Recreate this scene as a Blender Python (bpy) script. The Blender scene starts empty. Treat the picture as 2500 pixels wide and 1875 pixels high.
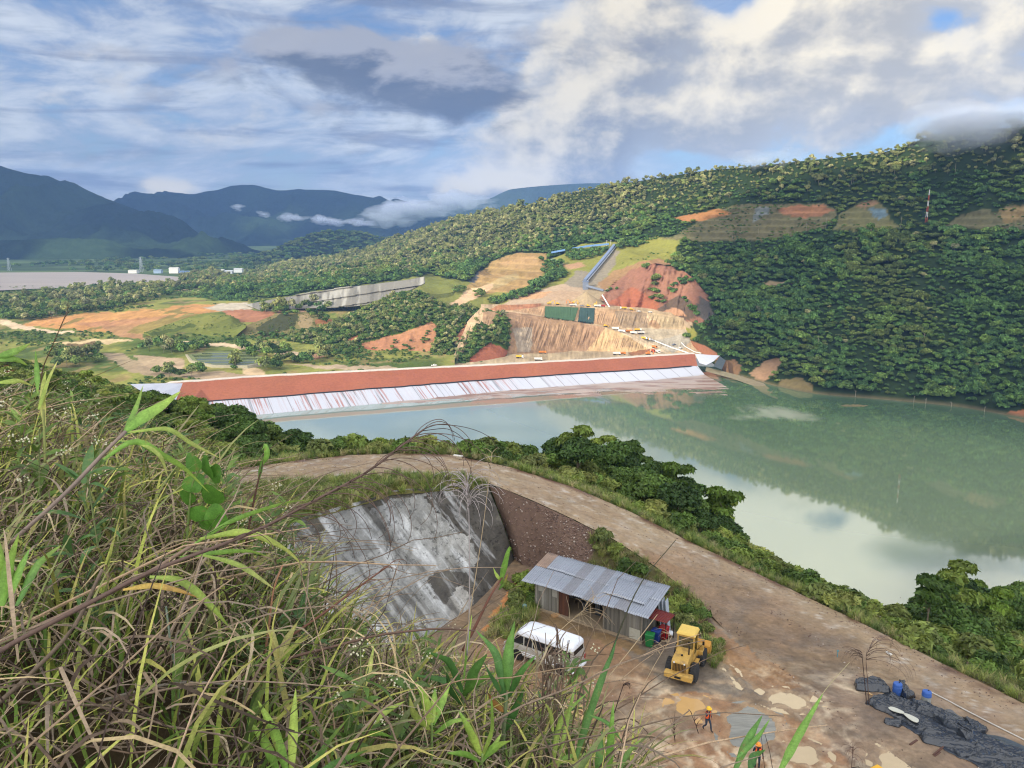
import bpy, bmesh, math, random
import numpy as np
from mathutils import Vector, Matrix, Euler

# ------------------------------------------------------------------ camera
F, CU, CV = 1878.0, 1250.0, 937.5          # focal length and centre of the photograph, in its own pixels
PITCH, CZ = math.radians(11.37), 140.0     # the camera looks 11.4 degrees down from 140 m above the reservoir
SP, CP = math.sin(PITCH), math.cos(PITCH)
scene = bpy.context.scene
col = scene.collection
cam_d = bpy.data.cameras.new("camera")
cam_d.sensor_width = 36.0
cam_d.lens = 36.0 * F / 2500.0
cam_d.clip_start, cam_d.clip_end = 0.1, 40000.0
cam = bpy.data.objects.new("camera", cam_d)
cam.location = (0, 0, CZ)
cam.rotation_euler = (math.pi / 2 - PITCH, 0, 0)
col.objects.link(cam)
scene.camera = cam
# ------------------------------------------------------------------ render and exposure
scene.render.engine = 'CYCLES'
cy = scene.cycles
cy.use_denoising = True
try:
    cy.denoiser = 'OPENIMAGEDENOISE'
except Exception:
    pass
cy.max_bounces, cy.diffuse_bounces, cy.glossy_bounces = 8, 2, 3
cy.transmission_bounces, cy.volume_bounces, cy.transparent_max_bounces = 2, 6, 8
cy.use_adaptive_sampling = True
cy.adaptive_threshold = 0.02
cy.sample_clamp_indirect = 6.0
cy.filter_width = 1.15
scene.view_settings.view_transform = 'Standard'
scene.view_settings.look = 'None'
scene.view_settings.exposure = 0.5
scene.view_settings.gamma = 1.0
# ------------------------------------------------------------------ sun
SUN_EL = math.radians(24.0)
SUN_H = Vector((-0.84, -0.54)).normalized()            # plan direction towards the sun: left and behind
TO_SUN = Vector((SUN_H.x * math.cos(SUN_EL), SUN_H.y * math.cos(SUN_EL), math.sin(SUN_EL)))
sun_d = bpy.data.lights.new("sun", 'SUN')
sun_d.energy = 3.8
sun_d.angle = math.radians(0.6)
sun_d.color = (1.0, 0.92, 0.78)
sun = bpy.data.objects.new("sun", sun_d)
sun.rotation_euler = (-TO_SUN).to_track_quat('-Z', 'Y').to_euler()
sun.location = (0, 0, 900)
col.objects.link(sun)

# ------------------------------------------------------------------ node helpers
class NT:
    """builds shader nodes from python expressions"""
    def __init__(s, tree):
        s.t = tree
        s.n = tree.nodes
        s.l = tree.links
    def new(s, typ, **kw):
        nd = s.n.new(typ)
        for k, v in kw.items():
            setattr(nd, k, v)
        return nd
    def put(s, sock, v):
        if hasattr(v, 'is_output'):
            s.l.new(v, sock)
        elif v is not None:
            sock.default_value = v
    def m(s, op, a, b=None, c=None, clamp=False):
        nd = s.new('ShaderNodeMath', operation=op, use_clamp=clamp)
        s.put(nd.inputs[0], a)
        if b is not None: s.put(nd.inputs[1], b)
        if c is not None: s.put(nd.inputs[2], c)
        return nd.outputs[0]
    def add(s, a, b): return s.m('ADD', a, b)
    def sub(s, a, b): return s.m('SUBTRACT', a, b)
    def mul(s, a, b): return s.m('MULTIPLY', a, b)
    def div(s, a, b): return s.m('DIVIDE', a, b)
    def ramp(s, x, lo, hi, smooth=True):
        nd = s.new('ShaderNodeMapRange')
        nd.interpolation_type = 'SMOOTHSTEP' if smooth else 'LINEAR'
        s.put(nd.inputs['Value'], x)
        s.put(nd.inputs['From Min'], lo); s.put(nd.inputs['From Max'], hi)
        return nd.outputs[0]
    def xyz(s, x, y, z=0.0):
        nd = s.new('ShaderNodeCombineXYZ')
        for i, q in enumerate((x, y, z)): s.put(nd.inputs[i], q)
        return nd.outputs[0]
    def sep(s, v):
        nd = s.new('ShaderNodeSeparateXYZ')
        s.put(nd.inputs[0], v)
        return nd.outputs
    def noise(s, vec, scale, detail=4.0, rough=0.5, distort=0.0, dim='3D'):
        nd = s.new('ShaderNodeTexNoise', noise_dimensions=dim)
        s.put(nd.inputs['Vector'], vec)
        nd.inputs['Scale'].default_value = scale
        nd.inputs['Detail'].default_value = detail
        nd.inputs['Roughness'].default_value = rough
        nd.inputs['Distortion'].default_value = distort
        return nd.outputs
    def mix(s, f, a, b, mode='MIX'):
        nd = s.new('ShaderNodeMix', data_type='RGBA', blend_type=mode)
        s.put(nd.inputs[0], f)
        for i, q in ((6, a), (7, b)):
            if not hasattr(q, 'is_output') and q is not None and len(q) == 3: q = (*q, 1.0)
            s.put(nd.inputs[i], q)
        return nd.outputs[2]
    def vscale(s, v, f):
        nd = s.new('ShaderNodeVectorMath', operation='MULTIPLY')
        s.put(nd.inputs[0], v); nd.inputs[1].default_value = f
        return nd.outputs[0]

# ------------------------------------------------------------------ sky: Nishita air with procedural clouds by direction
world = bpy.data.worlds.new("World")
scene.world = world
world.use_nodes = True
wt = world.node_tree
wt.nodes.clear()
W = NT(wt)
sky = W.new('ShaderNodeTexSky', sky_type='NISHITA')
sky.sun_disc = False
sky.sun_elevation = SUN_EL
sky.sun_rotation = math.atan2(SUN_H.x, SUN_H.y)
sky.air_density, sky.dust_density, sky.ozone_density = 1.0, 0.6, 1.6
geo = W.new('ShaderNodeNewGeometry')
tc = W.new('ShaderNodeTexCoord')

# cloud banks in degrees: azimuth (0 = straight ahead, + right), elevation, half widths, weight
BANKS = [
    (-9.5, 11.2, 8.0, 2.2, 0.72, 1),      # the slate cloud left of the middle
    (-3.5, 9.0, 6.0, 2.0, 0.62, 1),
    (3.5, 12.5, 5.5, 3.6, 0.42, 0),       # edge of the tall bank
    (5.0, 7.0, 5.5, 3.6, 0.50, 0),
    (3.0, 3.4, 5.0, 2.0, 0.45, 0),
    (9.0, 14.2, 4.0, 3.0, 0.30, 0),
    (14.0, 8.0, 8.5, 4.0, 0.62, 0),
    (21.5, 12.5, 7.5, 5.5, 0.75, 0),
    (33.0, 12.0, 6.0, 5.0, 0.50, 0),
    (30.0, 7.5, 6.0, 1.6, 0.40, 0),
    (-23.0, 3.3, 2.6, 1.0, 0.42, 0),      # small heap behind the far mountains
    (-2.0, 3.0, 5.0, 1.1, 0.40, 0),
    (20.0, 24.0, 17.0, 7.5, 1.1, 0),     # overhead, seen in the water only
    (2.0, 24.0, 8.0, 6.0, 0.25, 0),
]
HOLES = [(15.0, 15.5, 3.0, 1.6, 0.75), (27.5, 12.2, 2.0, 1.3, 0.5), (19.5, 4.4, 5.0, 0.9, 0.35), (-2.0, 15.0, 5.0, 1.8, 0.4),
         (30.0, 15.5, 2.4, 1.4, 0.45), (11.0, 4.6, 3.0, 0.8, 0.3), (23.0, 19.8, 3.6, 2.3, 0.62), (17.5, 17.6, 2.6, 1.2, 0.45)]

grp = bpy.data.node_groups.new("cloud_density", 'ShaderNodeTree')
grp.interface.new_socket("dir", in_out='INPUT', socket_type='NodeSocketVector')
for nm in ("heap", "slate", "veil"):
    grp.interface.new_socket(nm, in_out='OUTPUT', socket_type='NodeSocketFloat')
G = NT(grp)
gi, go = G.new('NodeGroupInput'), G.new('NodeGroupOutput')
sx, sy, _z = G.sep(gi.outputs[0])          # azimuth and elevation in degrees
wv = G.noise(G.xyz(sx, sy), 0.13, 3.0, 0.55)[1]
wx, wy, _ = G.sep(wv)
ax = G.add(sx, G.mul(G.sub(wx, 0.5), 5.0))
ay = G.add(sy, G.mul(G.sub(wy, 0.5), 3.0))
def gauss(b):
    qx = G.m('DIVIDE', G.sub(ax, b[0]), b[2])
    qy = G.m('DIVIDE', G.sub(ay, b[1]), b[3])
    r2 = G.m('MULTIPLY_ADD', qx, qx, G.mul(qy, qy))
    return G.mul(G.m('EXPONENT', G.mul(r2, -1.0)), b[4])
acc = {0: None, 1: None}
for b in BANKS:
    g = gauss(b)
    acc[b[5]] = g if acc[b[5]] is None else G.add(acc[b[5]], g)
heap, slate = acc[0], acc[1]
for b in HOLES:
    heap = G.sub(heap, gauss(b))
p_big = G.noise(G.xyz(G.mul(sx, 0.8), G.mul(sy, 1.15), 3.1), 0.19, 9.0, 0.57, 0.15)[0]
p_slate = G.noise(G.xyz(G.mul(sx, 0.55), G.mul(sy, 1.3), 9.3), 0.26, 7.0, 0.60, 0.3)[0]
bandy = G.m('MULTIPLY_ADD', sx, -0.10, sy)
p_veil = G.noise(G.xyz(G.mul(sx, 0.38), G.mul(bandy, 1.15), 1.7), 0.30, 8.0, 0.60, 0.35)[0]
G.put(go.inputs[0], G.add(heap, G.mul(G.sub(p_big, 0.5), 1.55)))
G.put(go.inputs[1], G.add(slate, G.mul(G.sub(p_slate, 0.5), 1.6)))
G.put(go.inputs[2], p_veil)

dx, dy, dz = W.sep(tc.outputs['Generated'])
az = W.mul(W.m('ARCTAN2', dx, dy), 57.2958)
el = W.mul(W.m('ARCSINE', dz), 57.2958)
def dens(oaz, oel):
    nd = W.new('ShaderNodeGroup')
    nd.node_tree = grp
    W.put(nd.inputs[0], W.xyz(W.add(az, oaz), W.add(el, oel)))
    return nd.outputs
D0, D1 = dens(0.0, 0.0), dens(-0.9, 1.1)
skyc = W.vscale(sky.outputs[0], (0.066, 0.076, 0.096))
# high veil: streaky white sheets over the left half, thinner to the right
veil_a = W.mul(W.ramp(D0[2], 0.33, 0.53), W.ramp(az, 30.0, -2.0))
veil_c = W.mix(W.ramp(D0[2], 0.40, 0.66), (0.25, 0.30, 0.41), (0.52, 0.55, 0.58))
c0 = W.mix(W.mul(veil_a, 0.86), skyc, veil_c)
# low horizon pallor
c0 = W.mix(W.mul(W.ramp(el, 7.0, 0.0), 0.35), c0, (0.34, 0.40, 0.50))
# grey streak banks low on the left
p_st = W.noise(W.xyz(W.mul(az, 0.12), W.mul(el, 0.95), 5.0), 0.55, 6.0, 0.55, 0.6)[0]
c0 = W.mix(W.mul(W.mul(W.ramp(p_st, 0.50, 0.66), W.ramp(az, 10.0, -6.0)), 0.75), c0, (0.15, 0.19, 0.29))
# heap clouds
heap_a = W.ramp(D0[0], 0.10, 0.42)
emb = W.sub(D0[0], D1[0])                                        # thicker towards us than towards the light: the lit side
lit = W.ramp(emb, -0.22, 0.30)
tone = W.m('MULTIPLY_ADD', lit, 0.75, W.mul(W.ramp(az, 2.0, 24.0), 0.30), clamp=True)
heap_c = W.mix(tone, (0.21, 0.235, 0.285), (0.80, 0.72, 0.56))
edge = W.ramp(D0[0], 0.75, 0.15)
heap_c = W.mix(W.mul(edge, 0.35), heap_c, (0.44, 0.48, 0.55))
heap_c = W.mix(W.mul(W.ramp(el, 15.5, 20.0), 0.8), heap_c, (1.35, 1.30, 1.12))
c1 = W.mix(W.mul(heap_a, 0.97), c0, heap_c)
slate_a = W.ramp(D0[1], 0.10, 0.52)
emb2 = W.sub(D0[1], D1[1])
slate_c = W.mix(W.ramp(emb2, -0.12, 0.30), (0.095, 0.118, 0.172), (0.30, 0.31, 0.35))
c2 = W.mix(W.mul(slate_a, 0.93), c1, slate_c)
# unseen sky behind and above the camera, brightened as added fill light
behind = W.ramp(W.m('MULTIPLY_ADD', dy, -1.0, W.mul(dz, 0.9)), 0.15, 0.9)
c3 = W.mix(W.mul(behind, 0.85), c2, (1.65, 1.66, 1.68))
ground = W.ramp(dz, 0.0, -0.06)
c4 = W.mix(ground, c3, (0.10, 0.11, 0.10))
bg = W.new('ShaderNodeBackground')
W.put(bg.inputs[0], c4)
bg.inputs[1].default_value = 1.0
wo = W.new('ShaderNodeOutputWorld')
wt.links.new(bg.outputs[0], wo.inputs[0])
world.cycles.sampling_method = 'MANUAL'
world.cycles.sample_map_resolution = 1024
# ------------------------------------------------------------------ geometry helpers
rng = np.random.default_rng(11)
def ray(u, v):
    a, b = (u - CU) / F, (CV - v) / F
    return np.array((a, CP + b * SP, -SP + b * CP))
def A(u, v, Y):                                  # the point seen at photograph position (u, v), Y metres ahead
    d = ray(u, v)
    return np.array((0, 0, CZ)) + d * (Y / d[1])
def Z(u, v, z):                                  # the point seen at (u, v) on the level z
    d = ray(u, v)
    return np.array((0, 0, CZ)) + d * ((z - CZ) / d[2])
def project(P):
    P = np.asarray(P, float)
    r = P - np.array((0, 0, CZ))
    dep = r[..., 1] * CP - r[..., 2] * SP
    up = r[..., 1] * SP + r[..., 2] * CP
    dep = np.where(np.abs(dep) < 1e-6, 1e-6, dep)
    return CU + F * r[..., 0] / dep, CV - F * up / dep
def C(r, g, b, k=1.0):                           # sRGB 0..255 -> linear
    f = lambda c: ((c / 255 + 0.055) / 1.055) ** 2.4 if c > 10.3 else c / 255 / 12.92
    return (f(r) * k, f(g) * k, f(b) * k)

def hsh(ix, iy, s):
    n = (ix.astype(np.int64) * 374761393 + iy.astype(np.int64) * 668265263 + s * 1274126177) & 0x7fffffff
    n = ((n ^ (n >> 13)) * 1103515245) & 0x7fffffff
    n = ((n ^ (n >> 15)) * 668265263) & 0x7fffffff
    return ((n ^ (n >> 12)) & 0xffff) / 65535.0
def vnoise(x, y, s=0):
    x, y = np.asarray(x, float), np.asarray(y, float)
    ix, iy = np.floor(x), np.floor(y)
    fx, fy = x - ix, y - iy
    fx, fy = fx * fx * fx * (fx * (fx * 6 - 15) + 10), fy * fy * fy * (fy * (fy * 6 - 15) + 10)
    a, b = hsh(ix, iy, s), hsh(ix + 1, iy, s)
    c, d = hsh(ix, iy + 1, s), hsh(ix + 1, iy + 1, s)
    return (a + (b - a) * fx) * (1 - fy) + (c + (d - c) * fx) * fy
def fbm(x, y, octv=4, s=0, gain=0.5, ridged=False):
    t, amp, tot = 0.0, 1.0, 0.0
    for o in range(octv):
        n = vnoise(np.asarray(x) * 2 ** o + 17.3 * o, np.asarray(y) * 2 ** o - 9.1 * o, s + o) * 2 - 1
        if ridged: n = 1 - 2 * np.abs(n)
        t = t + n * amp; tot += amp; amp *= gain
    return t / tot
def inpoly(poly, u, v):
    poly = np.asarray(poly, float)
    r = np.zeros(np.shape(u), bool)
    x1, y1 = poly[-1]
    for x2, y2 in poly:
        if y1 != y2:
            r ^= ((y1 > v) != (y2 > v)) & (u < (x2 - x1) * (v - y1) / (y2 - y1) + x1)
        x1, y1 = x2, y2
    return r
def pchip(xs, ys, xq):
    xs, ys, xq = np.asarray(xs, float), np.asarray(ys, float), np.asarray(xq, float)
    h = np.diff(xs)
    hh = h.reshape((-1,) + (1,) * (ys.ndim - 1))
    d = np.diff(ys, axis=0) / hh
    m = np.zeros_like(ys)
    m[0], m[-1] = d[0], d[-1]
    if len(xs) > 2:
        p = d[:-1] * d[1:]
        m[1:-1] = np.where(p > 0, 2 * p / np.where(np.abs(d[:-1] + d[1:]) < 1e-12, 1e-12, d[:-1] + d[1:]), 0)
    i = np.clip(np.searchsorted(xs, xq) - 1, 0, len(xs) - 2)
    sh = (-1,) + (1,) * (ys.ndim - 1)
    t = ((xq - xs[i]) / h[i]).reshape(sh)
    hi = h[i].reshape(sh)
    return ((2*t**3 - 3*t**2 + 1) * ys[i] + (t**3 - 2*t**2 + t) * hi * m[i] + (-2*t**3 + 3*t**2) * ys[i+1] + (t**3 - t**2) * hi * m[i+1])
def lin(xs, ys, xq):
    xs, ys = np.asarray(xs, float), np.asarray(ys, float)
    return np.stack([np.interp(xq, xs, ys[:, k]) for k in range(ys.shape[1])], -1)

def colsheet(cols, nu, nv, rows_even=True):
    """cols: (u, [points bottom to top]); smooth surface through the columns -> grid [nv, nu, 3]"""
    us = [c[0] for c in cols]
    K = len(cols[0][1])
    uq = np.linspace(us[0], us[-1], nu)
    ctl = np.array([[p if len(p) == 3 and not np.isscalar(p) and isinstance(p, np.ndarray) else A(c[0], p[0], p[1]) for p in c[1]] for c in cols])
    R = np.array([pchip(us, ctl[:, k], uq) for k in range(K)])           # [K, nu, 3]
    vq = np.linspace(0, K - 1, nv)
    return np.array([pchip(range(K), R[:, j], vq) for j in range(nu)]).transpose(1, 0, 2)
def rowsheet(rows, nu, per, smooth=False):
    """rows: polylines of 3-D points, lofted in turn -> grid"""
    out = []
    for r in rows:
        r = np.array(r)
        u, v = project(r)
        s = np.r_[0, np.cumsum(np.hypot(np.diff(u), np.diff(v)) + 1e-6)]
        q = np.linspace(0, s[-1], nu)
        out.append(pchip(s, r, q) if smooth else lin(s, r, q))
    out = np.array(out)
    ts = []
    per = per if isinstance(per, (list, tuple)) else [per] * (len(rows) - 1)
    for k, n in enumerate(per): ts += list(np.linspace(k, k + 1, n, endpoint=False))
    ts = np.array(ts + [len(rows) - 1])
    i = np.minimum(ts.astype(int), len(rows) - 2)
    f = (ts - i)[:, None, None]
    return out[i] * (1 - f) + out[i + 1] * f

# ------------------------------------------------------------------ mesh helpers
def newmesh(name, V_, Fq, mat, colors=None, parent=None, smooth=False, mats=None, midx=None):
    V_ = np.asarray(V_, np.float32).reshape(-1, 3)
    me = bpy.data.meshes.new(name)
    if isinstance(Fq, np.ndarray):
        nf, k = Fq.shape
        me.vertices.add(len(V_)); me.vertices.foreach_set('co', V_.ravel())
        me.loops.add(nf * k); me.loops.foreach_set('vertex_index', Fq.astype(np.int32).ravel())
        me.polygons.add(nf)
        me.polygons.foreach_set('loop_start', np.arange(0, nf * k, k, dtype=np.int32))
        me.polygons.foreach_set('loop_total', np.full(nf, k, np.int32))
        me.update(calc_edges=True)
        me.validate()
    else:
        me.from_pydata([tuple(map(float, p)) for p in V_], [], Fq)
        me.update()
    if colors is not None:
        c = np.asarray(colors, np.float32)
        if c.shape[1] == 3: c = np.c_[c, np.ones(len(c), np.float32)]
        ca = me.color_attributes.new('Col', 'FLOAT_COLOR', 'POINT')
        ca.data.foreach_set('color', c.ravel().astype(np.float32))
    for m_ in (mats or [mat]):
        me.materials.append(m_)
    if midx is not None: me.polygons.foreach_set('material_index', np.asarray(midx, np.int32))
    if smooth: me.polygons.foreach_set('use_smooth', np.ones(len(me.polygons), bool))
    o = bpy.data.objects.new(name, me)
    col.objects.link(o)
    if parent is not None: o.parent = parent
    return o
def tag(o, label=None, cat=None, group=None, kind=None):
    for k, v in (('label', label), ('category', cat), ('group', group), ('kind', kind)):
        if v: o[k] = v
    return o
def empty(name, loc=(0, 0, 0), rz=0.0, label=None, cat=None, group=None):
    o = bpy.data.objects.new(name, None)
    o.location = loc; o.rotation_euler = (0, 0, rz)
    o.empty_display_size = 0.3
    col.objects.link(o)
    return tag(o, label, cat, group)
def copy_tree(o, parent=None):
    c = o.copy(); col.objects.link(c); c.parent = parent
    for ch in [x for x in o.children]: copy_tree(ch, c)
    return c
def gfaces(ny, nx):
    i = np.arange(ny * nx).reshape(ny, nx)
    return np.stack([i[:-1, :-1], i[:-1, 1:], i[1:, 1:], i[1:, :-1]], -1).reshape(-1, 4)
def gridmesh(name, Gd, mat, colors=None, kind='structure', parent=None, smooth=True):
    ny, nx = Gd.shape[:2]
    o = newmesh(name, Gd.reshape(-1, 3), gfaces(ny, nx), mat, None if colors is None else colors.reshape(-1, 3), parent, smooth)
    if kind: o['kind'] = kind
    return o
def gnormals(Gd):
    n = np.cross(np.gradient(Gd, axis=1), np.gradient(Gd, axis=0))
    n /= np.linalg.norm(n, axis=-1, keepdims=True) + 1e-9
    return np.where(n[..., 2:3] < 0, -n, n)
def paint(Gd, base, zones, jit=6.0, seed=0):
    """ground cover: zone outlines (photograph positions), edges roughened"""
    u, v = project(Gd)
    sc = 0.035
    ju = u + jit * fbm(u * sc, v * sc * 1.6, 4, seed + 5, 0.6)
    jv = v + jit * 0.6 * fbm(u * sc, v * sc * 1.6, 4, seed + 50, 0.6)
    c = np.empty(Gd.shape); c[:] = base
    for poly, colr in zones:
        c[inpoly(poly, ju, jv)] = colr
    return c
class MB:
    """collects boxes, prisms, tubes and lathes; build() links them as one mesh object"""
    def __init__(s): s.v, s.f, s.c = [], [], []
    def raw(s, v, f, M=None, color=None):
        o = len(s.v)
        for p in v:
            s.v.append(tuple(M @ Vector(p)) if M is not None else tuple(p))
            s.c.append(color or (1, 1, 1))
        for q in f: s.f.append(tuple(i + o for i in q))
        return s
    def box(s, x0, x1, y0, y1, z0, z1, M=None, color=None, taper=None):
        v = [(x0,y0,z0),(x1,y0,z0),(x1,y1,z0),(x0,y1,z0),(x0,y0,z1),(x1,y0,z1),(x1,y1,z1),(x0,y1,z1)]
        return s.raw(v, [(0,3,2,1),(4,5,6,7),(0,1,5,4),(1,2,6,5),(2,3,7,6),(3,0,4,7)], M, color)
    def hexa(s, b, t, M=None, color=None):            # four bottom, four top points
        return s.raw(list(b) + list(t), [(0,3,2,1),(4,5,6,7),(0,1,5,4),(1,2,6,5),(2,3,7,6),(3,0,4,7)], M, color)
    def prism(s, prof, y0, y1, M=None, color=None):   # outline in x, z swept along y
        n = len(prof)
        v = [(x, y0, z) for x, z in prof] + [(x, y1, z) for x, z in prof]
        f = [tuple(range(n)), tuple(range(2*n-1, n-1, -1))] + [(i, i+n, (i+1) % n + n, (i+1) % n) for i in range(n)]
        return s.raw(v, f, M, color)
    def tube(s, pts, r, sides=6, r1=None, M=None, color=None, cap=True):
        pts = [Vector(p) for p in pts]
        n = len(pts); rr = [r + ((r1 if r1 is not None else r) - r) * i / max(1, n-1) for i in range(n)] if np.isscalar(r) else list(r)
        v, f = [], []
        ref = Vector((0.31, 0.17, 0.93))
        for i, p in enumerate(pts):
            d = (pts[min(i+1, n-1)] - pts[max(i-1, 0)]).normalized()
            a = d.cross(ref if abs(d.dot(ref)) < 0.95 else Vector((1, 0, 0))).normalized(); b = d.cross(a)
            for k in range(sides):
                t = 2 * math.pi * k / sides
                v.append(p + (a * math.cos(t) + b * math.sin(t)) * rr[i])
        for i in range(n-1):
            for k in range(sides):
                k2 = (k+1) % sides
                f.append((i*sides+k, i*sides+k2, (i+1)*sides+k2, (i+1)*sides+k))
        if cap: f += [tuple(range(sides-1, -1, -1)), tuple(range((n-1)*sides, n*sides))]
        return s.raw(v, f, M, color)
    def lathe(s, prof, n=20, axis='z', M=None, color=None):   # (radius, height) pairs
        v, f = [], []
        for r, h in prof:
            for k in range(n):
                t = 2 * math.pi * k / n
                q = (r * math.cos(t), r * math.sin(t), h)
                v.append(q if axis == 'z' else (q[0], q[2], q[1]))
        m = len(prof)
        for i in range(m-1):
            for k in range(n):
                f.append((i*n+k, i*n+(k+1) % n, (i+1)*n+(k+1) % n, (i+1)*n+k))
        f += [tuple(range(n-1, -1, -1)), tuple(range((m-1)*n, m*n))]
        return s.raw(v, f, M, color)
    def build(s, name, mat, parent=None, smooth=False, bevel=0.0, colors=False, seg=2):
        o = newmesh(name, s.v, s.f, mat, s.c if colors else None, parent, smooth)
        bm = bmesh.new(); bm.from_mesh(o.data)
        bmesh.ops.recalc_face_normals(bm, faces=bm.faces)
        bm.to_mesh(o.data); bm.free()
        if bevel:
            b = o.modifiers.new('bevel', 'BEVEL'); b.width = bevel; b.segments = seg; b.limit_method = 'ANGLE'; b.angle_limit = math.radians(40)
        return o

# ------------------------------------------------------------------ materials
MATS = {}
def mat(name, color=None, rough=0.8, attr=False, n1=(0.5, 0.25), n2=(6.0, 0.2), bump=0.0, wet=0, bscale=4.0, bdist=0.1, metal=0.0, spec=0.3, trans=0.0, hue=0.0, stretch=None, coat=0.0, dirt=None):
    """painted or natural surface: base colour (or attribute Col) varied by two noises, optional relief"""
    if name in MATS: return MATS[name]
    m = bpy.data.materials.new(name); m.use_nodes = True
    t = NT(m.node_tree); t.n.clear()
    out = t.new('ShaderNodeOutputMaterial')
    b = t.new('ShaderNodeBsdfPrincipled')
    if attr:
        at = t.new('ShaderNodeAttribute'); at.attribute_name = 'Col'; c = at.outputs['Color']
    else:
        rgb = t.new('ShaderNodeRGB'); rgb.outputs[0].default_value = (*color, 1); c = rgb.outputs[0]
    g = t.new('ShaderNodeNewGeometry') if attr is True else t.new('ShaderNodeTexCoord')
    vec = g.outputs['Position'] if attr is True else g.outputs['Object']
    if stretch: vec = t.vscale(vec, stretch)
    val = None
    for (sc, am) in (n1, n2):
        if am:
            n = t.noise(vec, sc, 5.0, 0.6)[0]
            k = t.m('MULTIPLY_ADD', t.sub(n, 0.5), am * 2.6, 1.0)
            val = k if val is None else t.mul(val, k)
    if val is not None:
        c = t.mix(1.0, c, t.xyz(val, val, val), 'MULTIPLY')
    if dirt:
        n = t.noise(vec, 2.2, 6.0, 0.65)[0]
        c = t.mix(t.mul(t.ramp(n, 0.46, 0.66), dirt), c, C(112, 88, 62))
    if hue:
        n = t.noise(vec, n1[0] * 0.7, 3.0, 0.5)[0]
        h = t.new('ShaderNodeHueSaturation')
        t.put(h.inputs['Hue'], t.m('MULTIPLY_ADD', t.sub(n, 0.5), hue, 0.5)); t.put(h.inputs['Color'], c)
        c = h.outputs[0]
    t.put(b.inputs['Base Color'], c)
    b.inputs['Roughness'].default_value = rough
    if wet: t.put(b.inputs['Roughness'], t.m('MULTIPLY_ADD', t.ramp(t.noise(vec, 0.35, 5.0, 0.6)[0], .42, .62), -wet, rough))
    b.inputs['Metallic'].default_value = metal
    b.inputs['Specular IOR Level'].default_value = spec
    if coat: b.inputs['Coat Weight'].default_value = coat
    if bump:
        n = t.noise(vec, bscale, 6.0, 0.65)[0]
        bp = t.new('ShaderNodeBump'); bp.inputs['Strength'].default_value = bump; bp.inputs['Distance'].default_value = bdist
        t.put(bp.inputs['Height'], n); t.put(b.inputs['Normal'], bp.outputs[0])
    if trans:
        tr = t.new('ShaderNodeBsdfTranslucent'); t.put(tr.inputs['Color'], c)
        mx = t.new('ShaderNodeMixShader'); mx.inputs[0].default_value = trans
        t.put(mx.inputs[1], b.outputs[0]); t.put(mx.inputs[2], tr.outputs[0]); t.put(out.inputs[0], mx.outputs[0])
    else:
        t.put(out.inputs[0], b.outputs[0])
    MATS[name] = m
    return m
M_ground = mat('ground_cover', attr=True, n1=(0.02, 0.22), n2=(0.25, 0.30), bump=0.5, bscale=0.25, bdist=1.5, rough=0.95, spec=0.1, hue=0.03)
M_far = mat('mountain_cover', attr=True, n1=(0.004, 0.25), n2=(0.03, 0.35), bump=0.8, bscale=0.02, bdist=25.0, rough=1.0, spec=0.0)
M_rock = mat('excavated_earth', attr=True, n1=(0.03, 0.22), n2=(0.35, 0.30), bump=0.6, bscale=0.3, bdist=1.2, rough=0.95, spec=0.1, hue=0.02)
M_near = mat('near_ground', attr=True, n1=(0.25, 0.18), n2=(3.0, 0.28), bump=0.6, bscale=3.0, bdist=0.08, rough=0.85, spec=0.25, hue=0.02)
M_mud = mat('wet_mud', attr=True, n1=(0.3, 0.22), n2=(3.5, 0.34), bump=0.8, bscale=4.0, bdist=0.07, rough=0.85, spec=0.4, hue=0.02, wet=.55)
M_bark = mat('bark', C(120, 108, 90), n1=(0.8, 0.3), n2=(6, 0.3), rough=0.9)

# ================================================================== the setting
GRASS, GRASS_D, GRASS_Y = C(96, 108, 48), C(62, 80, 36), C(128, 126, 62)
FOREST = C(42, 56, 30)
ORANGE, ORANGE2 = C(182, 134, 82), C(166, 108, 72)
RED = C(138, 98, 78)
TAN, TAN_D, GREYB = C(176, 146, 112), C(148, 122, 94), C(150, 138, 122)
ROADC = C(196, 172, 140)

# far mountains
def mountain(rows, nu, per, amp, sc, seed, c1, c2):
    Gd = rowsheet(rows, nu, per, smooth=True)
    X, Y = Gd[..., 0], Gd[..., 1]
    n = fbm(X / sc, Y / sc * 0.8, 6, seed, 0.5, True) * amp + fbm(X / sc / 5, Y / sc / 5, 3, seed + 9) * amp * 0.5
    ny = Gd.shape[0]
    w = np.sin(np.linspace(0, 1, ny) * math.pi)[:, None] ** 0.7 * 0.92 + 0.08
    Gd[..., 2] += n * w
    k = np.clip(fbm(X / 500, Y / 500, 4, seed + 3) * 1.6 + 0.5, 0, 1)[..., None]
    low = np.linspace(1.2, -0.6, ny)[:, None, None].clip(0, 1) * np.clip(fbm(X / 350, Y / 350, 4, seed + 13) * 2.4 + 0.2, 0, 1)[..., None]
    cc = np.array(c1) * (1 - k) + np.array(c2) * k
    cc = cc * (1 - low) + np.array(C(66, 84, 50)) * low
    return Gd, cc
m1, cm = mountain([
    [A(-500, 672, 2500), A(-100, 652, 2900), A(300, 650, 3000), A(560, 650, 3200), A(780, 648, 3500), A(900, 640, 3800)],
    [A(-500, 560, 3300), A(-100, 570, 3500), A(200, 590, 3500), A(450, 610, 3600), A(650, 632, 3600), A(900, 634, 3900)],
    [A(-500, 350, 4900), A(-100, 396, 4900), A(0, 412, 4800), A(113, 438, 4700), A(203, 466, 4600), A(288, 497, 4500), A(400, 540, 4300), A(520, 585, 4000), A(650, 617, 3800), A(900, 634, 4000)],
], 300, [50, 120], 150, 560, 21, C(24, 36, 26), C(36, 50, 32))
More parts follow.
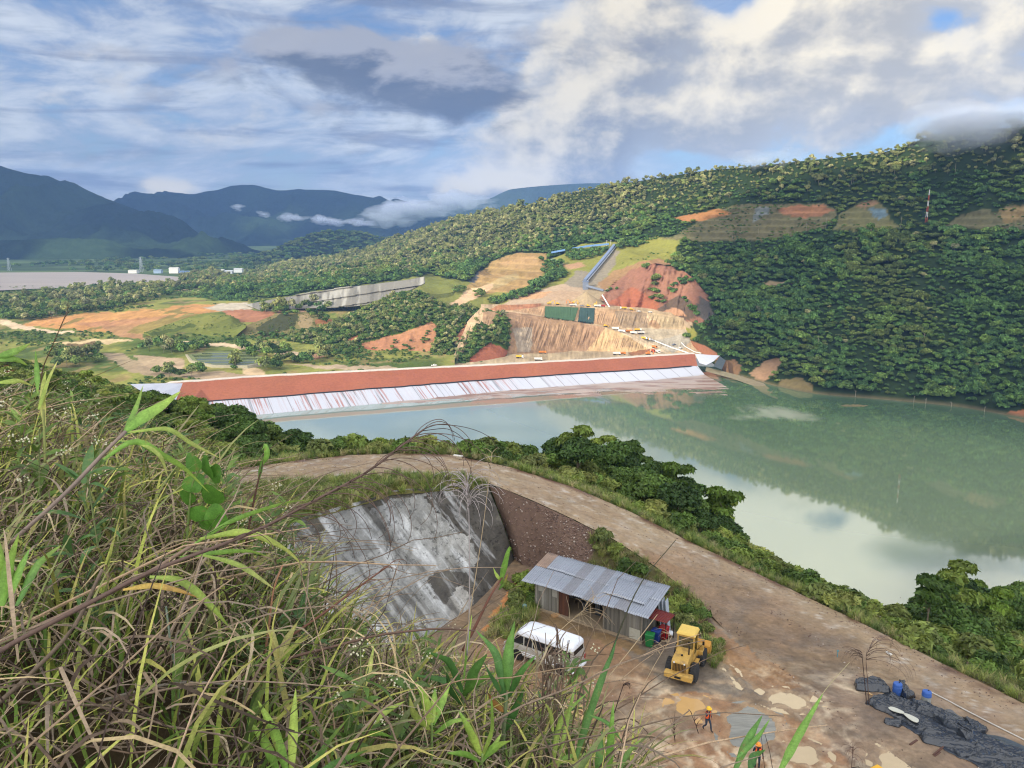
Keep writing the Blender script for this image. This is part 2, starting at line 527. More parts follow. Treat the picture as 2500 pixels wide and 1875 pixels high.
m2, cm2 = mountain([
    [A(100, 640, 4700), A(500, 634, 4900), A(800, 630, 5000), A(1100, 620, 5200), A(1500, 600, 5400)],
    [A(100, 560, 5700), A(400, 560, 5800), A(700, 560, 5800), A(900, 570, 5800), A(1150, 590, 5600), A(1500, 590, 5600)],
    [A(100, 500, 6800), A(288, 497, 6700), A(330, 480, 6600), A(373, 474, 6600), A(452, 482, 6500), A(531, 471, 6500), A(570, 458, 6500), A(615, 455, 6500), A(678, 466, 6400), A(791, 464, 6400), A(881, 481, 6300), A(960, 503, 6200), A(1080, 545, 6000), A(1200, 575, 5900), A(1500, 585, 5800)],
], 300, [50, 120], 170, 700, 31, C(22, 34, 28), C(32, 46, 34))
m3, cm3 = mountain([
    [A(700, 600, 6600), A(1100, 590, 6700), A(1700, 560, 6800)],
    [A(700, 520, 7300), A(930, 508, 7200), A(1000, 494, 7200), A(1090, 490, 7100), A(1180, 488, 7100), A(1250, 462, 7000), A(1360, 452, 7000), A(1460, 448, 7000), A(1700, 470, 7000)],
], 200, [60], 60, 900, 41, C(40, 52, 36), C(46, 58, 40))
gridmesh('mountains', m1, M_far, cm)
gridmesh('mountains', m2, M_far, cm2)
gridmesh('mountains', m3, M_far, cm3)
# valley floor out to the horizon
xs, ys = np.linspace(-9000, 9000, 240), np.r_[np.linspace(1460, 3600, 160), np.linspace(3700, 16000, 60)]
X, Y = np.meshgrid(xs, ys)
val = np.stack([X, Y, 25 + 3 * fbm(X / 400, Y / 400, 4, 5) + np.clip((Y - 3000) / 12000, 0, 1) * 40], -1)
cv = np.empty(val.shape); cv[:] = C(72, 88, 48)
k = np.clip(fbm(X / 220, Y / 120, 5, 8) * 2.6 + 0.3, 0, 1)[..., None]
cv = cv * (1 - k) + np.array(C(104, 122, 70)) * k
gridmesh('valley_ground', val, M_ground, cv)
# low wooded hill in front of the far range
lh = rowsheet([
    [A(560, 652, 2550), A(700, 650, 2550), A(900, 640, 2500), A(1100, 620, 2450)],
    [A(560, 642, 2750), A(640, 622, 2800), A(692, 603, 2850), A(760, 575, 2900), A(810, 563, 2900), A(880, 570, 2900), A(930, 583, 2850), A(980, 580, 2850), A(1100, 560, 2850)],
    [A(560, 650, 3000), A(800, 620, 3200), A(1100, 600, 3200)]], 120, [40, 10], True)
lh[..., 2] += 10 * fbm(lh[..., 0] / 60, lh[..., 1] / 60, 4, 3)
clh = np.empty(lh.shape); clh[:] = C(40, 54, 36)
gridmesh('wooded_hill', lh, M_far, clh)

# the big hill on the right, running back to the left
HILL = [
    (440, [(728, 1260), (708, 1450), (694, 1700), (684, 1950), (678, 2350)]),
    (600, [(742, 1150), (708, 1400), (690, 1650), (675, 1900), (663, 2300)]),
    (723, [(732, 1120), (704, 1320), (684, 1560), (660, 1830), (639, 2180)]),
    (859, [(722, 1090), (696, 1270), (672, 1480), (640, 1720), (620, 2030)]),
    (1000, [(745, 1010), (694, 1190), (658, 1370), (615, 1580), (571, 1850)]),
    (1130, [(775, 930), (700, 1100), (640, 1270), (580, 1450), (531, 1720)]),
    (1243, [(775, 925), (700, 1045), (636, 1180), (570, 1350), (511, 1560)]),
    (1340, [(770, 935), (702, 1010), (640, 1135), (566, 1290), (488, 1460)]),
    (1431, [(770, 945), (705, 1000), (606, 1160), (548, 1265), (464, 1390)]),
    (1560, [(790, 935), (705, 985), (620, 1105), (535, 1225), (442, 1320)]),
    (1660, [(815, 905), (700, 965), (600, 1070), (520, 1165), (426, 1250)]),
    (1730, [(880, 800), (745, 900), (600, 1040), (505, 1130), (416, 1210)]),
    (1810, [Z(1810, 925, -2), (790, 835), (630, 970), (510, 1080), (409, 1140)]),
    (1980, [Z(1980, 966, -2), (805, 750), (640, 875), (512, 985), (391, 1060)]),
    (2147, [Z(2147, 982, -2), (805, 715), (630, 830), (500, 930), (373, 1000)]),
    (2330, [Z(2330, 1000, -2), (805, 690), (620, 800), (480, 880), (318, 950)]),
    (2500, [Z(2500, 1029, -2), (825, 645), (640, 740), (490, 820), (312, 890)]),
    (2750, [Z(2750, 1070, -2), (860, 590), (680, 670), (520, 750), (335, 830)]),
    (3150, [Z(3150, 1150, -2), (930, 480), (740, 570), (580, 650), (390, 720)]),
]
hill = colsheet(HILL, 560, 240)
hx, hy = hill[..., 0], hill[..., 1]
back = np.linspace(0, 1, 240)[:, None]
wgt = np.sin(np.clip(back * 1.05, 0, 1) * math.pi) ** 0.5
_u0 = project(hill)[0]
wgt = wgt * (1 - .93 * np.exp(-((_u0 - 1400) / 150) ** 4))
hill[..., 2] += wgt * (24 * fbm(hx / 170 + hy / 400, hy / 330, 4, 61, 0.45, True) + 4 * fbm(hx / 40, hy / 40, 3, 62))
hu, hv = project(hill)
RED_CLIFF = [(1467, 727), (1490, 700), (1532, 662), (1560, 651), (1600, 644), (1640, 650), (1668, 662), (1690, 680), (1712, 700), (1735, 735), (1745, 775), (1738, 792), (1690, 785), (1600, 770), (1530, 756), (1480, 745)]
g = inpoly(RED_CLIFF, hu, hv)
rill = fbm(hu / 14 + 0.02 * hv, hv / 160, 3, 71, 0.6, True)
hill[..., 1] += np.where(g, 9 * rill + 10 * fbm(hu / 60, hv / 60, 2, 72), 0)
TERR1 = [(1600, 585), (1640, 578), (1700, 545), (1750, 512), (1800, 500), (1900, 497), (2010, 497), (2045, 515), (2032, 545), (1990, 565), (1920, 580), (1850, 590), (1740, 588)]
TERR2 = [(2030, 562), (2055, 520), (2100, 492), (2140, 487), (2165, 510), (2180, 538), (2200, 556), (2120, 566)]
TERR3 = [(2300, 555), (2345, 525), (2400, 508), (2440, 515), (2470, 498), (2520, 500), (2560, 540), (2520, 570), (2400, 560)]
TANT = [(1135, 700), (1185, 655), (1225, 628), (1270, 617), (1330, 620), (1335, 650), (1318, 690), (1250, 712), (1150, 722)]
for tp in (TERR1, TERR2, TERR3, TANT):
    g = inpoly(tp, hu, hv)
    st = 8.0
    q = hill[..., 2] / st
    hill[..., 2] = np.where(g, (np.floor(q) + np.clip((q % 1) * 2.2 - 0.6, 0, 1)) * st, hill[..., 2])
hzones = [
    ([(1090, 775), (1140, 735), (1200, 690), (1330, 640), (1420, 596), (1520, 590), (1600, 580), (1660, 580), (1640, 640), (1560, 655), (1480, 720), (1500, 760), (1700, 800), (1700, 830), (1100, 800)], GRASS_Y),
    ([(590, 745), (640, 730), (1000, 680), (1045, 668), (1150, 690), (1180, 700), (1180, 760), (1040, 760), (900, 745), (640, 770)], C(110, 112, 56)),
    (TANT, C(146, 120, 78)),
    ([(1220, 640), (1310, 625), (1315, 650), (1250, 660)], C(158, 128, 88)), ([(1190, 690), (1260, 668), (1270, 680), (1200, 705)], C(152, 132, 92)),
    ([(1094, 742), (1150, 705), (1205, 690), (1205, 702), (1160, 728), (1110, 760)], C(190, 160, 124)),
    ([(1140, 690), (1160, 672), (1175, 660), (1172, 672), (1160, 690)], C(70, 74, 78)),
    ([(1200, 760), (1260, 725), (1320, 708), (1380, 690), (1430, 690), (1500, 706), (1500, 735), (1470, 745), (1680, 768), (1690, 800), (1200, 790)], C(166, 144, 118)),
    ([(1250, 732), (1300, 715), (1345, 712), (1340, 722), (1290, 732)], C(177, 139, 102)),
    ([(1330, 720), (1370, 706), (1420, 712), (1400, 735), (1350, 738)], C(166, 140, 112)),
    ([(1400, 740), (1440, 690), (1470, 690), (1490, 745)], C(150, 132, 104)),
    ([(1380, 690), (1410, 660), (1440, 668), (1470, 640), (1500, 612), (1515, 612), (1500, 650), (1465, 690), (1450, 706), (1400, 700)], C(132, 122, 104)),
    ([(1370, 648), (1420, 638), (1430, 650), (1390, 658)], C(164, 130, 97)),
    ([(1340, 632), (1370, 640), (1375, 650), (1350, 645)], C(128, 142, 126)),
    ([(1460, 690), (1500, 660), (1560, 640), (1640, 630), (1640, 645), (1560, 652), (1500, 690), (1470, 712)], C(144, 113, 80)),
    (RED_CLIFF, RED),
    ([(1490, 742), (1540, 700), (1600, 730), (1620, 765), (1560, 762)], C(150, 92, 66)),
    ([(1590, 775), (1630, 735), (1660, 722), (1690, 735), (1700, 775), (1650, 785)], C(96, 80, 66)),
    ([(1700, 770), (1712, 722), (1735, 735), (1746, 775), (1735, 790)], C(88, 82, 74)),
    ([(1612, 770), (1640, 748), (1660, 752), (1675, 776)], C(169, 130, 98)),
    (TERR1, C(104, 98, 68)),
    ([(1650, 530), (1750, 512), (1790, 518), (1740, 535), (1680, 545)], C(150, 104, 66)),
    ([(1900, 505), (2010, 500), (2040, 515), (2000, 528), (1960, 535), (1900, 520)], C(146, 102, 73)),
    ([(1840, 510), (1880, 505), (1880, 520), (1850, 540), (1838, 540)], C(112, 116, 110)),
    (TERR2, C(104, 100, 66)), ([(2085, 500), (2130, 490), (2150, 498), (2100, 508)], C(136, 107, 79)),
    ([(2120, 508), (2160, 506), (2168, 532), (2140, 534)], C(98, 116, 122)),
    (TERR3, C(100, 96, 68)), ([(2440, 510), (2500, 500), (2530, 530), (2450, 545)], C(128, 110, 74)),
    ([(1860, 692), (1940, 683), (1955, 688), (1870, 700)], C(149, 129, 98)),
    ([(1830, 910), (1868, 882), (1900, 872), (1912, 876), (1895, 900), (1880, 925), (1860, 935)], C(147, 117, 88)),
    ([(1745, 885), (1800, 878), (1812, 895), (1805, 925), (1760, 915)], C(126, 96, 68)),
    ([(1672, 850), (1690, 832), (1720, 845), (1760, 868), (1755, 880), (1700, 866)], C(148, 99, 73)),
    ([(1905, 930), (1950, 922), (1985, 940), (1985, 965), (1900, 960)], C(118, 104, 70)),
    ([(2430, 1022), (2480, 1000), (2560, 1005), (2600, 1060), (2440, 1040)], C(150, 98, 66)),
]
hcol = paint(hill, FOREST, hzones, 9.0, 3)
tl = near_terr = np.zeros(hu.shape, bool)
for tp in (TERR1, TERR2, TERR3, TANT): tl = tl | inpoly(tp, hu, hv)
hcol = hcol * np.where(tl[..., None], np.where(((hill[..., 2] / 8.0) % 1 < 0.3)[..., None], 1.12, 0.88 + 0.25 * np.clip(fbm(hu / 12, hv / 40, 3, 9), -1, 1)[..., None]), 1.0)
shore = np.clip((2.5 - hill[..., 2]) / 2.0, 0, 1)[..., None] * (hu[..., None] > 1800)
hcol = hcol * (1 - shore) + np.array(C(96, 88, 64)) * shore
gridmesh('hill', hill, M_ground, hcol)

# excavation benches behind the dam
P5 = [(1174, 750, 872), (1247, 757, 882), (1329, 747, 898), (1451, 752, 908), (1573, 761, 918), (1654, 773, 915), (1700, 783, 905), (1790, 800, 890)]
P6 = [(1174, 742, 905), (1247, 744, 918), (1329, 740, 938), (1451, 744, 948), (1573, 752, 945), (1654, 763, 938), (1700, 776, 925), (1790, 796, 905)]
mine_rows = [
    [A(*p) for p in [(1080, 912, 708), (1250, 900, 735), (1400, 892, 752), (1573, 882, 775), (1700, 874, 792), (1790, 885, 795)]],
    [A(*p) for p in [(1080, 896, 740), (1250, 882, 765), (1400, 873, 785), (1573, 867, 802), (1700, 864, 815), (1790, 872, 812)]],
    [A(*p) for p in [(1100, 888, 765), (1243, 863, 815), (1329, 858, 840), (1451, 857, 852), (1573, 861, 842), (1640, 852, 848), (1790, 855, 838)]],
    [A(*p) for p in [(1140, 790, 832), (1190, 761, 850), (1247, 765, 857), (1329, 775, 868), (1410, 787, 872), (1475, 799, 868), (1532, 818, 860), (1590, 845, 855), (1650, 838, 865), (1790, 832, 862)]],
    [A(*p) for p in [(1140, 786, 842), (1190, 759, 860), (1247, 763, 868), (1329, 772, 882), (1410, 785, 888), (1475, 797, 892), (1532, 803, 896), (1614, 801, 900), (1700, 805, 890), (1790, 812, 878)]],
    [A(*p) for p in P5], [A(*p) for p in P6],
]
mine = rowsheet(mine_rows, 720, [10, 14, 60, 14, 40, 14])
mu, mv = project(mine)
nr = mine.shape[0]
bump = np.zeros((nr, 1)); bump[26:82] = np.sin(np.linspace(0, math.pi, 56))[:, None]; bump[100:136] = 0.8 * np.sin(np.linspace(0, math.pi, 36))[:, None]
mine[..., 1] += bump * (2.6 * fbm(mu / 9 + mv * 0.035, mv / 130, 3, 81, 0.6, True) + 4 * fbm(mu / 70, mv / 90, 3, 82))
mine[..., 2] += 0.7 * fbm(mine[..., 0] / 14, mine[..., 1] / 14, 4, 83)
mzones = [
    ([(1080, 870), (1240, 856), (1450, 852), (1590, 838), (1590, 925), (1080, 925)], C(166, 146, 116)),
    ([(1180, 758), (1248, 763), (1330, 773), (1412, 786), (1480, 800), (1470, 830), (1440, 856), (1330, 862), (1230, 866), (1180, 880)], C(150, 120, 92)),
    ([(1250, 800), (1300, 800), (1296, 860), (1262, 860)], C(148, 132, 112)),
    ([(1480, 800), (1535, 818), (1590, 848), (1570, 860), (1430, 857), (1455, 830)], C(180, 150, 110)),
    ([(1480, 830), (1530, 825), (1545, 845), (1500, 850)], C(170, 140, 105)),
    ([(1180, 756), (1330, 745), (1560, 757), (1570, 800), (1480, 795), (1410, 783), (1330, 771), (1250, 761)], C(168, 136, 102)),
    ([(1500, 758), (1580, 764), (1580, 802), (1520, 800)], C(146, 124, 98)),
    ([(1580, 764), (1700, 784), (1790, 800), (1790, 815), (1700, 800), (1610, 800)], C(163, 142, 110)),
    ([(1560, 800), (1700, 805), (1650, 848), (1620, 865), (1560, 830)], C(170, 154, 128)),
    ([(1490, 800), (1530, 812), (1590, 838), (1640, 868), (1580, 872), (1580, 850), (1540, 825)], ROADC),
    ([(1600, 832), (1660, 815), (1700, 806), (1690, 830), (1670, 850), (1640, 862)], C(158, 148, 130)),
    ([(1535, 862), (1560, 856), (1590, 852), (1585, 862), (1545, 868)], C(142, 98, 69)),
    ([(1195, 758), (1215, 746), (1260, 741), (1325, 738), (1320, 748), (1260, 757), (1215, 760)], C(166, 115, 82)),
    ([(1582, 792), (1592, 780), (1605, 782), (1614, 796), (1605, 802)], C(161, 128, 95)),
]
mcol = paint(mine, C(178, 152, 118), mzones, 5.0, 7)
mcol = mcol * (1 + .35 * fbm(mu / 5, mv / 14, 4, 84)[..., None] + .25 * fbm(mu / 30, mv / 12, 3, 85)[..., None])
gridmesh('quarry_terrain', mine, M_rock, mcol)
# spoil cone under the conveyor
cx, cyy, cz = A(1431, 713, 962)
th, rr_ = np.linspace(0, 2 * math.pi, 73), np.linspace(0.02, 1, 26)
TH, RR = np.meshgrid(th, rr_)
rad = 27 * RR
cone = np.stack([cx + rad * np.cos(TH), cyy + rad * np.sin(TH), cz - rad * 0.66 - 1.2 * RR * (fbm(np.cos(TH) * 7, np.sin(TH) * 7, 3, 4, 0.6, True)) + 0.4], -1)
ccone = np.empty(cone.shape); ccone[:] = C(160, 140, 108)
o = gridmesh('spoil_heap', cone, M_rock, ccone, kind=None)
tag(o, 'conical heap of grey-brown spoil below the end of the blue conveyor', 'spoil heap')

# ground behind the dam: plateau, mounds
PLAT = [
    (-900, [(985, 600), (900, 700), (850, 830), (760, 1120), (705, 1450)]),
    (0, [(985, 600), (905, 690), (850, 820), (760, 1100), (700, 1500)]),
    (250, [(965, 600), (900, 705), (838, 850), (755, 1080), (700, 1500)]),
    (450, [(950, 608), (880, 740), (822, 860), (748, 1080), (698, 1500)]),
    (700, [(935, 640), (880, 745), (820, 880), (752, 1060), (700, 1400)]),
    (900, [(922, 662), (878, 755), (815, 900), (755, 1040), (700, 1300)]),
    (1110, [(915, 690), (872, 770), (815, 880), (765, 980), (720, 1150)]),
]
plat = colsheet(PLAT, 420, 200)
pu, pv = project(plat)
plat[..., 2] += 1.6 * fbm(plat[..., 0] / 50, plat[..., 1] / 50, 5, 91) * np.sin(np.linspace(0, math.pi, 200))[:, None]
pzones = [
    ([(0, 770), (60, 800), (200, 812), (360, 830), (520, 838), (700, 860), (900, 900), (560, 925), (300, 930), (-50, 930), (-300, 800)], C(112, 118, 54)),
    ([(50, 792), (90, 780), (200, 766), (350, 756), (480, 742), (520, 744), (560, 760), (470, 765), (400, 785), (366, 800), (362, 815), (300, 815), (200, 806), (110, 800)], ORANGE),
    ([(180, 790), (300, 778), (420, 770), (440, 780), (350, 800), (250, 803)], C(167, 123, 85)),
    ([(240, 795), (350, 795), (355, 828), (290, 822)], C(156, 119, 83)),
    ([(500, 752), (545, 742), (600, 738), (640, 748), (600, 760), (540, 762)], C(176, 164, 142)),
    ([(540, 760), (600, 755), (675, 766), (650, 785), (590, 790)], C(158, 111, 80)),
    ([(345, 700), (430, 699), (600, 722), (600, 728), (470, 712), (345, 706)], ROADC),
    ([(0, 778), (30, 784), (90, 802), (180, 812), (180, 816), (80, 808), (0, 792)], ROADC),
    ([(100, 838), (250, 828), (330, 830), (250, 842)], C(196, 172, 128)),
    ([(160, 838), (240, 836), (245, 850), (165, 850)], C(110, 92, 62)),
    ([(370, 832), (580, 840), (720, 858), (760, 872), (700, 868), (560, 848), (380, 838)], ROADC),
    ([(330, 868), (450, 876), (440, 905), (560, 908), (660, 925), (560, 935), (420, 920), (340, 890)], C(164, 143, 113)),
    ([(250, 860), (300, 862), (345, 888), (420, 915), (400, 925), (320, 905), (270, 880)], C(150, 132, 104)),
    ([(590, 890), (620, 895), (660, 915), (720, 922), (700, 928), (600, 915)], C(196, 172, 132)),
    ([(740, 862), (790, 858), (800, 870), (750, 878)], C(157, 121, 91)),
    ([(700, 888), (880, 892), (1100, 905), (1100, 916), (900, 905), (760, 896)], C(168, 147, 119)),
    ([(640, 735), (780, 760), (800, 790), (750, 800), (700, 780)], C(138, 110, 85)),
]
pcol = paint(plat, C(86, 102, 46), pzones, 10.0, 12)
stn = (fbm(plat[..., 0] / 30, plat[..., 1] / 70, 5, 95) > 0.30) & inpoly([(50, 792), (520, 742), (560, 760), (360, 815), (110, 800)], pu, pv)
pcol[stn] = np.array(C(134, 116, 66))
pbase = (np.abs(pcol - np.array(C(86, 102, 46))).sum(-1) < 0.02) | (np.abs(pcol - np.array(pzones[0][1])).sum(-1) < 1e-4)
_k = np.clip(fbm(plat[..., 0] / 45, plat[..., 1] / 60, 5, 96) * 2.6 + .45, 0, 1)[..., None]
_k2 = np.clip(fbm(plat[..., 0] / 18, plat[..., 1] / 30, 4, 97) * 3 - .5, 0, 1)[..., None]
_gc = np.array(C(84, 98, 46)) * (1 - _k) + np.array(C(132, 132, 66)) * _k
_gc = _gc * (1 - _k2 * .7) + np.array(C(150, 126, 86)) * _k2 * .7
pcol = np.where(pbase[..., None], _gc, pcol)
pcol = pcol * (1 + .3 * fbm(plat[..., 0] / 9, plat[..., 1] / 16, 4, 98)[..., None])
gridmesh('plateau_ground', plat, M_ground, pcol)
# pale tailings pond far left
pond = np.array([Z(u, v, 32.4) for u, v in [(-500, 716), (0, 709), (80, 705), (170, 702), (260, 702), (330, 698), (420, 690), (450, 681), (440, 676), (330, 668), (200, 664), (60, 665), (-500, 668)]])
o = newmesh('tailings_pond', pond, [tuple(range(len(pond)))], mat('pond_silt', C(160, 146, 130), n1=(0.005, 0.16), n2=(0.02, 0.14), rough=0.35, stretch=(0.4, 1.6, 1)))
o['kind'] = 'structure'

def mound(name, front, crest, backd, nu, per, amp, base, zones, seed, mt=None, label=None, drop=14):
    """a rise of the ground: front foot, crest line, and a back that falls away behind the crest"""
    cr = [A(*p) for p in crest]
    mid = None
    bk = [p + np.array((0, backd, -drop)) for p in cr]
    fr = [A(*p) for p in front]
    Gd = rowsheet([fr, cr, bk], nu, per, True)
    n0 = per[0]
    bulge = np.r_[np.sin(np.linspace(0, math.pi, n0)), np.zeros(Gd.shape[0] - n0)][:, None]
    Gd[..., 2] += bulge * amp * (1.0 + 0.8 * fbm(Gd[..., 0] / 25, Gd[..., 1] / 25, 4, seed, 0.5, True)) 
    cc = paint(Gd, base, zones, 8.0, seed)
    o = gridmesh(name, Gd, mt or M_ground, cc)
    return Gd
mound_a = mound('grass_hill', [(352, 815, 868), (400, 832, 855), (480, 838, 850), (545, 838, 850), (600, 800, 880)],
      [(352, 812, 872), (420, 788, 925), (470, 772, 945), (517, 764, 955), (560, 770, 950), (590, 790, 930), (602, 798, 900)], 50, 140, [50, 12], 1.5, C(104, 110, 52), [
      ([(400, 790), (520, 768), (560, 775), (500, 800)], C(118, 120, 60)), ([(360, 815), (470, 790), (480, 796), (370, 822)], C(78, 88, 42))], 101)
mound_b = mound('grass_hill', [(530, 834, 852), (600, 845, 848), (700, 842, 850), (800, 830, 870), (840, 810, 890)],
      [(530, 832, 856), (590, 800, 900), (640, 780, 930), (692, 764, 950), (740, 762, 955), (780, 770, 950), (820, 785, 930), (845, 800, 905)], 50, 150, [50, 12], 1.2, C(116, 106, 66), [
      ([(625, 800), (690, 765), (730, 768), (722, 800), (640, 825)], C(66, 68, 42)), ([(728, 792), (735, 768), (755, 764), (768, 785), (755, 806), (740, 808)], C(142, 122, 88)),
      ([(770, 780), (810, 778), (800, 796), (775, 798)], C(140, 92, 62)), ([(620, 830), (720, 812), (724, 830), (630, 842)], C(74, 84, 40))], 111)
green_hill = mound('wooded_hill', [(700, 838, 848), (790, 850, 826), (880, 880, 790), (980, 892, 775), (1060, 894, 765), (1150, 892, 762), (1235, 868, 800), (1246, 815, 842)],
      [(700, 830, 880), (800, 800, 930), (860, 770, 950), (920, 740, 965), (975, 718, 975), (1024, 716, 975), (1060, 735, 960), (1100, 752, 930), (1146, 750, 900), (1180, 762, 872), (1228, 772, 850), (1246, 792, 846)], 40, 260, [100, 14], 5.0, C(62, 82, 32), [
      ([(869, 893), (872, 848), (881, 840), (930, 826), (1000, 806), (1055, 786), (1070, 796), (1064, 830), (1045, 870), (1064, 888), (1000, 900)], C(161, 115, 82)),
      ([(869, 893), (872, 848), (920, 850), (915, 880), (900, 895)], C(149, 94, 70)),
      ([(1100, 836), (1120, 812), (1150, 780), (1172, 762), (1172, 770), (1150, 798), (1118, 838)], C(144, 99, 74)),
      ([(1140, 895), (1150, 875), (1175, 850), (1200, 838), (1225, 845), (1246, 862), (1240, 878), (1200, 880)], C(140, 84, 62)),
      ([(845, 835), (855, 828), (878, 818), (875, 828), (850, 836)], C(148, 96, 70)),
      ([(700, 850), (800, 852), (880, 880), (870, 900), (700, 900)], C(98, 110, 50)),
      ([(1180, 770), (1200, 770), (1205, 795), (1190, 798)], C(156, 132, 106))], 121)
pond_hill = mound('grass_hill', [(690, 878, 752), (740, 898, 725), (800, 906, 715), (870, 898, 735), (890, 880, 765)],
      [(690, 876, 756), (740, 866, 790), (800, 848, 820), (860, 842, 830), (890, 858, 810)], 25, 90, [36, 8], 0.8, C(104, 112, 56), [([(800, 855), (880, 850), (880, 880), (830, 880)], C(70, 84, 40))], 131, drop=8)
# ------------------------------------------------------------------ reservoir
def water_material():
    m = bpy.data.materials.new('reservoir_water'); m.use_nodes = True
    t = NT(m.node_tree); t.n.clear()
    out = t.new('ShaderNodeOutputMaterial'); b = t.new('ShaderNodeBsdfPrincipled')
    at = t.new('ShaderNodeAttribute'); at.attribute_name = 'Col'
    b.inputs['Roughness'].default_value = 0.035
    b.inputs['IOR'].default_value = 2.9
    b.inputs['Specular IOR Level'].default_value = 0.55
    t.put(b.inputs['Base Color'], at.outputs['Color'])
    g = t.new('ShaderNodeNewGeometry')
    n1 = t.noise(t.vscale(g.outputs['Position'], (1, 1.0, 1)), 0.9, 3.0, 0.6)[0]
    n2 = t.noise(g.outputs['Position'], 0.05, 3.0, 0.55)[0]
    bp = t.new('ShaderNodeBump'); bp.inputs['Strength'].default_value = 0.03; bp.inputs['Distance'].default_value = 0.05
    t.put(bp.inputs['Height'], t.m('MULTIPLY_ADD', n2, 3.0, n1))
    t.put(b.inputs['Normal'], bp.outputs[0])
    t.put(out.inputs[0], b.outputs[0])
    return m
xs, ys = np.linspace(-330, 1000, 420), np.linspace(120, 900, 260)
X, Y = np.meshgrid(xs, ys)
wat = np.stack([X, Y, np.zeros_like(X)], -1)
wu, wv_ = project(wat)
wc = np.empty(wat.shape); wc[:] = C(80, 102, 76)
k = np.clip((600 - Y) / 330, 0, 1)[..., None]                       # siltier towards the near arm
_l = np.clip((170 - X) / 260, 0, 1)[..., None] * np.clip((Y - 300) / 150, 0, 1)[..., None]  # left water painted paler, standing in for the reflected sky
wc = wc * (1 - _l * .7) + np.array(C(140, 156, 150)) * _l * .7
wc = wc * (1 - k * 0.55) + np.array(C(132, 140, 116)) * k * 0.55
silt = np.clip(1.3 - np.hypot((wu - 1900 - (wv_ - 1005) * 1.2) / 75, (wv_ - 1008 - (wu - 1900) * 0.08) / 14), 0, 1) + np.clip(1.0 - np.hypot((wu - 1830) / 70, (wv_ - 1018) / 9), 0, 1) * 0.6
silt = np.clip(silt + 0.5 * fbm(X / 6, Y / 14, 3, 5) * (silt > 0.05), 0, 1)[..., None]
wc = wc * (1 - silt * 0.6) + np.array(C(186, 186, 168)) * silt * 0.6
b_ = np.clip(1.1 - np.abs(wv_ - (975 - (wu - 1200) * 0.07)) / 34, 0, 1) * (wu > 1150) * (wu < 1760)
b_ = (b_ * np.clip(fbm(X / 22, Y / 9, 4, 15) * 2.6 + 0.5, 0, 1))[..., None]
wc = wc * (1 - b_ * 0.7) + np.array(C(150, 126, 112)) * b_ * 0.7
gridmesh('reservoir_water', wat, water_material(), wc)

# ------------------------------------------------------------------ dam
def crestz(u): return 20.0 - 3.0 * np.clip((u - 445) / 1250, 0, 1)
crest_px = [(404, 937), (520, 929), (610, 922), (800, 912), (1000, 902), (1207, 892), (1450, 879), (1600, 870), (1696, 864)]
mid_px = [(415, 988), (520, 978), (610, 973), (800, 957), (1000, 942), (1207, 925), (1450, 909), (1600, 900), (1703, 893)]
foot_px = [(430, 1052), (560, 1026), (610, 1017), (800, 1000), (1000, 980), (1207, 957), (1450, 936), (1600, 926), (1722, 913)]
UQ = np.linspace(0, 1, 330)
def line3(px, zf):
    p = np.array([Z(u, v, zf(u)) for u, v in px])
    s = np.r_[0, np.cumsum(np.linalg.norm(np.diff(p, axis=0), axis=1))]
    return lin(s / s[-1], p, UQ)
crest = line3(crest_px, crestz)
foot = line3(foot_px, lambda u: 0.0 + 2.2 * np.clip((u - 1000) / 700, 0, 1))
crest[:, 2] += .3 * fbm(UQ * 60, UQ * 0, 3, 5)
mid = line3(mid_px, lambda u: 8.5 + 1.0 * np.clip((u - 500) / 1200, 0, 1))
mid[:, 2] += .4 * fbm(UQ * 45, UQ * 0 + 3, 4, 15)
dam = empty('embankment_dam', tuple(foot.mean(0)), 0, 'long dam with a rust red upper face above a white lined lower slope', 'dam')
def child(o, root):
    o.parent = root; o.matrix_parent_inverse = root.matrix_world.inverted() if False else Matrix.Translation(-root.location)
    return o
def strip(a, b, n, jit=0.0, seed=0):
    f = np.linspace(0, 1, n)[:, None, None]
    Gd = a[None] * (1 - f) + b[None] * f
    if jit: Gd[..., 2] += jit * fbm(Gd[..., 0] / 6, Gd[..., 1] / 6 , 3, seed) * np.sin(f[..., 0] * math.pi)
    return Gd
m_red = mat('red_clay_face', C(150, 92, 70), n1=(0.035, 0.16), n2=(0.5, 0.22), bump=0.35, bscale=0.8, bdist=0.3, rough=0.95, spec=0.1, hue=0.015)
rf = strip(mid, crest, 12, 0.25, 7)
child(gridmesh('red_face', rf, m_red, None, kind=None), dam)
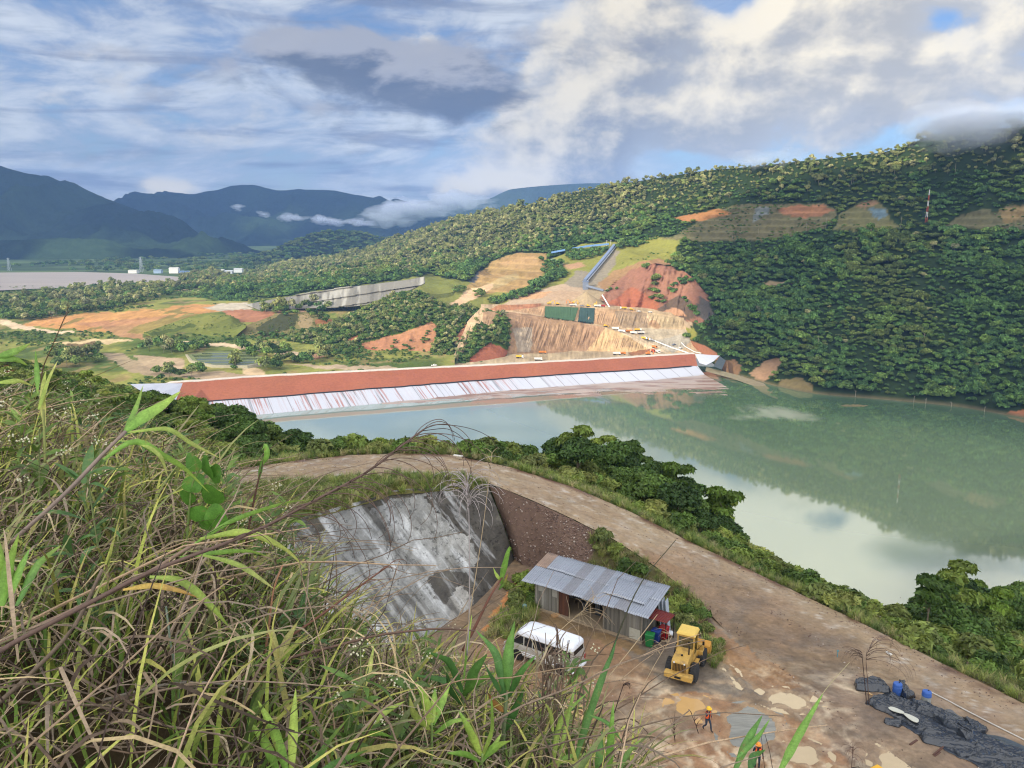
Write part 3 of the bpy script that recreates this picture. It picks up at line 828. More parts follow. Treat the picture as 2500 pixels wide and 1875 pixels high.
# liner: white sheets with grey seams and red run-off
def liner_material():
    m = bpy.data.materials.new('white_liner'); m.use_nodes = True
    t = NT(m.node_tree); t.n.clear()
    out = t.new('ShaderNodeOutputMaterial'); b = t.new('ShaderNodeBsdfPrincipled')
    uv = t.new('ShaderNodeAttribute'); uv.attribute_name = 'Col'
    x, y, _ = t.sep(uv.outputs['Vector'])                       # x metres along the dam / 500, y 0..1 up the slope
    xm = t.mul(x, 500.0)
    xs_ = t.m('MULTIPLY_ADD', y, 3.0, xm)
    n_run = t.noise(t.xyz(t.mul(xs_, 0.55), t.mul(y, 0.35), 0), 1.0, 5.0, 0.65)[0]
    n_pan = t.noise(t.xyz(t.mul(t.m('FLOOR', t.div(xm, 15.0)), 0.77), 0, 4.0), 1.3, 2.0, 0.5)[0]
    run = t.mul(t.ramp(n_run, 0.50, 0.60), t.ramp(n_pan, 0.42, 0.58))
    run = t.mul(run, t.ramp(xm, 400.0, 230.0))
    c = t.mix(t.mul(run, 0.85), C(178, 180, 188), C(150, 84, 62))
    grey = t.ramp(t.noise(t.xyz(t.mul(xs_, 0.30), t.mul(y, 0.2), 8.0), 0.9, 4.0, 0.6)[0], 0.56, 0.66)
    c = t.mix(t.mul(grey, t.mul(t.ramp(xm, 430.0, 200.0), 0.75)), c, C(104, 103, 104))
    fr = t.m('FRACT', t.div(xs_, 15.0))
    seam = t.m('LESS_THAN', fr, 0.05)
    c = t.mix(t.mul(seam, 0.6), c, C(96, 92, 92))
    wet = t.ramp(y, 0.22, 0.0)
    c = t.mix(t.mul(wet, 0.55), c, C(150, 142, 132))
    t.put(b.inputs['Base Color'], c); b.inputs['Roughness'].default_value = 0.55
    t.put(out.inputs[0], b.outputs[0])
    return m
ln = strip(foot - np.array((0, 0, 1.5)), mid + np.array((0, -0.4, -0.05)), 10)
along = np.r_[0, np.cumsum(np.linalg.norm(np.diff(foot, axis=0), axis=1))]
lc = np.zeros(ln.shape); lc[..., 0] = along[None] / 500; lc[..., 1] = np.linspace(0, 1, 10)[:, None]
child(gridmesh('white_liner', ln, liner_material(), lc, kind=None), dam)
M_dark = mat('black_plastic_pipe', C(38, 38, 42), rough=0.6)
mb = MB(); mb.tube([tuple(p + np.array((0, -0.9, 0.1))) for p in mid[::6]], 0.62, 5)
child(mb.build('seam_pipe', M_dark), dam)
cb = crest + np.array((0.6, 7.5, 0.0))
ct = np.stack([crest, crest + np.array((0, 0, 0.5)), cb + np.array((0, 0, 0.5)), cb + np.array((0, 14, -9.0))])
child(gridmesh('crest', ct, mat('crest_gravel', C(196, 184, 170), n1=(0.05, 0.2), n2=(0.6, 0.25), rough=0.9), None, kind=None, smooth=False), dam)
mwhite = mat('white_sheet', C(190, 191, 198), n1=(0.08, 0.08), n2=(0.7, 0.08), rough=0.5)
def facep(name, pts, mt, root, thick=0.25):
    pts = np.array(pts); n = len(pts)
    nn = np.cross(pts[1] - pts[0], pts[2] - pts[0]); nn /= np.linalg.norm(nn)
    if nn @ (np.array((0, 0, CZ)) - pts.mean(0)) < 0: nn = -nn
    V_ = np.r_[pts, pts - nn * thick]
    F_ = [tuple(range(n)), tuple(range(2 * n - 1, n - 1, -1))] + [(i, (i + 1) % n, (i + 1) % n + n, i + n) for i in range(n)]
    o = newmesh(name, V_, F_, mt)
    bm = bmesh.new(); bm.from_mesh(o.data); bmesh.ops.recalc_face_normals(bm, faces=bm.faces); bm.to_mesh(o.data); bm.free()
    return child(o, root) if root else o
facep('abutment_liner', [A(1697, 864, 761), A(1757, 868, 764), A(1742, 882, 750), A(1724, 891, 742), A(1708, 886, 744)], mwhite, dam)
facep('abutment_liner', [A(1757, 869, 763), A(1772, 880, 752), A(1762, 902, 733), A(1742, 894, 738)], mat('dark_liner', C(70, 78, 80), rough=0.5), dam)
facep('abutment_liner', [A(318, 938, 560), A(400, 936, 580), A(446, 936, 592), A(430, 976, 560), A(380, 972, 548), A(340, 952, 552)], mwhite, dam)
pl = rowsheet([[A(1722, 906, 738), A(1790, 925, 716), A(1850, 946, 682), A(1840, 960, 668)], [A(1724, 896, 748), A(1800, 915, 728), A(1865, 936, 695), A(1880, 950, 680)]], 40, 6)
gridmesh('shore_path', pl, M_ground, paint(pl, C(126, 116, 92), [], 3))
# beach of tailings along the right half of the dam
t_ = np.linspace(0, 1, 60)[:, None, None]
fb = foot[110:, :]
out_dir = (foot - crest); out_dir[:, 2] = 0; out_dir /= np.linalg.norm(out_dir, axis=1)[:, None]
reach = np.linspace(10, 75, len(fb)) * (0.6 + 0.8 * vnoise(np.arange(len(fb)) / 9.0, np.zeros(len(fb)), 3))
beach = fb[None] + out_dir[110:][None] * (t_ * reach[None, :, None] - 4)
hgt = 1.1 * (1 - t_[..., 0]) * np.linspace(0.35, 1.4, len(fb))[None] - 0.32
hgt = hgt + 0.55 * fbm(beach[..., 0] / 26, beach[..., 1] / 5, 4, 33, 0.6, True) - 0.10
beach[..., 2] = np.minimum(hgt, foot[110:, 2][None] + 0.3)
bc = np.empty(beach.shape); bc[:] = C(158, 140, 128)
kk = np.clip(fbm(beach[..., 0] / 18, beach[..., 1] / 4, 4, 35) * 3 + 0.4, 0, 1)[..., None]
bc = bc * (1 - kk) + np.array(C(128, 98, 84)) * kk
gridmesh('tailings_beach', beach, mat('wet_tailings', attr=True, n1=(0.1, 0.1), n2=(0.8, 0.1), rough=0.35, spec=0.5), bc)

# ------------------------------------------------------------------ near ground: road, yard, bank, outer slope
OUT = [(430, 1172, 118.0), (540, 1152, 118.0), (700, 1128, 117.8), (850, 1112, 117.4), (1000, 1107, 117.0), (1100, 1111, 116.8), (1250, 1142, 116.0), (1400, 1190, 114.4), (1550, 1255, 112.4), (1700, 1330, 110.6), (1900, 1425, 109.15), (2100, 1520, 109.0), (2300, 1620, 109.0), (2500, 1718, 109.0), (2900, 1915, 109.0)]
INN = [(430, 1215, 118.0), (540, 1196, 118.0), (700, 1176, 117.8), (850, 1164, 117.4), (1000, 1158, 117.0), (1100, 1160, 116.8), (1190, 1178, 116.2), (1300, 1222, 115.0), (1400, 1268, 113.6), (1500, 1318, 112.2), (1600, 1383, 110.6), (1700, 1462, 109.5), (1800, 1560, 109.06), (1900, 1650, 109.06), (2100, 1800, 109.06), (2300, 1950, 109.06)]
outer = np.array([Z(*p) for p in OUT]); inner = np.array([Z(*p) for p in INN])
road = rowsheet([list(inner), list(outer)], 520, 46)
rt = np.linspace(0, 1, road.shape[0])[:, None]
road[..., 2] += 0.06 * np.sin(rt * math.pi) - 0.05 * np.exp(-((rt - 0.3) / 0.06) ** 2) - 0.05 * np.exp(-((rt - 0.66) / 0.06) ** 2) + 0.03 * fbm(road[..., 0] * 1.3, road[..., 1] * 1.3, 4, 5) + 0.02
road[..., 2] -= .22 * np.clip(1 - rt / .10, 0, 1) * np.clip((project(road)[0] - 1690) / 60, 0, 1)
rcol = np.empty(road.shape); rcol[:] = C(152, 130, 102)
kk = np.clip(np.exp(-((rt - 0.3) / 0.09) ** 2) + np.exp(-((rt - 0.66) / 0.09) ** 2), 0, 1)[..., None] * np.clip(fbm(road[..., 0] / 3, road[..., 1] / 3, 3, 2) + 0.75, 0, 1)[..., None]
rcol = rcol * (1 - kk * 0.5) + np.array(C(130, 106, 82)) * kk * 0.5
pe = (np.clip(fbm(road[..., 0] * 2.2, road[..., 1] * 2.2, 3, 7) * 3 - 0.5, 0, 1) * (.4 + 1.6 * np.exp(-((rt - .78) / .08) ** 2) + 1.2 * np.exp(-((rt - .12) / .08) ** 2) + .8 * np.exp(-((rt - .48) / .06) ** 2)).clip(0, 1.6))[..., None]
rcol = rcol * (1 - pe * 0.45) + np.array(C(188, 178, 164)) * pe * 0.45
ru, rv = project(road)
rcol2 = paint(road, (0, 0, 0), [([(1560, 1330), (1680, 1400), (1800, 1480), (1920, 1570), (2040, 1680), (2200, 1790), (2500, 1900), (2300, 2000), (1900, 1900), (1700, 1640), (1680, 1480), (1600, 1400)], (1, 1, 1))], 14, 8)[..., :1]
rcol = rcol * (1 - 0.85 * rcol2) + np.array(C(138, 110, 82)) * 0.85 * rcol2
edge = np.clip((rt - 0.86) / 0.1, 0, 1)[..., None] * np.clip(fbm(road[..., 0] / 2, road[..., 1] / 2, 3, 17) * 2 + 0.7, 0, 1)[..., None]
rcol = rcol * (1 - edge) + np.array(C(96, 68, 48)) * edge

outer_px = np.array([p[:2] for p in OUT], float)
BB = [(1257, 1364), (1275, 1382), (1330, 1392), (1400, 1425), (1500, 1458), (1600, 1490), (1660, 1522), (1720, 1560), (1790, 1600)]
# yard
xs, ys = np.arange(-14, 62, 0.16), np.arange(28, 72, 0.16)
X, Y = np.meshgrid(xs, ys)
yard = np.stack([X, Y, 109 + 0.035 * fbm(X / 3, Y / 3, 4, 1) + 0.012 * fbm(X * 2.2, Y * 2.2, 3, 2)], -1)
yu, yv = project(yard)
PUDS = [[(1872, 1694), (1930, 1692), (1965, 1712), (1945, 1728), (1900, 1722), (1874, 1712)],
        [(1962, 1706), (2000, 1690), (2045, 1680), (2080, 1662), (2095, 1664), (2060, 1690), (2010, 1714), (1975, 1716)],
        [(1652, 1712), (1700, 1708), (1722, 1722), (1712, 1742), (1670, 1750), (1650, 1738)],
        [(1910, 1826), (1960, 1818), (2006, 1838), (1996, 1858), (1950, 1866), (1915, 1850)],
        [(1785, 1740), (1830, 1728), (1880, 1742), (1893, 1770), (1885, 1810), (1840, 1826), (1780, 1826), (1772, 1780)],
        [(1756, 1606), (1766, 1604), (1776, 1625), (1796, 1655), (1822, 1690), (1812, 1690), (1786, 1660), (1764, 1630)],
        [(2165, 1832), (2190, 1838), (2222, 1864), (2240, 1900), (2150, 1895), (2150, 1850)]]
wet = np.zeros(X.shape)
for _p in PUDS:
    m_ = inpoly(_p, yu + 20 * fbm(X * 1.1, Y * 1.1, 5, 8, .6), yv + 15 * fbm(X * 1.4, Y * 1.4, 4, 18)).astype(float)
    for _ in range(5): m_ = (m_ + np.roll(m_, 1, 0) + np.roll(m_, -1, 0) + np.roll(m_, 1, 1) + np.roll(m_, -1, 1)) / 5
    wet = np.maximum(wet, m_)
yard[..., 2] += np.where(wet < .45, .05 * (wet > .01), 0) - .16 * np.clip(wet - .35, 0, 1)
def track(poly, w, dep, c, cc):
    """a pair of tyre ruts pressed in the mud along a line"""
    p = np.array([Z(u, v, 109)[:2] for u, v in poly])
    s = np.r_[0, np.cumsum(np.linalg.norm(np.diff(p, axis=0), axis=1))]
    q = pchip(s, p, np.linspace(0, s[-1], 60))
    for off in (-w, w):
        d = np.gradient(q, axis=0); nrm = np.stack([-d[:, 1], d[:, 0]], 1); nrm /= np.linalg.norm(nrm, axis=1)[:, None]
        r = q + nrm * off
        lo, hi = r.min(0) - 1, r.max(0) + 1
        ix = np.where((xs > lo[0]) & (xs < hi[0]))[0]; iy = np.where((ys > lo[1]) & (ys < hi[1]))[0]
        if len(ix) == 0 or len(iy) == 0: continue
        sl = np.s_[iy[0]:iy[-1] + 1, ix[0]:ix[-1] + 1]
        P_ = yard[sl][..., :2]
        dist = np.full(P_.shape[:2], 1e9)
        for a in r: dist = np.minimum(dist, np.hypot(P_[..., 0] - a[0], P_[..., 1] - a[1]))
        k = np.exp(-(dist / 0.26) ** 2)
        yard[sl][..., 2] -= dep * k - dep * 0.5 * np.exp(-((dist - 0.5) / 0.16) ** 2)
        kc = (k * np.clip(fbm(P_[..., 0] * 1.5, P_[..., 1] * 1.5, 3, 3) + 0.6, 0, 1))[..., None] * c
        cc[sl] = cc[sl] * (1 - kc) + np.array(C(196, 166, 130)) * kc
yz = [
    ([(1500, 1480), (1700, 1480), (1800, 1560), (1960, 1690), (1700, 1700), (1560, 1700), (1480, 1600)], C(118, 104, 88)),
    ([(1150, 1560), (1480, 1560), (1640, 1660), (1750, 1760), (1700, 1900), (1200, 1900)], C(138, 108, 80)),
    ([(1420, 1700), (1700, 1680), (1900, 1740), (2050, 1800), (2100, 1900), (1400, 1900)], C(146, 110, 78)),
    ([(1690, 1470), (1760, 1540), (1850, 1600), (2020, 1690), (1990, 1700), (1860, 1692), (1790, 1640), (1720, 1560)], C(142, 106, 72)),
    ([(1900, 1690), (2080, 1640), (2300, 1700), (2600, 1800), (2600, 1950), (2150, 1950), (2000, 1780)], C(134, 112, 90)),
    ([(1640, 1600), (1790, 1640), (1800, 1690), (1680, 1690), (1560, 1700)], C(122, 110, 94)),
    ([(1480, 1720), (1640, 1700), (1700, 1760), (1640, 1800), (1480, 1790)], C(150, 122, 92)),
    ([(1180, 1540), (1240, 1440), (1266, 1410), (1280, 1420), (1230, 1500), (1200, 1560)], C(190, 128, 76)),
    ([(1180, 1560), (1230, 1480), (1300, 1470), (1300, 1500), (1260, 1560)], C(96, 92, 48)),
    ([(1290, 1490), (1330, 1490), (1580, 1585), (1570, 1600), (1300, 1510)], C(128, 104, 72)),
]
def mud(Gd):
    X, Y = Gd[..., 0], Gd[..., 1]; yu, yv = project(Gd)
    c = paint(Gd, C(130, 107, 82), yz, 16, 21)
    stk = np.clip(fbm(X / 1.1 + Y / 2.4, Y / 1.4 - X / 3.2, 5, 41, 0.6, True) * 1.9 - 0.2, 0, 1) * np.clip(fbm(X / 5, Y / 5, 3, 43) * 2 + 0.7, 0, 1)
    stk = (stk * np.clip((yv - 1600) / 80, 0, 1) * np.clip((2350 - yu) / 300, 0, 1) * np.clip((yu - 1380) / 120, 0, 1))[..., None]
    c = c * (1 - 0.85 * stk) + np.array(C(206, 186, 156)) * 0.85 * stk
    fan = np.clip(fbm((X * .86 + Y * .5) * 1.3, (Y * .86 - X * .5) / 5, 4, 44, .6, True) * 1.6, 0, 1) * inpoly(yz[3][0], yu, yv)
    c = c * (1 - .4 * fan[..., None]) + np.array(C(104, 78, 54)) * .4 * fan[..., None]
    dk = np.clip(fbm(X / 2.6, Y / 1.8, 5, 47) * 2.6, 0, 1)[..., None]
    c = c * (1 - 0.45 * dk) + np.array(C(88, 78, 68)) * 0.45 * dk
    fine = fbm(X * 2.5, Y * 2.5, 4, 48)[..., None]
    return c * (1 + .28 * fine)
ycol = mud(yard)
_m = (np.clip(wet * 5, 0, 1) * (.55 + .5 * fbm(X * 2, Y * 2, 3, 6)))[..., None].clip(0, 1)
ycol = ycol * (1 - .7 * _m) + np.array(C(172, 146, 112)) * .7 * _m
rm = mud(road)
_ru, _rv = project(road)
_w = (np.clip((_ru - 1560) / 260, 0, 1) * np.clip((0.80 - rt + .12 * fbm(road[..., 0] / 2, road[..., 1] / 2, 3, 5)) / 0.3, 0, 1))[..., None]
rcol = rcol * (1 - _w) + rm * _w
rcol = rcol * (1 + .22 * fbm(road[..., 0] * 2.5, road[..., 1] * 2.5, 4, 49)[..., None])
gridmesh('dirt_road', road, M_mud, rcol)
track([(1560, 1640), (1640, 1670), (1760, 1720), (1900, 1780), (2100, 1880)], 0.95, 0.05, 0.5, ycol)
track([(1500, 1740), (1600, 1700), (1700, 1680), (1800, 1690), (1900, 1720)], 0.9, 0.05, 0.55, ycol)
track([(1700, 1480), (1760, 1560), (1850, 1650), (1950, 1740), (2080, 1850)], 1.0, 0.06, 0.25, ycol)
track([(1760, 1500), (1830, 1580), (1930, 1680), (2060, 1790), (2240, 1900)], 1.0, 0.05, 0.25, ycol)
track([(1440, 1660), (1540, 1690), (1640, 1740), (1740, 1830), (1800, 1900)], 0.9, 0.05, 0.45, ycol)
track([(1520, 1780), (1600, 1800), (1700, 1850)], 0.8, 0.05, 0.5, ycol)
yo = gridmesh('yard_ground', yard, M_mud, ycol)
_lim = np.interp(yu, outer_px[:, 0], outer_px[:, 1])
_bi = np.interp(yu, [p[0] for p in BB], [p[1] for p in BB])
_drop = ((yv < _lim + 14) & (yu > 1750)) | ((yu < 1690) & (yv < _bi - 10)) | ((yu < 1800) & (yv < _lim + 60))
bm = bmesh.new(); bm.from_mesh(yo.data); bm.verts.ensure_lookup_table()
bmesh.ops.delete(bm, geom=[bm.verts[i] for i in np.where(_drop.ravel())[0]], context='VERTS')
bm.to_mesh(yo.data); bm.free()

# puddles of pale slurry
M_pud = mat('slurry_water', C(196, 174, 138), n1=(0.4, 0.05), n2=(2, 0.05), rough=0.08, spec=0.5)
M_pud2 = mat('grey_slurry', C(136, 134, 124), n1=(0.9, 0.42), n2=(3.0, 0.34), rough=0.14, spec=0.5, stretch=(0.35, 2.2, 1))
_np = [0]
def puddle(px, label, mt=M_pud, z=None, rag=0, seed=0):
    """a flat sheet of slurry lying in a hollow of the yard; its edge is where the mud rises through it"""
    _np[0] += 1
    p = np.array([Z(u, v, z or 108.992 - .0025 * _np[0]) for u, v in px]); n = len(p); q = []
    for i in range(n):
        p0, p1, p2, p3 = p[i - 1], p[i], p[(i + 1) % n], p[(i + 2) % n]
        for t in np.linspace(0, 1, 8, endpoint=False):
            q.append(0.5 * (2*p1 + (p2-p0)*t + (2*p0-5*p1+4*p2-p3)*t*t + (3*p1-p0-3*p2+p3)*t**3))
    q = np.array(q); c = q.mean(0)
    if z is None:
        q[:, :2] += (q[:, :2] - c[:2]) / (np.linalg.norm(q[:, :2] - c[:2], axis=1)[:, None] + 1e-6) * .8
    o = newmesh('puddle', np.r_[q, q - np.array((0, 0, 0.03))] - c, [tuple(range(len(q)))] + [(i, i + len(q), (i + 1) % len(q) + len(q), (i + 1) % len(q)) for i in range(len(q))], mt)
    o.location = c
    return tag(o, label, 'puddle', 'puddles in the muddy yard')
puddle([(1872, 1694), (1930, 1692), (1965, 1712), (1945, 1728), (1900, 1722), (1874, 1712)], 'largest pale cream puddle, right of the walking person', seed=1)
puddle([(1962, 1706), (2000, 1690), (2045, 1680), (2080, 1662), (2095, 1664), (2060, 1690), (2010, 1714), (1975, 1716)], 'cream puddle stretching up towards the black plastic sheets', seed=2)
puddle([(1652, 1712), (1700, 1708), (1722, 1722), (1712, 1742), (1670, 1750), (1650, 1738)], 'ochre puddle behind the walking person', mat('ochre_slurry', C(200, 160, 104), n1=(0.4, 0.08), n2=(2, 0.05), rough=0.1), seed=3)
puddle([(1910, 1826), (1960, 1818), (2006, 1838), (1996, 1858), (1950, 1866), (1915, 1850)], 'oval cream puddle near the bottom edge', seed=4)
puddle([(1785, 1740), (1830, 1728), (1880, 1742), (1893, 1770), (1885, 1810), (1840, 1826), (1780, 1826), (1772, 1780)], 'wide grey slurry patch streaked with cream in front of the person', M_pud2, rag=0.22, seed=5)
puddle([(1756, 1606), (1766, 1604), (1776, 1625), (1796, 1655), (1822, 1690), (1812, 1690), (1786, 1660), (1764, 1630)], 'thin cream runnel curving past the wheel loader', rag=0.1, seed=6)
puddle([(2165, 1832), (2190, 1838), (2222, 1864), (2240, 1900), (2150, 1895), (2150, 1850)], 'cream puddle beside the yellow machine at the bottom edge', seed=7)

# bank between yard and road
bank_b = [Z(u, v, 108.9) for u, v in BB]
BI = [(1194, 1186, 116.0), (1230, 1194, 115.8), (1300, 1224, 115.0), (1350, 1246, 114.3), (1400, 1270, 113.6), (1500, 1320, 112.2), (1600, 1385, 110.6), (1660, 1430, 110.0), (1720, 1485, 109.4), (1800, 1562, 109.0)]
bank_t = [Z(u, v, z - 0.05) for u, v, z in BI]
bank = rowsheet([bank_b, bank_t], 260, 90)
bw = np.sin(np.linspace(0, math.pi, bank.shape[0]))[:, None] * np.clip((222 - np.arange(260)) / 30, 0, 1)[None]
bank[..., 2] += bw * (0.5 * fbm(bank[..., 0] / 2.5, bank[..., 1] / 2.5, 4, 3) + 0.12 * fbm(bank[..., 0] * 2, bank[..., 1] * 2, 4, 4))
bank = bank[:, :222]; bank[:, -8:, 2] -= np.linspace(0, .5, 8)[None]
bcol = paint(bank, C(84, 78, 48), [([(1120, 1150), (1230, 1160), (1300, 1205), (1400, 1262), (1450, 1290), (1450, 1340), (1430, 1380), (1330, 1400), (1240, 1390), (1120, 1400)], C(104, 84, 72)),
     ([(1600, 1380), (1720, 1480), (1690, 1530), (1640, 1490)], C(98, 86, 56)), ([(1690, 1440), (1860, 1560), (1800, 1640), (1680, 1545)], C(122, 100, 78))], 12, 31)
gridmesh('bank', bank, M_near, bcol)

# outer slope from the road down to the water, with the wooded spur on the left
SL = [
    (-700, [(1260, 60), (1060, 100), (890, 170), (760, 250), (800, 330)]),
    (-350, [(1255, 62), (1070, 100), (905, 165), (800, 235), (840, 320)]),
    (0, [(1240, 66), (1085, 98), (945, 155), (880, 210), (905, 300)]),
    (300, [(1215, 66), (1100, 92), (990, 140), (960, 180), (1000, 290)]),
    (430, [OUT[0], (1110, 88), (1040, 118), (1012, 150), (1060, 260)]),
    (540, [OUT[1], (1118, 83), (1065, 108), (1050, 132), (1110, 220)]),
    (650, [(1136, None), (1118, 82), (1080, 102), (1064, 122), (1150, 190)]),
    (760, [(1121, None), (1112, 82), (1112, 97), (1120, 112), (1240, 150)]),
    (900, [(1109, None), (1100, 82), (1130, 92), (1190, 105), (1320, 135)]),
    (1100, [(1111, None), (1102, 84), (1124, 94), (1180, 108), (1330, 138)]),
    (1250, [(1142, None), (1122, 88), (1118, 104), (1150, 124), (1380, 155)]),
    (1450, [(1212, None), (1182, 88), (1160, 110), (1165, 136), (1330, 170)]),
    (1600, [(1280, None), (1246, 85), (1222, 104), (1224, 124), (1400, 152)]),
    (1750, [(1354, None), (1322, 78), (1305, 94), (1320, 110), (1500, 138)]),
    (1900, [(1425, None), (1402, 68), (1390, 80), (1412, 95), (1600, 122)]),
    (2080, [(1510, None), (1490, 62), (1482, 74), (1510, 90), (1700, 112)]),
    (2200, [(1570, None), (1548, 58), (1532, 69), (1530, 84), (1690, 108)]),
    (2350, [(1645, None), (1604, 57), (1552, 75), (1508, 104), (1600, 146)]),
    (2500, [(1718, None), (1655, 55), (1575, 75), (1490, 112), (1560, 170)]),
    (2950, [(1940, None), (1820, 51), (1680, 72), (1520, 115), (1580, 190)]),
]
def outz(u):
    return np.interp(u, [p[0] for p in OUT], [p[2] for p in OUT])
scols = []
for u, ps in SL:
    pts = []
    for k, p in enumerate(ps):
        if k == 0 and len(p) == 3: pts.append(Z(*p) - np.array((0, 0, 0.03)))
        elif k == 0 and p[1] is None: pts.append(Z(u, p[0], outz(u)) - np.array((0, 0, 0.03)))
        else: pts.append(A(u, *p))
    d = pts[-1] - pts[-2]; d = d / np.linalg.norm(d[:2])
    need = (pts[-1][2] + 6) / max(0.35, -d[2])
    pts.append(pts[-1] + d * need if d[2] < -0.35 else pts[-1] + np.array((d[0] * need, d[1] * need, -(pts[-1][2] + 6))))
    scols.append((u, pts))
slope = colsheet(scols, 520, 200)
sw = np.sin(np.linspace(0, math.pi, 200))[:, None] ** 0.7
slope[..., 2] += sw * (1.3 * fbm(slope[..., 0] / 14, slope[..., 1] / 14, 4, 55))
su, sv = project(slope)
scol_ = paint(slope, C(66, 74, 36), [
    ([(2180, 1490), (2300, 1450), (2420, 1460), (2480, 1500), (2420, 1560), (2250, 1550)], C(84, 82, 44)),
    ([(-400, 860), (60, 850), (110, 900), (90, 960), (-400, 960)], C(132, 74, 50))], 12, 61)
tq = np.linspace(0, 1, 200)[:, None, None]
lip = np.clip(1 - tq / 0.10, 0, 1) * np.clip(0.6 + fbm(slope[..., 0] / 3, slope[..., 1] / 3, 3, 66), 0, 1)[..., None]
scol_ = scol_ * (1 - lip * 0.6) + np.array(C(98, 70, 48)) * lip * 0.6
gridmesh('hillside', slope, M_near, scol_)

# sprayed concrete face below the bend
CW_T = [(640, 1300, 117.6), (740, 1262, 117.6), (800, 1245, 117.5), (900, 1218, 117.3), (960, 1198, 117.0), (1055, 1190, 116.8), (1130, 1184, 116.5), (1192, 1188, 116.0)]
CW_M = [(700, 1480, 113.2), (780, 1420, 113.2), (860, 1370, 113.0), (930, 1340, 112.8), (1010, 1320, 112.6), (1080, 1312, 112.6), (1150, 1300, 112.6), (1228, 1280, 112.8)]
CW_B = [(760, 1720, 108.9), (840, 1660, 108.9), (920, 1610, 108.9), (1000, 1575, 108.9), (1070, 1545, 108.9), (1120, 1510, 108.9), (1165, 1476, 108.9), (1256, 1366, 109.0)]
cw = rowsheet([[Z(*p) for p in CW_B], [Z(*p) for p in CW_M], [Z(*p) for p in CW_T]], 520, 130, True)
cu, cv2 = project(cw)
cn = fbm(cw[..., 0] / 1.6, cw[..., 2] / 1.6, 4, 9) * 0.22 + fbm(cw[..., 0] * 1.5, cw[..., 2] * 1.5, 3, 19) * 0.06
cw[..., 1] += cn
cc = paint(cw, C(142, 141, 136), [
    ([(1010, 1175), (1200, 1175), (1265, 1366), (1165, 1495), (1085, 1450), (1150, 1390), (1150, 1350), (1100, 1290), (1045, 1220)], C(76, 72, 66)), ([(1105, 1300), (1140, 1310), (1170, 1360), (1150, 1385), (1105, 1350)], C(150, 148, 142)),
    ([(880, 1215), (1060, 1180), (1200, 1180), (1200, 1215), (1150, 1215), (1070, 1205), (960, 1212), (900, 1245)], C(84, 80, 70)),
    ([(1040, 1420), (1090, 1390), (1170, 1400), (1210, 1380), (1170, 1470), (1110, 1480), (1060, 1460)], C(80, 76, 70)),
    ([(740, 1255), (800, 1240), (790, 1300), (760, 1300)], C(92, 86, 74)),
    ([(1110, 1440), (1140, 1430), (1150, 1480), (1120, 1540), (1090, 1520)], C(150, 146, 138))], 20, 77)
sst = fbm(cu / 26 - cv2 / 34, cu / 220 + cv2 / 200, 5, 78, 0.6)
kk = np.clip(sst * 3.2 - 0.25, 0, 1)[..., None]
cc = cc * (1 - kk * 0.75) + np.array(C(72, 68, 62)) * kk * 0.7
kk = np.clip(-sst * 3.0 - 0.55, 0, 1)[..., None]
cc = cc * (1 - kk * 0.6) + np.array(C(206, 206, 204)) * kk * 0.6
kk = np.clip(fbm(cw[..., 0] * 0.9, cw[..., 2] * 0.9, 5, 88) * 3 - 0.8, 0, 1)[..., None]
cc = cc * (1 - kk * 0.5) + np.array(C(100, 96, 84)) * kk * 0.5
cc = cc * (1 + .30 * fbm(cw[..., 0] * 2.2, cw[..., 2] * 2.2, 4, 89)[..., None])
kk = (fbm(cu / 7, cv2 / 7, 4, 90, .6) > .30) & (fbm(cu / 60, cv2 / 60, 3, 91) > -.05)
cc[kk] *= .55
o = gridmesh('retaining_wall', cw, mat('sprayed_concrete', attr=True, n1=(0.9, 0.22), n2=(6.0, 0.30), bump=0.7, bscale=4.0, bdist=0.08, rough=0.9), cc, kind=None)
sol = o.modifiers.new('thickness', 'SOLIDIFY'); sol.thickness = 0.4; sol.offset = -1
tag(o, 'weathered grey sprayed concrete face with black stains below the road bend', 'retaining wall')
# verge between the concrete face and the road (tops meet the road edge), and the ground on the left of it
tp = [Z(*p) for p in CW_T]
vg = rowsheet([[p + np.array((0, -0.3, -0.3)) for p in tp], [p + np.array((0.0, 0.6, 0.15)) for p in tp], [Z(430, 1217, 118.0), Z(560, 1195, 118.0), Z(700, 1177, 117.8), Z(850, 1166, 117.4), Z(1000, 1160, 117.0), Z(1100, 1162, 116.8), Z(1192, 1180, 116.2)]], 160, [6, 20])
vg[..., 2] += 0.08 * fbm(vg[..., 0], vg[..., 1], 4, 3)
gridmesh('verge', vg, M_near, paint(vg, C(92, 88, 46), [], 5))
lb = rowsheet([[Z(-500, 1760, 108.9), Z(100, 1790, 108.9), Z(500, 1780, 108.9), Z(752, 1735, 108.8)], [Z(-500, 1420, 113), Z(100, 1430, 113), Z(450, 1440, 113), Z(706, 1485, 113)], [Z(-500, 1262, 118), Z(100, 1240, 118), Z(432, 1218, 117.95), Z(648, 1302, 117.5)]], 120, 30, True)
lb[..., 2] += .35 * fbm(lb[..., 0] / 2, lb[..., 1] / 2, 4, 13) * np.sin(np.linspace(0, math.pi, lb.shape[0]))[:, None]
gridmesh('bank', lb, M_near, paint(lb, C(76, 80, 44), [], 5))
rl = rowsheet([[Z(-500, 1262, 117.95), Z(100, 1240, 117.95), Z(436, 1217, 117.97)], [Z(-500, 1225, 117.95), Z(100, 1200, 117.95), Z(436, 1170, 117.97)]], 60, 10)
gridmesh('dirt_road', rl, M_mud, paint(rl, C(152, 130, 102), [], 5))
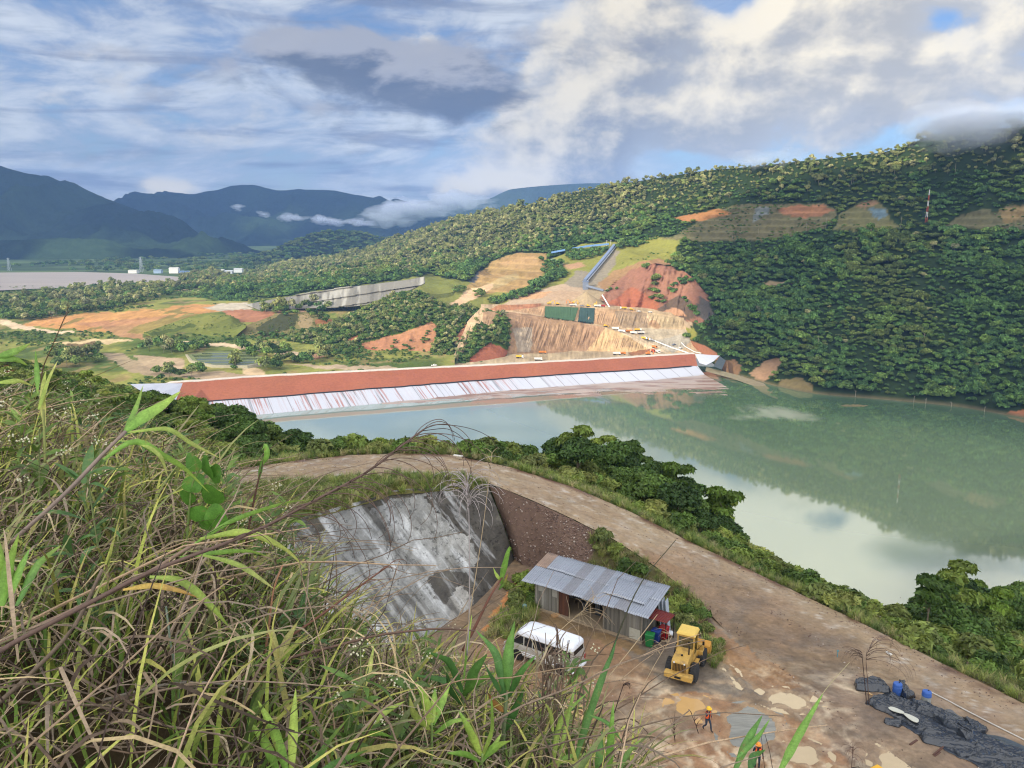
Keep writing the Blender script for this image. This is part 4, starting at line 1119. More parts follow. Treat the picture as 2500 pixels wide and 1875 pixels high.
# concrete wall far left, along the foot of the wooded hill
FW_T = [(600, 743, 1085), (660, 732, 1082), (740, 718, 1075), (800, 707, 1068), (900, 695, 1055), (1000, 682, 1045), (1036, 675, 1040)]
FW_B = [(640, 756, 1040), (700, 754, 1035), (780, 750, 1030), (850, 748, 1022), (905, 742, 1015), (960, 728, 1012), (1038, 690, 1030)]
fw = rowsheet([[A(*p) for p in FW_B], [A(*p) for p in FW_T]], 200, 30)
fu, fv = project(fw)
q = (fv - np.interp(fu, [600, 1040], [740, 672])) / 22
fw[..., 1] += (np.floor(q) - q) * 5
fc = paint(fw, C(120, 116, 106), [], 2)
kk = np.clip(fbm(fu / 9, fv / 60, 4, 5) * 2.4, 0, 1)[..., None]
fc = fc * (1 - kk * 0.6) + np.array(C(84, 82, 76)) * kk * 0.6
kk = np.clip(fbm(fu / 12 + 50, fv / 50, 4, 15) * 2.8 - 0.3, 0, 1)[..., None]
fc = fc * (1 - kk * 0.7) + np.array(C(168, 164, 152)) * kk * 0.7
o = gridmesh('retaining_wall', fw, mat('far_concrete', attr=True, n1=(0.05, 0.12), n2=(0.5, 0.2), rough=0.95), fc, kind=None)
sol = o.modifiers.new('thickness', 'SOLIDIFY'); sol.thickness = 1.2; sol.offset = -1
tag(o, 'long pale stepped concrete wall far off below the wooded ridge', 'retaining wall')
fp = rowsheet([[A(640, 760, 1035), A(780, 756, 1026), A(905, 750, 1010), A(980, 738, 1000), A(1045, 710, 1010)], [A(640, 740, 1090), A(780, 738, 1085), A(905, 735, 1075), A(980, 720, 1070), A(1045, 685, 1060)]], 40, 6)

# ------------------------------------------------------------------ unseen blockers added out of frame to shade near side, right hill, mountains
def shade_blocker(points, zc, thick, grow, seed):
    q = []
    for p in points:
        t = (zc - p[2]) / TO_SUN.z
        q.append((p[0] + TO_SUN.x * t, p[1] + TO_SUN.y * t))
    q = np.array(q); c = q.mean(0)
    ang = np.linspace(0, 2 * math.pi, 97)[:-1]
    # support function of the outline
    R = np.array([max(0, *[(p - c) @ np.array((math.cos(a), math.sin(a))) for p in q]) for a in ang])
    # true hull radius along each direction
    rad = []
    for a in ang:
        d = np.array((math.cos(a), math.sin(a)))
        rad.append(min((h / max(1e-3, d @ np.array((math.cos(b), math.sin(b)))) for b, h in zip(ang, R) if d @ np.array((math.cos(b), math.sin(b))) > 0.05)))
    rad = np.array(rad) + grow
    rows = []
    for k in np.linspace(-1, 1, 25):
        f = math.cos(k * math.pi / 2) ** 0.35
        z = zc + thick * math.sin(k * math.pi / 2)
        rr = rad * max(f, 0.001)
        x, y = c[0] + rr * np.cos(ang), c[1] + rr * np.sin(ang)
        nz = 0.5 + fbm(x / 70, y / 70, 4, seed)
        rr = rr + 18 * fbm(x / 60 + 5, y / 60, 4, seed + 1) * (f > 0.3)
        rows.append(np.stack([c[0] + rr * np.cos(ang), c[1] + rr * np.sin(ang), z + nz * thick * 0.6], -1))
    Gd = np.array(rows); Gd = np.concatenate([Gd, Gd[:, :1]], 1)
    return gridmesh('shade_blockers', Gd, mat('blocker_white', (0.85, 0.85, 0.86), n1=(0.01, 0.0), n2=(0.1, 0.0), rough=1.0, spec=0.0))
fg_pts = [(-60, -30, 140), (60, -30, 140), (90, 30, 110), (-70, 60, 118), (-40, 130, 108), (40, 150, 95), (160, 130, 80), (170, 60, 100)]
shade_blocker(fg_pts, 900, 40, 40, 5)
rh = [A(1745, 700, 925), A(1760, 800, 820), A(1800, 890, 745), A(1700, 575, 1090), A(1830, 505, 1080), A(2000, 478, 1010), A(2200, 455, 940), A(2420, 430, 865), A(2800, 480, 770), A(3100, 700, 600), Z(2000, 990, 0), Z(2400, 1060, 0), Z(2900, 1150, 0)]
shade_blocker(rh, 950, 45, 10, 6)
mtn = [A(-600, 380, 4900), A(0, 430, 4800), A(288, 505, 4500), A(620, 470, 6500), A(960, 515, 6200), A(1250, 590, 5600), A(900, 635, 4200), A(60, 655, 2650), A(700, 655, 2750), A(-600, 662, 2500), A(500, 640, 3900), A(-400, 640, 3000), A(150, 640, 3300)]
shade_blocker(mtn, 1700, 90, 520, 7)
# ================================================================== vegetation
def leaf_material(name, rough=0.55, trans=0.25, var=0.55, spec=0.25, spots=0):
    m = bpy.data.materials.new(name); m.use_nodes = True
    t = NT(m.node_tree); t.n.clear()
    out = t.new('ShaderNodeOutputMaterial'); b = t.new('ShaderNodeBsdfPrincipled')
    at = t.new('ShaderNodeAttribute'); at.attribute_name = 'Col'
    oi = t.new('ShaderNodeObjectInfo')
    k = t.m('MULTIPLY_ADD', t.sub(oi.outputs['Random'], 0.5), var, 1.0)
    c = t.mix(1.0, at.outputs['Color'], t.xyz(k, t.m('MULTIPLY_ADD', k, 0.9, 0.1), t.m('MULTIPLY_ADD', k, 0.6, 0.4)), 'MULTIPLY')
    if spots:
        g = t.new('ShaderNodeNewGeometry').outputs['Position']
        n1, n2 = t.noise(g, 22.0, 4.0, .6)[0], t.noise(g, 160.0, 3.0, .6)[0]
        q = t.m('MULTIPLY_ADD', t.sub(n1, .5), 1.1, t.m('MULTIPLY_ADD', t.sub(n2, .5), .9, 1.0))
        c = t.mix(1.0, c, t.xyz(q, q, q), 'MULTIPLY')
        c = t.mix(t.mul(t.ramp(n1, .60, .72), spots), c, C(150, 118, 72))
    t.put(b.inputs['Base Color'], c); b.inputs['Roughness'].default_value = rough; b.inputs['Specular IOR Level'].default_value = spec
    if trans:
        tr = t.new('ShaderNodeBsdfTranslucent'); t.put(tr.inputs['Color'], c)
        mx = t.new('ShaderNodeMixShader'); mx.inputs[0].default_value = trans
        t.put(mx.inputs[1], b.outputs[0]); t.put(mx.inputs[2], tr.outputs[0]); t.put(out.inputs[0], mx.outputs[0])
    else: t.put(out.inputs[0], b.outputs[0])
    return m
L_near = leaf_material('leaf_near')
L_far = leaf_material('leaf_far', 0.9, 0.12, 0.7, 0.05)
protos = bpy.data.collections.new('plant_sources')                # never linked to the scene: only a source of mesh data
def proto(o):
    for c_ in list(o.users_collection): c_.objects.unlink(o)
    protos.objects.link(o)
    return o
ICO = None
def ico(n=2):
    bm = bmesh.new(); bmesh.ops.create_icosphere(bm, subdivisions=n, radius=1.0)
    v = np.array([tuple(x.co) for x in bm.verts]); f = np.array([[q.index for q in x.verts] for x in bm.faces]); bm.free()
    return v, f
ICO1, ICO2 = ico(1), ico(2)
def crown(rs, lobes, n, leaf, c0, cvar=0.3, core=0.72, aspect=1.7, droop=0.25, icos=None, hue=0.15):
    """leaf clumps spread through a set of lobes (centre, radii) over rough inner masses"""
    V_, F_, K_ = [], [], []
    off = 0
    iv, if_ = icos or ICO1
    for (c, r) in lobes:
        q = iv * (1 + 0.28 * (rs.random(len(iv)) - 0.5))[:, None] * np.array(r) * core + np.array(c)
        V_.append(q); F_.append(np.c_[if_, if_[:, 2]][:, :3] + off); off += len(q)
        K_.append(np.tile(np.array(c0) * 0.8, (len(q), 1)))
    tri = np.concatenate(F_)
    w = np.array([r[0] * r[1] + r[1] * r[2] for _, r in lobes]); w /= w.sum()
    li = rs.choice(len(lobes), n, p=w)
    d = rs.normal(size=(n, 3)); d[:, 2] = np.where(d[:, 2] < -0.3, -d[:, 2] * 0.6, d[:, 2]); d /= np.linalg.norm(d, axis=1)[:, None]
    cc = np.array([l[0] for l in lobes])[li]; rr = np.array([l[1] for l in lobes])[li]
    p = cc + d * rr * (0.78 + 0.34 * rs.random(n))[:, None]
    nrm = d * 0.9 + rs.normal(size=(n, 3)) * 0.55; nrm[:, 2] += 0.35; nrm /= np.linalg.norm(nrm, axis=1)[:, None]
    t1 = np.cross(nrm, rs.normal(size=(n, 3))); t1 /= np.linalg.norm(t1, axis=1)[:, None]
    t2 = np.cross(nrm, t1)
    s = leaf * (0.55 + 0.9 * rs.random(n))[:, None]
    a = p + t1 * s * aspect * 0.5 - np.array((0, 0, 1)) * s * droop; b_ = p + t2 * s * 0.5; c_ = p - t1 * s * aspect * 0.5 - np.array((0, 0, 1)) * s * droop; e = p - t2 * s * 0.5
    q = np.stack([a, b_, c_, e], 1).reshape(-1, 3)
    lob = 1 + 0.22 * (rs.random(len(lobes)) - 0.5) * 2
    br = (1 + cvar * (rs.random(n) * 2 - 1)) * lob[li]
    hv_ = rs.random(n) * hue
    kc = np.array(c0) * br[:, None] * np.stack([1 + hv_, np.ones(n), 1 - hv_ * 0.5], 1)
    K_.append(np.repeat(kc, 4, 0)); V_.append(q)
    i = np.arange(n) * 4 + off
    t_ = np.concatenate([tri, np.stack([i, i + 1, i + 2], 1), np.stack([i, i + 2, i + 3], 1)])
    return np.concatenate(V_), t_, np.concatenate(K_)
def rand_lobes(rs, k, R, H, zc, r0):
    L = []
    for _ in range(k):
        a, q = rs.random() * 6.28, math.sqrt(rs.random()) * R
        r = r0 * (0.7 + 0.6 * rs.random())
        L.append(((q * math.cos(a), q * math.sin(a), zc + (rs.random() - 0.5) * H - q * 0.25), (r, r * (0.85 + 0.3 * rs.random()), r * (0.6 + 0.3 * rs.random()))))
    return L
# far crowns: dark, and pale olive brightened to sunlit tone, unit radius about 1
FAR_D, FAR_P = [], []
rs = np.random.default_rng(5)
for k in range(6):
    v, f, c = crown(rs, rand_lobes(rs, 7, 0.72, 0.5, 0.75, 0.52), 240, 0.24, [C(100, 126, 66), C(88, 117, 61), C(114, 136, 74), C(78, 106, 58), C(108, 124, 68), C(92, 126, 72)][k], 0.5)
    FAR_D.append(proto(newmesh('fardark_%d' % k, v, f, L_far, c)))
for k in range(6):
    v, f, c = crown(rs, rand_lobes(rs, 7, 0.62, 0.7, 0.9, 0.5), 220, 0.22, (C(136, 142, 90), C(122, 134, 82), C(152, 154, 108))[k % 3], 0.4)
    # a pale stem under the crown
    mb = MB(); mb.tube([(0, 0, -0.8), (0.05, 0, 0.9)], 0.05, 4); n0 = len(v)
    v = np.r_[v, np.array(mb.v)]; tf = []
    for q in mb.f:
        for j in range(1, len(q) - 1): tf.append((q[0] + n0, q[j] + n0, q[j + 1] + n0))
    f = np.r_[f, np.array(tf)]; c = np.r_[c, np.tile(C(150, 142, 120), (len(mb.v), 1))]
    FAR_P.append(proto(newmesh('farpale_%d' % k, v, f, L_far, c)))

def scatter(Gd, mask, dens, mind, rs, wz=True):
    """random points on a grid surface: dens per square metre where mask, thinned to distance mind"""
    a, b, c_, d = Gd[:-1, :-1], Gd[:-1, 1:], Gd[1:, 1:], Gd[1:, :-1]
    ar = np.abs((c_ - a)[..., 0] * (d - b)[..., 1] - (c_ - a)[..., 1] * (d - b)[..., 0]) * 0.5
    mk = mask[:-1, :-1] & mask[1:, 1:]
    w = (ar * mk * (dens if np.isscalar(dens) else dens[:-1, :-1])).ravel()
    n = int(w.sum())
    if n < 1: return np.zeros((0, 3))
    i = rs.choice(w.size, n, p=w / w.sum())
    ny, nx = ar.shape
    r, s = np.divmod(i, nx)
    fx, fy = rs.random(n)[:, None], rs.random(n)[:, None]
    p = (Gd[r, s] * (1 - fx) + Gd[r, s + 1] * fx) * (1 - fy) + (Gd[r + 1, s] * (1 - fx) + Gd[r + 1, s + 1] * fx) * fy
    if not mind: return p
    cell, keep = {}, []
    for j, q in enumerate(p):
        key = (int(q[0] // mind), int(q[1] // mind)); ok = True
        for ddx in (-1, 0, 1):
            for ddy in (-1, 0, 1):
                for m_ in cell.get((key[0] + ddx, key[1] + ddy), ()):
                    if (p[m_][0] - q[0]) ** 2 + (p[m_][1] - q[1]) ** 2 < mind * mind: ok = False; break
                if not ok: break
            if not ok: break
        if ok: cell.setdefault(key, []).append(j); keep.append(j)
    return p[keep]
def stuff(name, pts, scl, idx, sources, rs, label, cat, tilt=0.08):
    """one object of kind stuff: the sources set out on the points by geometry nodes"""
    n = len(pts)
    me = bpy.data.meshes.new(name); me.vertices.add(n); me.vertices.foreach_set('co', np.asarray(pts, np.float32).ravel())
    def at(nm, typ, key, val): a = me.attributes.new(nm, typ, 'POINT'); a.data.foreach_set(key, np.asarray(val).ravel())
    scl = np.asarray(scl, np.float32); scl = np.repeat(scl[:, None], 3, 1) if scl.ndim == 1 else scl
    at('scl', 'FLOAT_VECTOR', 'vector', scl)
    rot = np.stack([(rs.random(n) - 0.5) * 2 * tilt, (rs.random(n) - 0.5) * 2 * tilt, rs.random(n) * 6.283], 1).astype(np.float32)
    at('rot', 'FLOAT_VECTOR', 'vector', rot); at('idx', 'INT', 'value', np.asarray(idx, np.int32))
    o = bpy.data.objects.new(name, me); col.objects.link(o)
    cl = bpy.data.collections.new(name + '_sources')
    for s in sources: cl.objects.link(s)
    ng = bpy.data.node_groups.new(name, 'GeometryNodeTree')
    ng.interface.new_socket('Geometry', in_out='INPUT', socket_type='NodeSocketGeometry')
    ng.interface.new_socket('Geometry', in_out='OUTPUT', socket_type='NodeSocketGeometry')
    N = ng.nodes; L = ng.links
    gi, go = N.new('NodeGroupInput'), N.new('NodeGroupOutput')
    ci = N.new('GeometryNodeCollectionInfo'); ci.inputs['Collection'].default_value = cl
    ci.inputs['Separate Children'].default_value = True; ci.inputs['Reset Children'].default_value = True
    ip = N.new('GeometryNodeInstanceOnPoints'); ip.inputs['Pick Instance'].default_value = True
    def na(nm, typ):
        q = N.new('GeometryNodeInputNamedAttribute'); q.data_type = typ; q.inputs['Name'].default_value = nm; return q.outputs[0]
    L.new(gi.outputs[0], ip.inputs['Points']); L.new(ci.outputs[0], ip.inputs['Instance'])
    L.new(na('idx', 'INT'), ip.inputs['Instance Index']); L.new(na('rot', 'FLOAT_VECTOR'), ip.inputs['Rotation']); L.new(na('scl', 'FLOAT_VECTOR'), ip.inputs['Scale'])
    L.new(ip.outputs[0], go.inputs[0])
    md = o.modifiers.new('set out', 'NODES'); md.node_group = ng
    return tag(o, label, cat, kind='stuff')
def inframe(p, m=60):
    u, v = project(p)
    return (u > -m) & (u < 2500 + m) & (v < 1875 + m)
def near_poly(u, v, polys):
    r = np.zeros(np.shape(u), bool)
    for p in polys: r |= inpoly(p, u, v)
    return r

# ---- forest on the big hill
rs = np.random.default_rng(17)
isf = np.abs(hcol - np.array(FOREST)).sum(-1) < 1e-4
TREEPATCH = [  # groves among the bare slopes
    [(1322, 640), (1345, 632), (1372, 650), (1385, 675), (1360, 690), (1330, 692)], [(1190, 735), (1260, 715), (1330, 690), (1340, 700), (1280, 728), (1200, 745)],
    [(1105, 715), (1125, 697), (1140, 702), (1125, 720)], [(1155, 725), (1175, 707), (1185, 712), (1180, 728)], [(1390, 612), (1480, 606), (1470, 625), (1400, 640), (1380, 630)],
    [(1098, 672), (1130, 655), (1180, 625), (1230, 612), (1235, 622), (1190, 640), (1150, 668)], [(1500, 610), (1520, 590), (1600, 575), (1610, 590), (1540, 606)],
    [(1590, 680), (1605, 682), (1625, 740), (1615, 750), (1590, 740)], [(1625, 700), (1680, 680), (1700, 690), (1640, 720)], [(1665, 720), (1690, 735), (1705, 770), (1680, 775)],
    [(1478, 712), (1505, 703), (1510, 710), (1485, 716)], [(1560, 655), (1590, 650), (1590, 660), (1565, 664)], [(1770, 540), (1790, 530), (1800, 545)], [(700, 742), (790, 738), (800, 747), (690, 755)]]
hmask = (isf | near_poly(hu, hv, TREEPATCH)) & (hu > -150) & (hu < 2750) & (hill[..., 2] > 2.0)
dn = np.where(hill[..., 1] < 1000, 0.085, 0.06)
pts = scatter(hill, hmask, dn, 3.6, rs)
pu_, pv_ = project(pts)
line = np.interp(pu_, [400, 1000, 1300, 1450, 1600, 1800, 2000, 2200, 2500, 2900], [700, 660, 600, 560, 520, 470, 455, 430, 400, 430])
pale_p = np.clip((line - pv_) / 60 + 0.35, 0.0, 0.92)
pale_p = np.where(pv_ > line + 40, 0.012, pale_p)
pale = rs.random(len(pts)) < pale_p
nrmf = np.clip((1300 - pts[:, 1]) / 600, 0, 1)
scl = (2.3 + 2.7 * rs.random(len(pts)) ** 2.0) * np.where(pale, 0.95, 1.08)
sc3 = np.stack([scl, scl, scl * (0.8 + 0.5 * rs.random(len(pts)))], 1)
_pn = fbm(pts[:, 0] / 55, pts[:, 1] / 80, 3, 19) * 3.2 + rs.normal(size=len(pts)) * .55
scl *= 1 + .3 * np.clip(fbm(pts[:, 0] / 40 + 9, pts[:, 1] / 60, 3, 29) * 2, -1, 1) + .55 * (rs.random(len(pts)) < .04)
sc3 = np.stack([scl, scl, scl * (0.75 + 0.6 * rs.random(len(pts)))], 1)
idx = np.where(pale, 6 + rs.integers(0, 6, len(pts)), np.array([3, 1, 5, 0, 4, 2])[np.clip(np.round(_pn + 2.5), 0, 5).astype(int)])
base = pts + np.array((0, 0, 1.0)) * (sc3[:, 2] * np.where(pale, 0.25 + 0.2 * rs.random(len(pts)), 0.15))[:, None]
big = np.where(inframe(pts, -10) & ~pale & (pv_ > 560))[0]
big = big[np.argsort(pts[big, 1])][:250]
isb = np.zeros(len(pts), bool); isb[big] = True
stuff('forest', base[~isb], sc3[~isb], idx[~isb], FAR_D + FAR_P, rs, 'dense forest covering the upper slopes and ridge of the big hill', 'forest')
first = {}
for j in big:
    k = int(idx[j])
    o = bpy.data.objects.new('forest_tree', FAR_D[k].data); col.objects.link(o)
    o.location = base[j]; o.scale = sc3[j]; o.rotation_euler = (0, 0, rs.random() * 6.28)
    tag(o, 'dark green round crowned tree in the shaded forest above the far shore', 'tree', 'forest trees above the far shore')

# ---- trees on the middle ground: groves on the plateau and the wooded mounds
BELT = [[(-60, 770), (-60, 742), (60, 728), (180, 712), (330, 690), (420, 682), (560, 690), (640, 700), (620, 720), (470, 706), (430, 716), (330, 745), (180, 768), (60, 790)],
        [(640, 752), (780, 748), (900, 744), (960, 735), (965, 748), (905, 757), (780, 762), (640, 768)], [(330, 850), (390, 840), (520, 850), (500, 862), (400, 866)], [(560, 842), (620, 850), (590, 858)], [(595, 852), (690, 850), (720, 866), (640, 880), (600, 872)], [(560, 890), (590, 892), (585, 906), (556, 904)],
        [(620, 900), (690, 895), (690, 908), (630, 912)], [(120, 868), (260, 862), (250, 890), (140, 900)], [(380, 912), (500, 908), (510, 918), (380, 930)], [(660, 880), (800, 870), (810, 880), (690, 892)]]
pm = near_poly(pu, pv, BELT)
p1 = scatter(plat, pm, 0.016, 7.0, rs)
gu, gv = project(green_hill)
gcol_bare = [[(869, 893), (872, 848), (881, 840), (930, 826), (1000, 806), (1055, 786), (1070, 796), (1064, 830), (1045, 870), (1064, 888), (1000, 900)],
             [(1098, 838), (1120, 812), (1150, 780), (1172, 760), (1176, 770), (1152, 798), (1120, 842)], [(1140, 895), (1150, 875), (1175, 850), (1200, 838), (1225, 845), (1246, 862), (1240, 878), (1200, 880)],
             [(845, 838), (855, 828), (878, 815), (880, 828), (850, 838)], [(690, 862), (800, 862), (868, 884), (868, 905), (690, 905)], [(1180, 768), (1202, 768), (1208, 797), (1190, 800)]]
gm = ~near_poly(gu, gv, gcol_bare)
p2 = scatter(green_hill, gm, 0.14, 2.3, rs)
p3 = scatter(green_hill, near_poly(gu, gv, [[(950, 830), (975, 832), (965, 870), (950, 875)], [(985, 840), (1005, 830), (1005, 870), (985, 872)], [(1030, 815), (1050, 810), (1045, 850), (1025, 860)]]), 0.04, 3.0, rs)
bu, bv = project(mound_b)
p4 = scatter(mound_b, near_poly(bu, bv, [[(690, 765), (780, 755), (812, 765), (800, 790), (740, 764), (695, 772)], [(630, 812), (724, 805), (724, 832), (630, 842)]]), 0.03, 4.0, rs)
qu, qv = project(pond_hill)
p5 = scatter(pond_hill, near_poly(qu, qv, [[(800, 850), (890, 846), (890, 880), (830, 882)]]), 0.03, 4.0, rs)
lu_, lv_ = project(lh)
pp = np.concatenate([p1, p2, p3, p4, p5])

s_ = np.concatenate([3.6 + 3.4 * rs.random(len(p1)), 1.6 + 1.7 * rs.random(len(p2)), 1.5 + rs.random(len(p3)), 2.2 + 1.5 * rs.random(len(p4)), 1.8 + 1.2 * rs.random(len(p5))])
ty = np.concatenate([np.where(rs.random(len(p1)) < 0.25, 1, 0), np.where(rs.random(len(p2)) < 0.2, 1, 0), np.zeros(len(p3)), np.zeros(len(p4)), np.zeros(len(p5))])
ii = np.where(ty > 0, 6 + rs.integers(0, 6, len(pp)), rs.integers(0, 6, len(pp)))
sz = np.stack([s_, s_, s_ * (0.85 + 0.5 * rs.random(len(pp)))], 1)
bs = pp + np.array((0, 0, 1)) * (sz[:, 2] * np.where(ty > 0, 0.8, 0.1))[:, None]
nb = len(p1)
lg = np.argsort(-(s_[:nb] / pp[:nb, 1]) * inframe(pp[:nb]))[:110]
isg = np.zeros(len(pp), bool); isg[lg] = True
stuff('woodland', bs[~isg], sz[~isg], ii[~isg], FAR_D + FAR_P, rs, 'low woodland on the green mounds and groves of the plateau behind the dam', 'woodland')
for j in lg:
    src = (FAR_D + FAR_P)[int(ii[j])]
    o = bpy.data.objects.new('plateau_tree', src.data); col.objects.link(o)
    o.location = bs[j]; o.scale = sz[j]; o.rotation_euler = (0, 0, rs.random() * 6.28)
    tag(o, 'tree of the groves on the green plateau at the left behind the dam', 'tree', 'trees of the plateau groves')
# scrub over the plateau, the grassy benches and low wooded hill
scr_m = (fbm(plat[..., 0] / 60, plat[..., 1] / 60, 4, 77) > 0.05) & pbase
q1 = scatter(plat, scr_m, 0.03, 2.5, rs)
q2 = scatter(hill, (np.abs(hcol - np.array(GRASS_Y)).sum(-1) < 0.01) & (fbm(hx / 40, hy / 40, 4, 79) > 0.22), 0.010, 4, rs)
q2 = np.concatenate([q2, scatter(hill, near_poly(hu, hv, [TERR1, TERR2, TERR3]) & (fbm(hx / 25, hy / 25, 4, 79) > 0.12), .05, 2, rs)])
q3 = scatter(lh, np.ones(lh.shape[:2], bool), 0.0035, 12, rs)
q4 = np.concatenate([scatter(m_, fbm(m_[..., 0] / 20, m_[..., 1] / 20, 4, 3) > 0.02, 0.06, 1.5, rs) for m_ in (mound_a, mound_b)])
vv = val[(val[..., 1] > 1900) & (np.abs(val[..., 0]) < 1800) & (val[..., 1] < 3600)]
xm_, ym_ = rs.uniform(-1500, 1100, 2600), rs.uniform(2080, 3500, 2600)
keep = (fbm(xm_ / 260, ym_ / 160, 4, 7) > 0.0) & (np.abs(xm_) < ym_ * 0.75)
q5 = np.stack([xm_[keep], ym_[keep], np.full(keep.sum(), 30.0)], 1)
qq = np.concatenate([q1, q2, q3, q4, q5])
s5 = np.concatenate([0.9 + 1.4 * rs.random(len(q1)), 0.8 + 1.2 * rs.random(len(q2)), 6 + 5 * rs.random(len(q3)), 0.4 + 0.7 * rs.random(len(q4)) ** 2, 5 + 7 * rs.random(len(q5))])
stuff('scrub', qq, np.stack([s5, s5, s5 * 0.9], 1), rs.integers(0, 6, len(qq)), FAR_D, rs, 'scattered scrub over the plateau, the grassy benches and the valley', 'scrub')
# bare pale trunks standing out of the forest
def bare_trunk(p, h, lab):
    mb = MB(); r = 0.32
    mb.tube([(0, 0, -1), (0.15, 0, h * 0.5), (0.1, 0.1, h)], r, 5, r * 0.5)
    for k in range(3):
        a = rs.random() * 6.28; z0 = h * (0.7 + 0.1 * k)
        mb.tube([(0.1, 0, z0), (0.1 + 1.2 * math.cos(a), 1.2 * math.sin(a), z0 + 1.4)], 0.15, 4, 0.05)
    o = mb.build('bare_trunk', mat('pale_trunk', C(140, 132, 112), n1=(0.3, 0.2), n2=(2, 0.2)))
    o.location = p
    return tag(o, lab, 'tree trunk', 'bare trunks in the forest')
def surf(Gd, u, v):
    gu_, gv_ = project(Gd)
    ok = Gd[..., 1] > 10
    d = np.where(ok, np.hypot(gu_ - u, gv_ - v), 1e9)
    i = np.unravel_index(np.argmin(d), d.shape)
    return Gd[i].copy()
for (u, v) in [(1640, 650), (1790, 585), (1850, 575), (1965, 572), (2015, 560), (2200, 560), (2290, 560), (1998, 850), (2256, 840), (2330, 430), (2080, 450)]:
    bare_trunk(surf(hill, u, v), rs.uniform(9, 15), 'bare pale trunk standing above the forest crowns on the big hill')
for (u, v) in [(2090, 968), (2230, 985), (2260, 990), (2320, 1000), (2400, 1015)]:
    bare_trunk(surf(hill, u, v), rs.uniform(4, 7), 'dead pale trunk at the water edge below the forest')

# ---- near slope: individual trees and shrubs
rs = np.random.default_rng(29)
TREES, SHRUBS = [], []
for k in range(5):
    v, f, c = crown(rs, rand_lobes(rs, 9, 1.7, 1.5, 4.3, 1.15), 2100, 0.27, [C(76, 104, 48), C(88, 114, 54), C(68, 94, 46), C(102, 124, 58), C(80, 108, 52)][k], 0.42, 0.70, 2.0, 0.3, ICO2)
    cr = proto(newmesh('crown', v, f, L_near, c))
    mb = MB(); mb.tube([(0, 0, -1.2), (0.1, 0.05, 1.6), (0.0, 0.1, 4.2)], 0.16, 6, 0.06)
    for j in range(5):
        a = j * 1.3 + k; mb.tube([(0.05, 0.05, 2.2 + 0.25 * j), (0.8 * math.cos(a), 0.8 * math.sin(a), 3.3 + 0.2 * j), (1.5 * math.cos(a), 1.5 * math.sin(a), 4.1)], 0.06, 5, 0.02)
    tk = proto(mb.build('trunk', M_bark))
    TREES.append((cr, tk))
for k in range(4):   # layered light crowns on bare stems
    lob = [((rs.normal() * 0.9, rs.normal() * 0.9, 4.6 + 0.5 * j), (1.0, 1.0, 0.32)) for j in range(5)]
    v, f, c = crown(rs, lob, 900, 0.36, [C(100, 128, 54), C(114, 136, 60), C(88, 118, 52), C(122, 142, 62)][k], 0.4, 0.45, 2.2, 0.35)
    cr = proto(newmesh('crown', v, f, L_near, c))
    mb = MB(); mb.tube([(0, 0, -1.2), (0.15, 0, 2.5), (0.0, 0.1, 5.0)], 0.10, 6, 0.05)
    for j in range(4):
        a = j * 1.6 + k; mb.tube([(0.1, 0.05, 3.4 + 0.3 * j), (1.0 * math.cos(a), 1.0 * math.sin(a), 4.6 + 0.3 * j)], 0.045, 5, 0.02)
    TREES.append((cr, proto(mb.build('trunk', M_bark))))
for k in range(6):
    v, f, c = crown(rs, rand_lobes(rs, 6, 0.8, 0.5, 0.75, 0.55), 620, 0.22, [C(92, 118, 54), C(114, 134, 62), C(80, 106, 50), C(126, 142, 70), C(104, 118, 64), C(134, 144, 80)][k], 0.42, 0.66, 2.4, 0.2)
    SHRUBS.append(proto(newmesh('shrub', v, f, L_near, c)))
def place_tree(p, s, k, label, group, name='broadleaf_tree', cat='tree'):
    r = empty(name, tuple(p), rs.random() * 6.28, label, cat, group)
    r.scale = (s, s, s * (0.85 + 0.3 * rs.random()))
    for src, nm in zip(TREES[k], ('crown', 'trunk')):
        o = bpy.data.objects.new(nm, src.data); col.objects.link(o); o.parent = r
    return r
GROVES = [
    ([(1330, 1170), (1400, 1110), (1480, 1095), (1560, 1115), (1640, 1160), (1720, 1235), (1800, 1300), (1800, 1340), (1700, 1310), (1560, 1235), (1440, 1180)], 0.065, 2.0, 'broad dark tree on the wooded knoll between the gravel road and the water', 'trees on the knoll beyond the road'),
    ([(-100, 960), (100, 905), (300, 965), (440, 1010), (540, 1040), (650, 1075), (760, 1115), (790, 1140), (640, 1128), (430, 1120), (200, 1110), (-100, 1110)], 0.045, 2.3, 'dark tree on the steep spur at the left above the dam end', 'trees on the left spur'),
    ([(2230, 1540), (2330, 1470), (2420, 1455), (2540, 1450), (2640, 1540), (2540, 1570), (2400, 1575), (2300, 1570)], 0.04, 2.6, 'bushy tree on the promontory at the right edge above the near arm of water', 'trees on the right promontory'),
]
ntree = 0
for poly, den, md, lab, grp_ in GROVES:
    p = scatter(slope, inpoly(poly, su, sv) & (np.linspace(0, 1, 200)[:, None] > .13), den, md, rs)
    o_ = np.argsort(p[:, 1])[:85]
    for q in p[o_]:
        s = rs.uniform(0.55, 1.15)
        place_tree(q - np.array((0, 0, 1.2)), s, int(rs.choice(9, p=[.16, .14, .16, .1, .14, .08, .08, .08, .06])), lab, grp_)
        ntree += 1
sh_m = inpoly([(1240, 1120), (1440, 1170), (1600, 1235), (1750, 1320), (1900, 1405), (2080, 1490), (2200, 1545), (2380, 1600), (2600, 1690), (2600, 1560), (2400, 1490), (2200, 1500), (2080, 1450), (1900, 1370), (1760, 1270), (1600, 1180), (1400, 1120)], su, sv)
sl_v = np.linspace(0, 1, 200)[:, None] * np.ones_like(su)
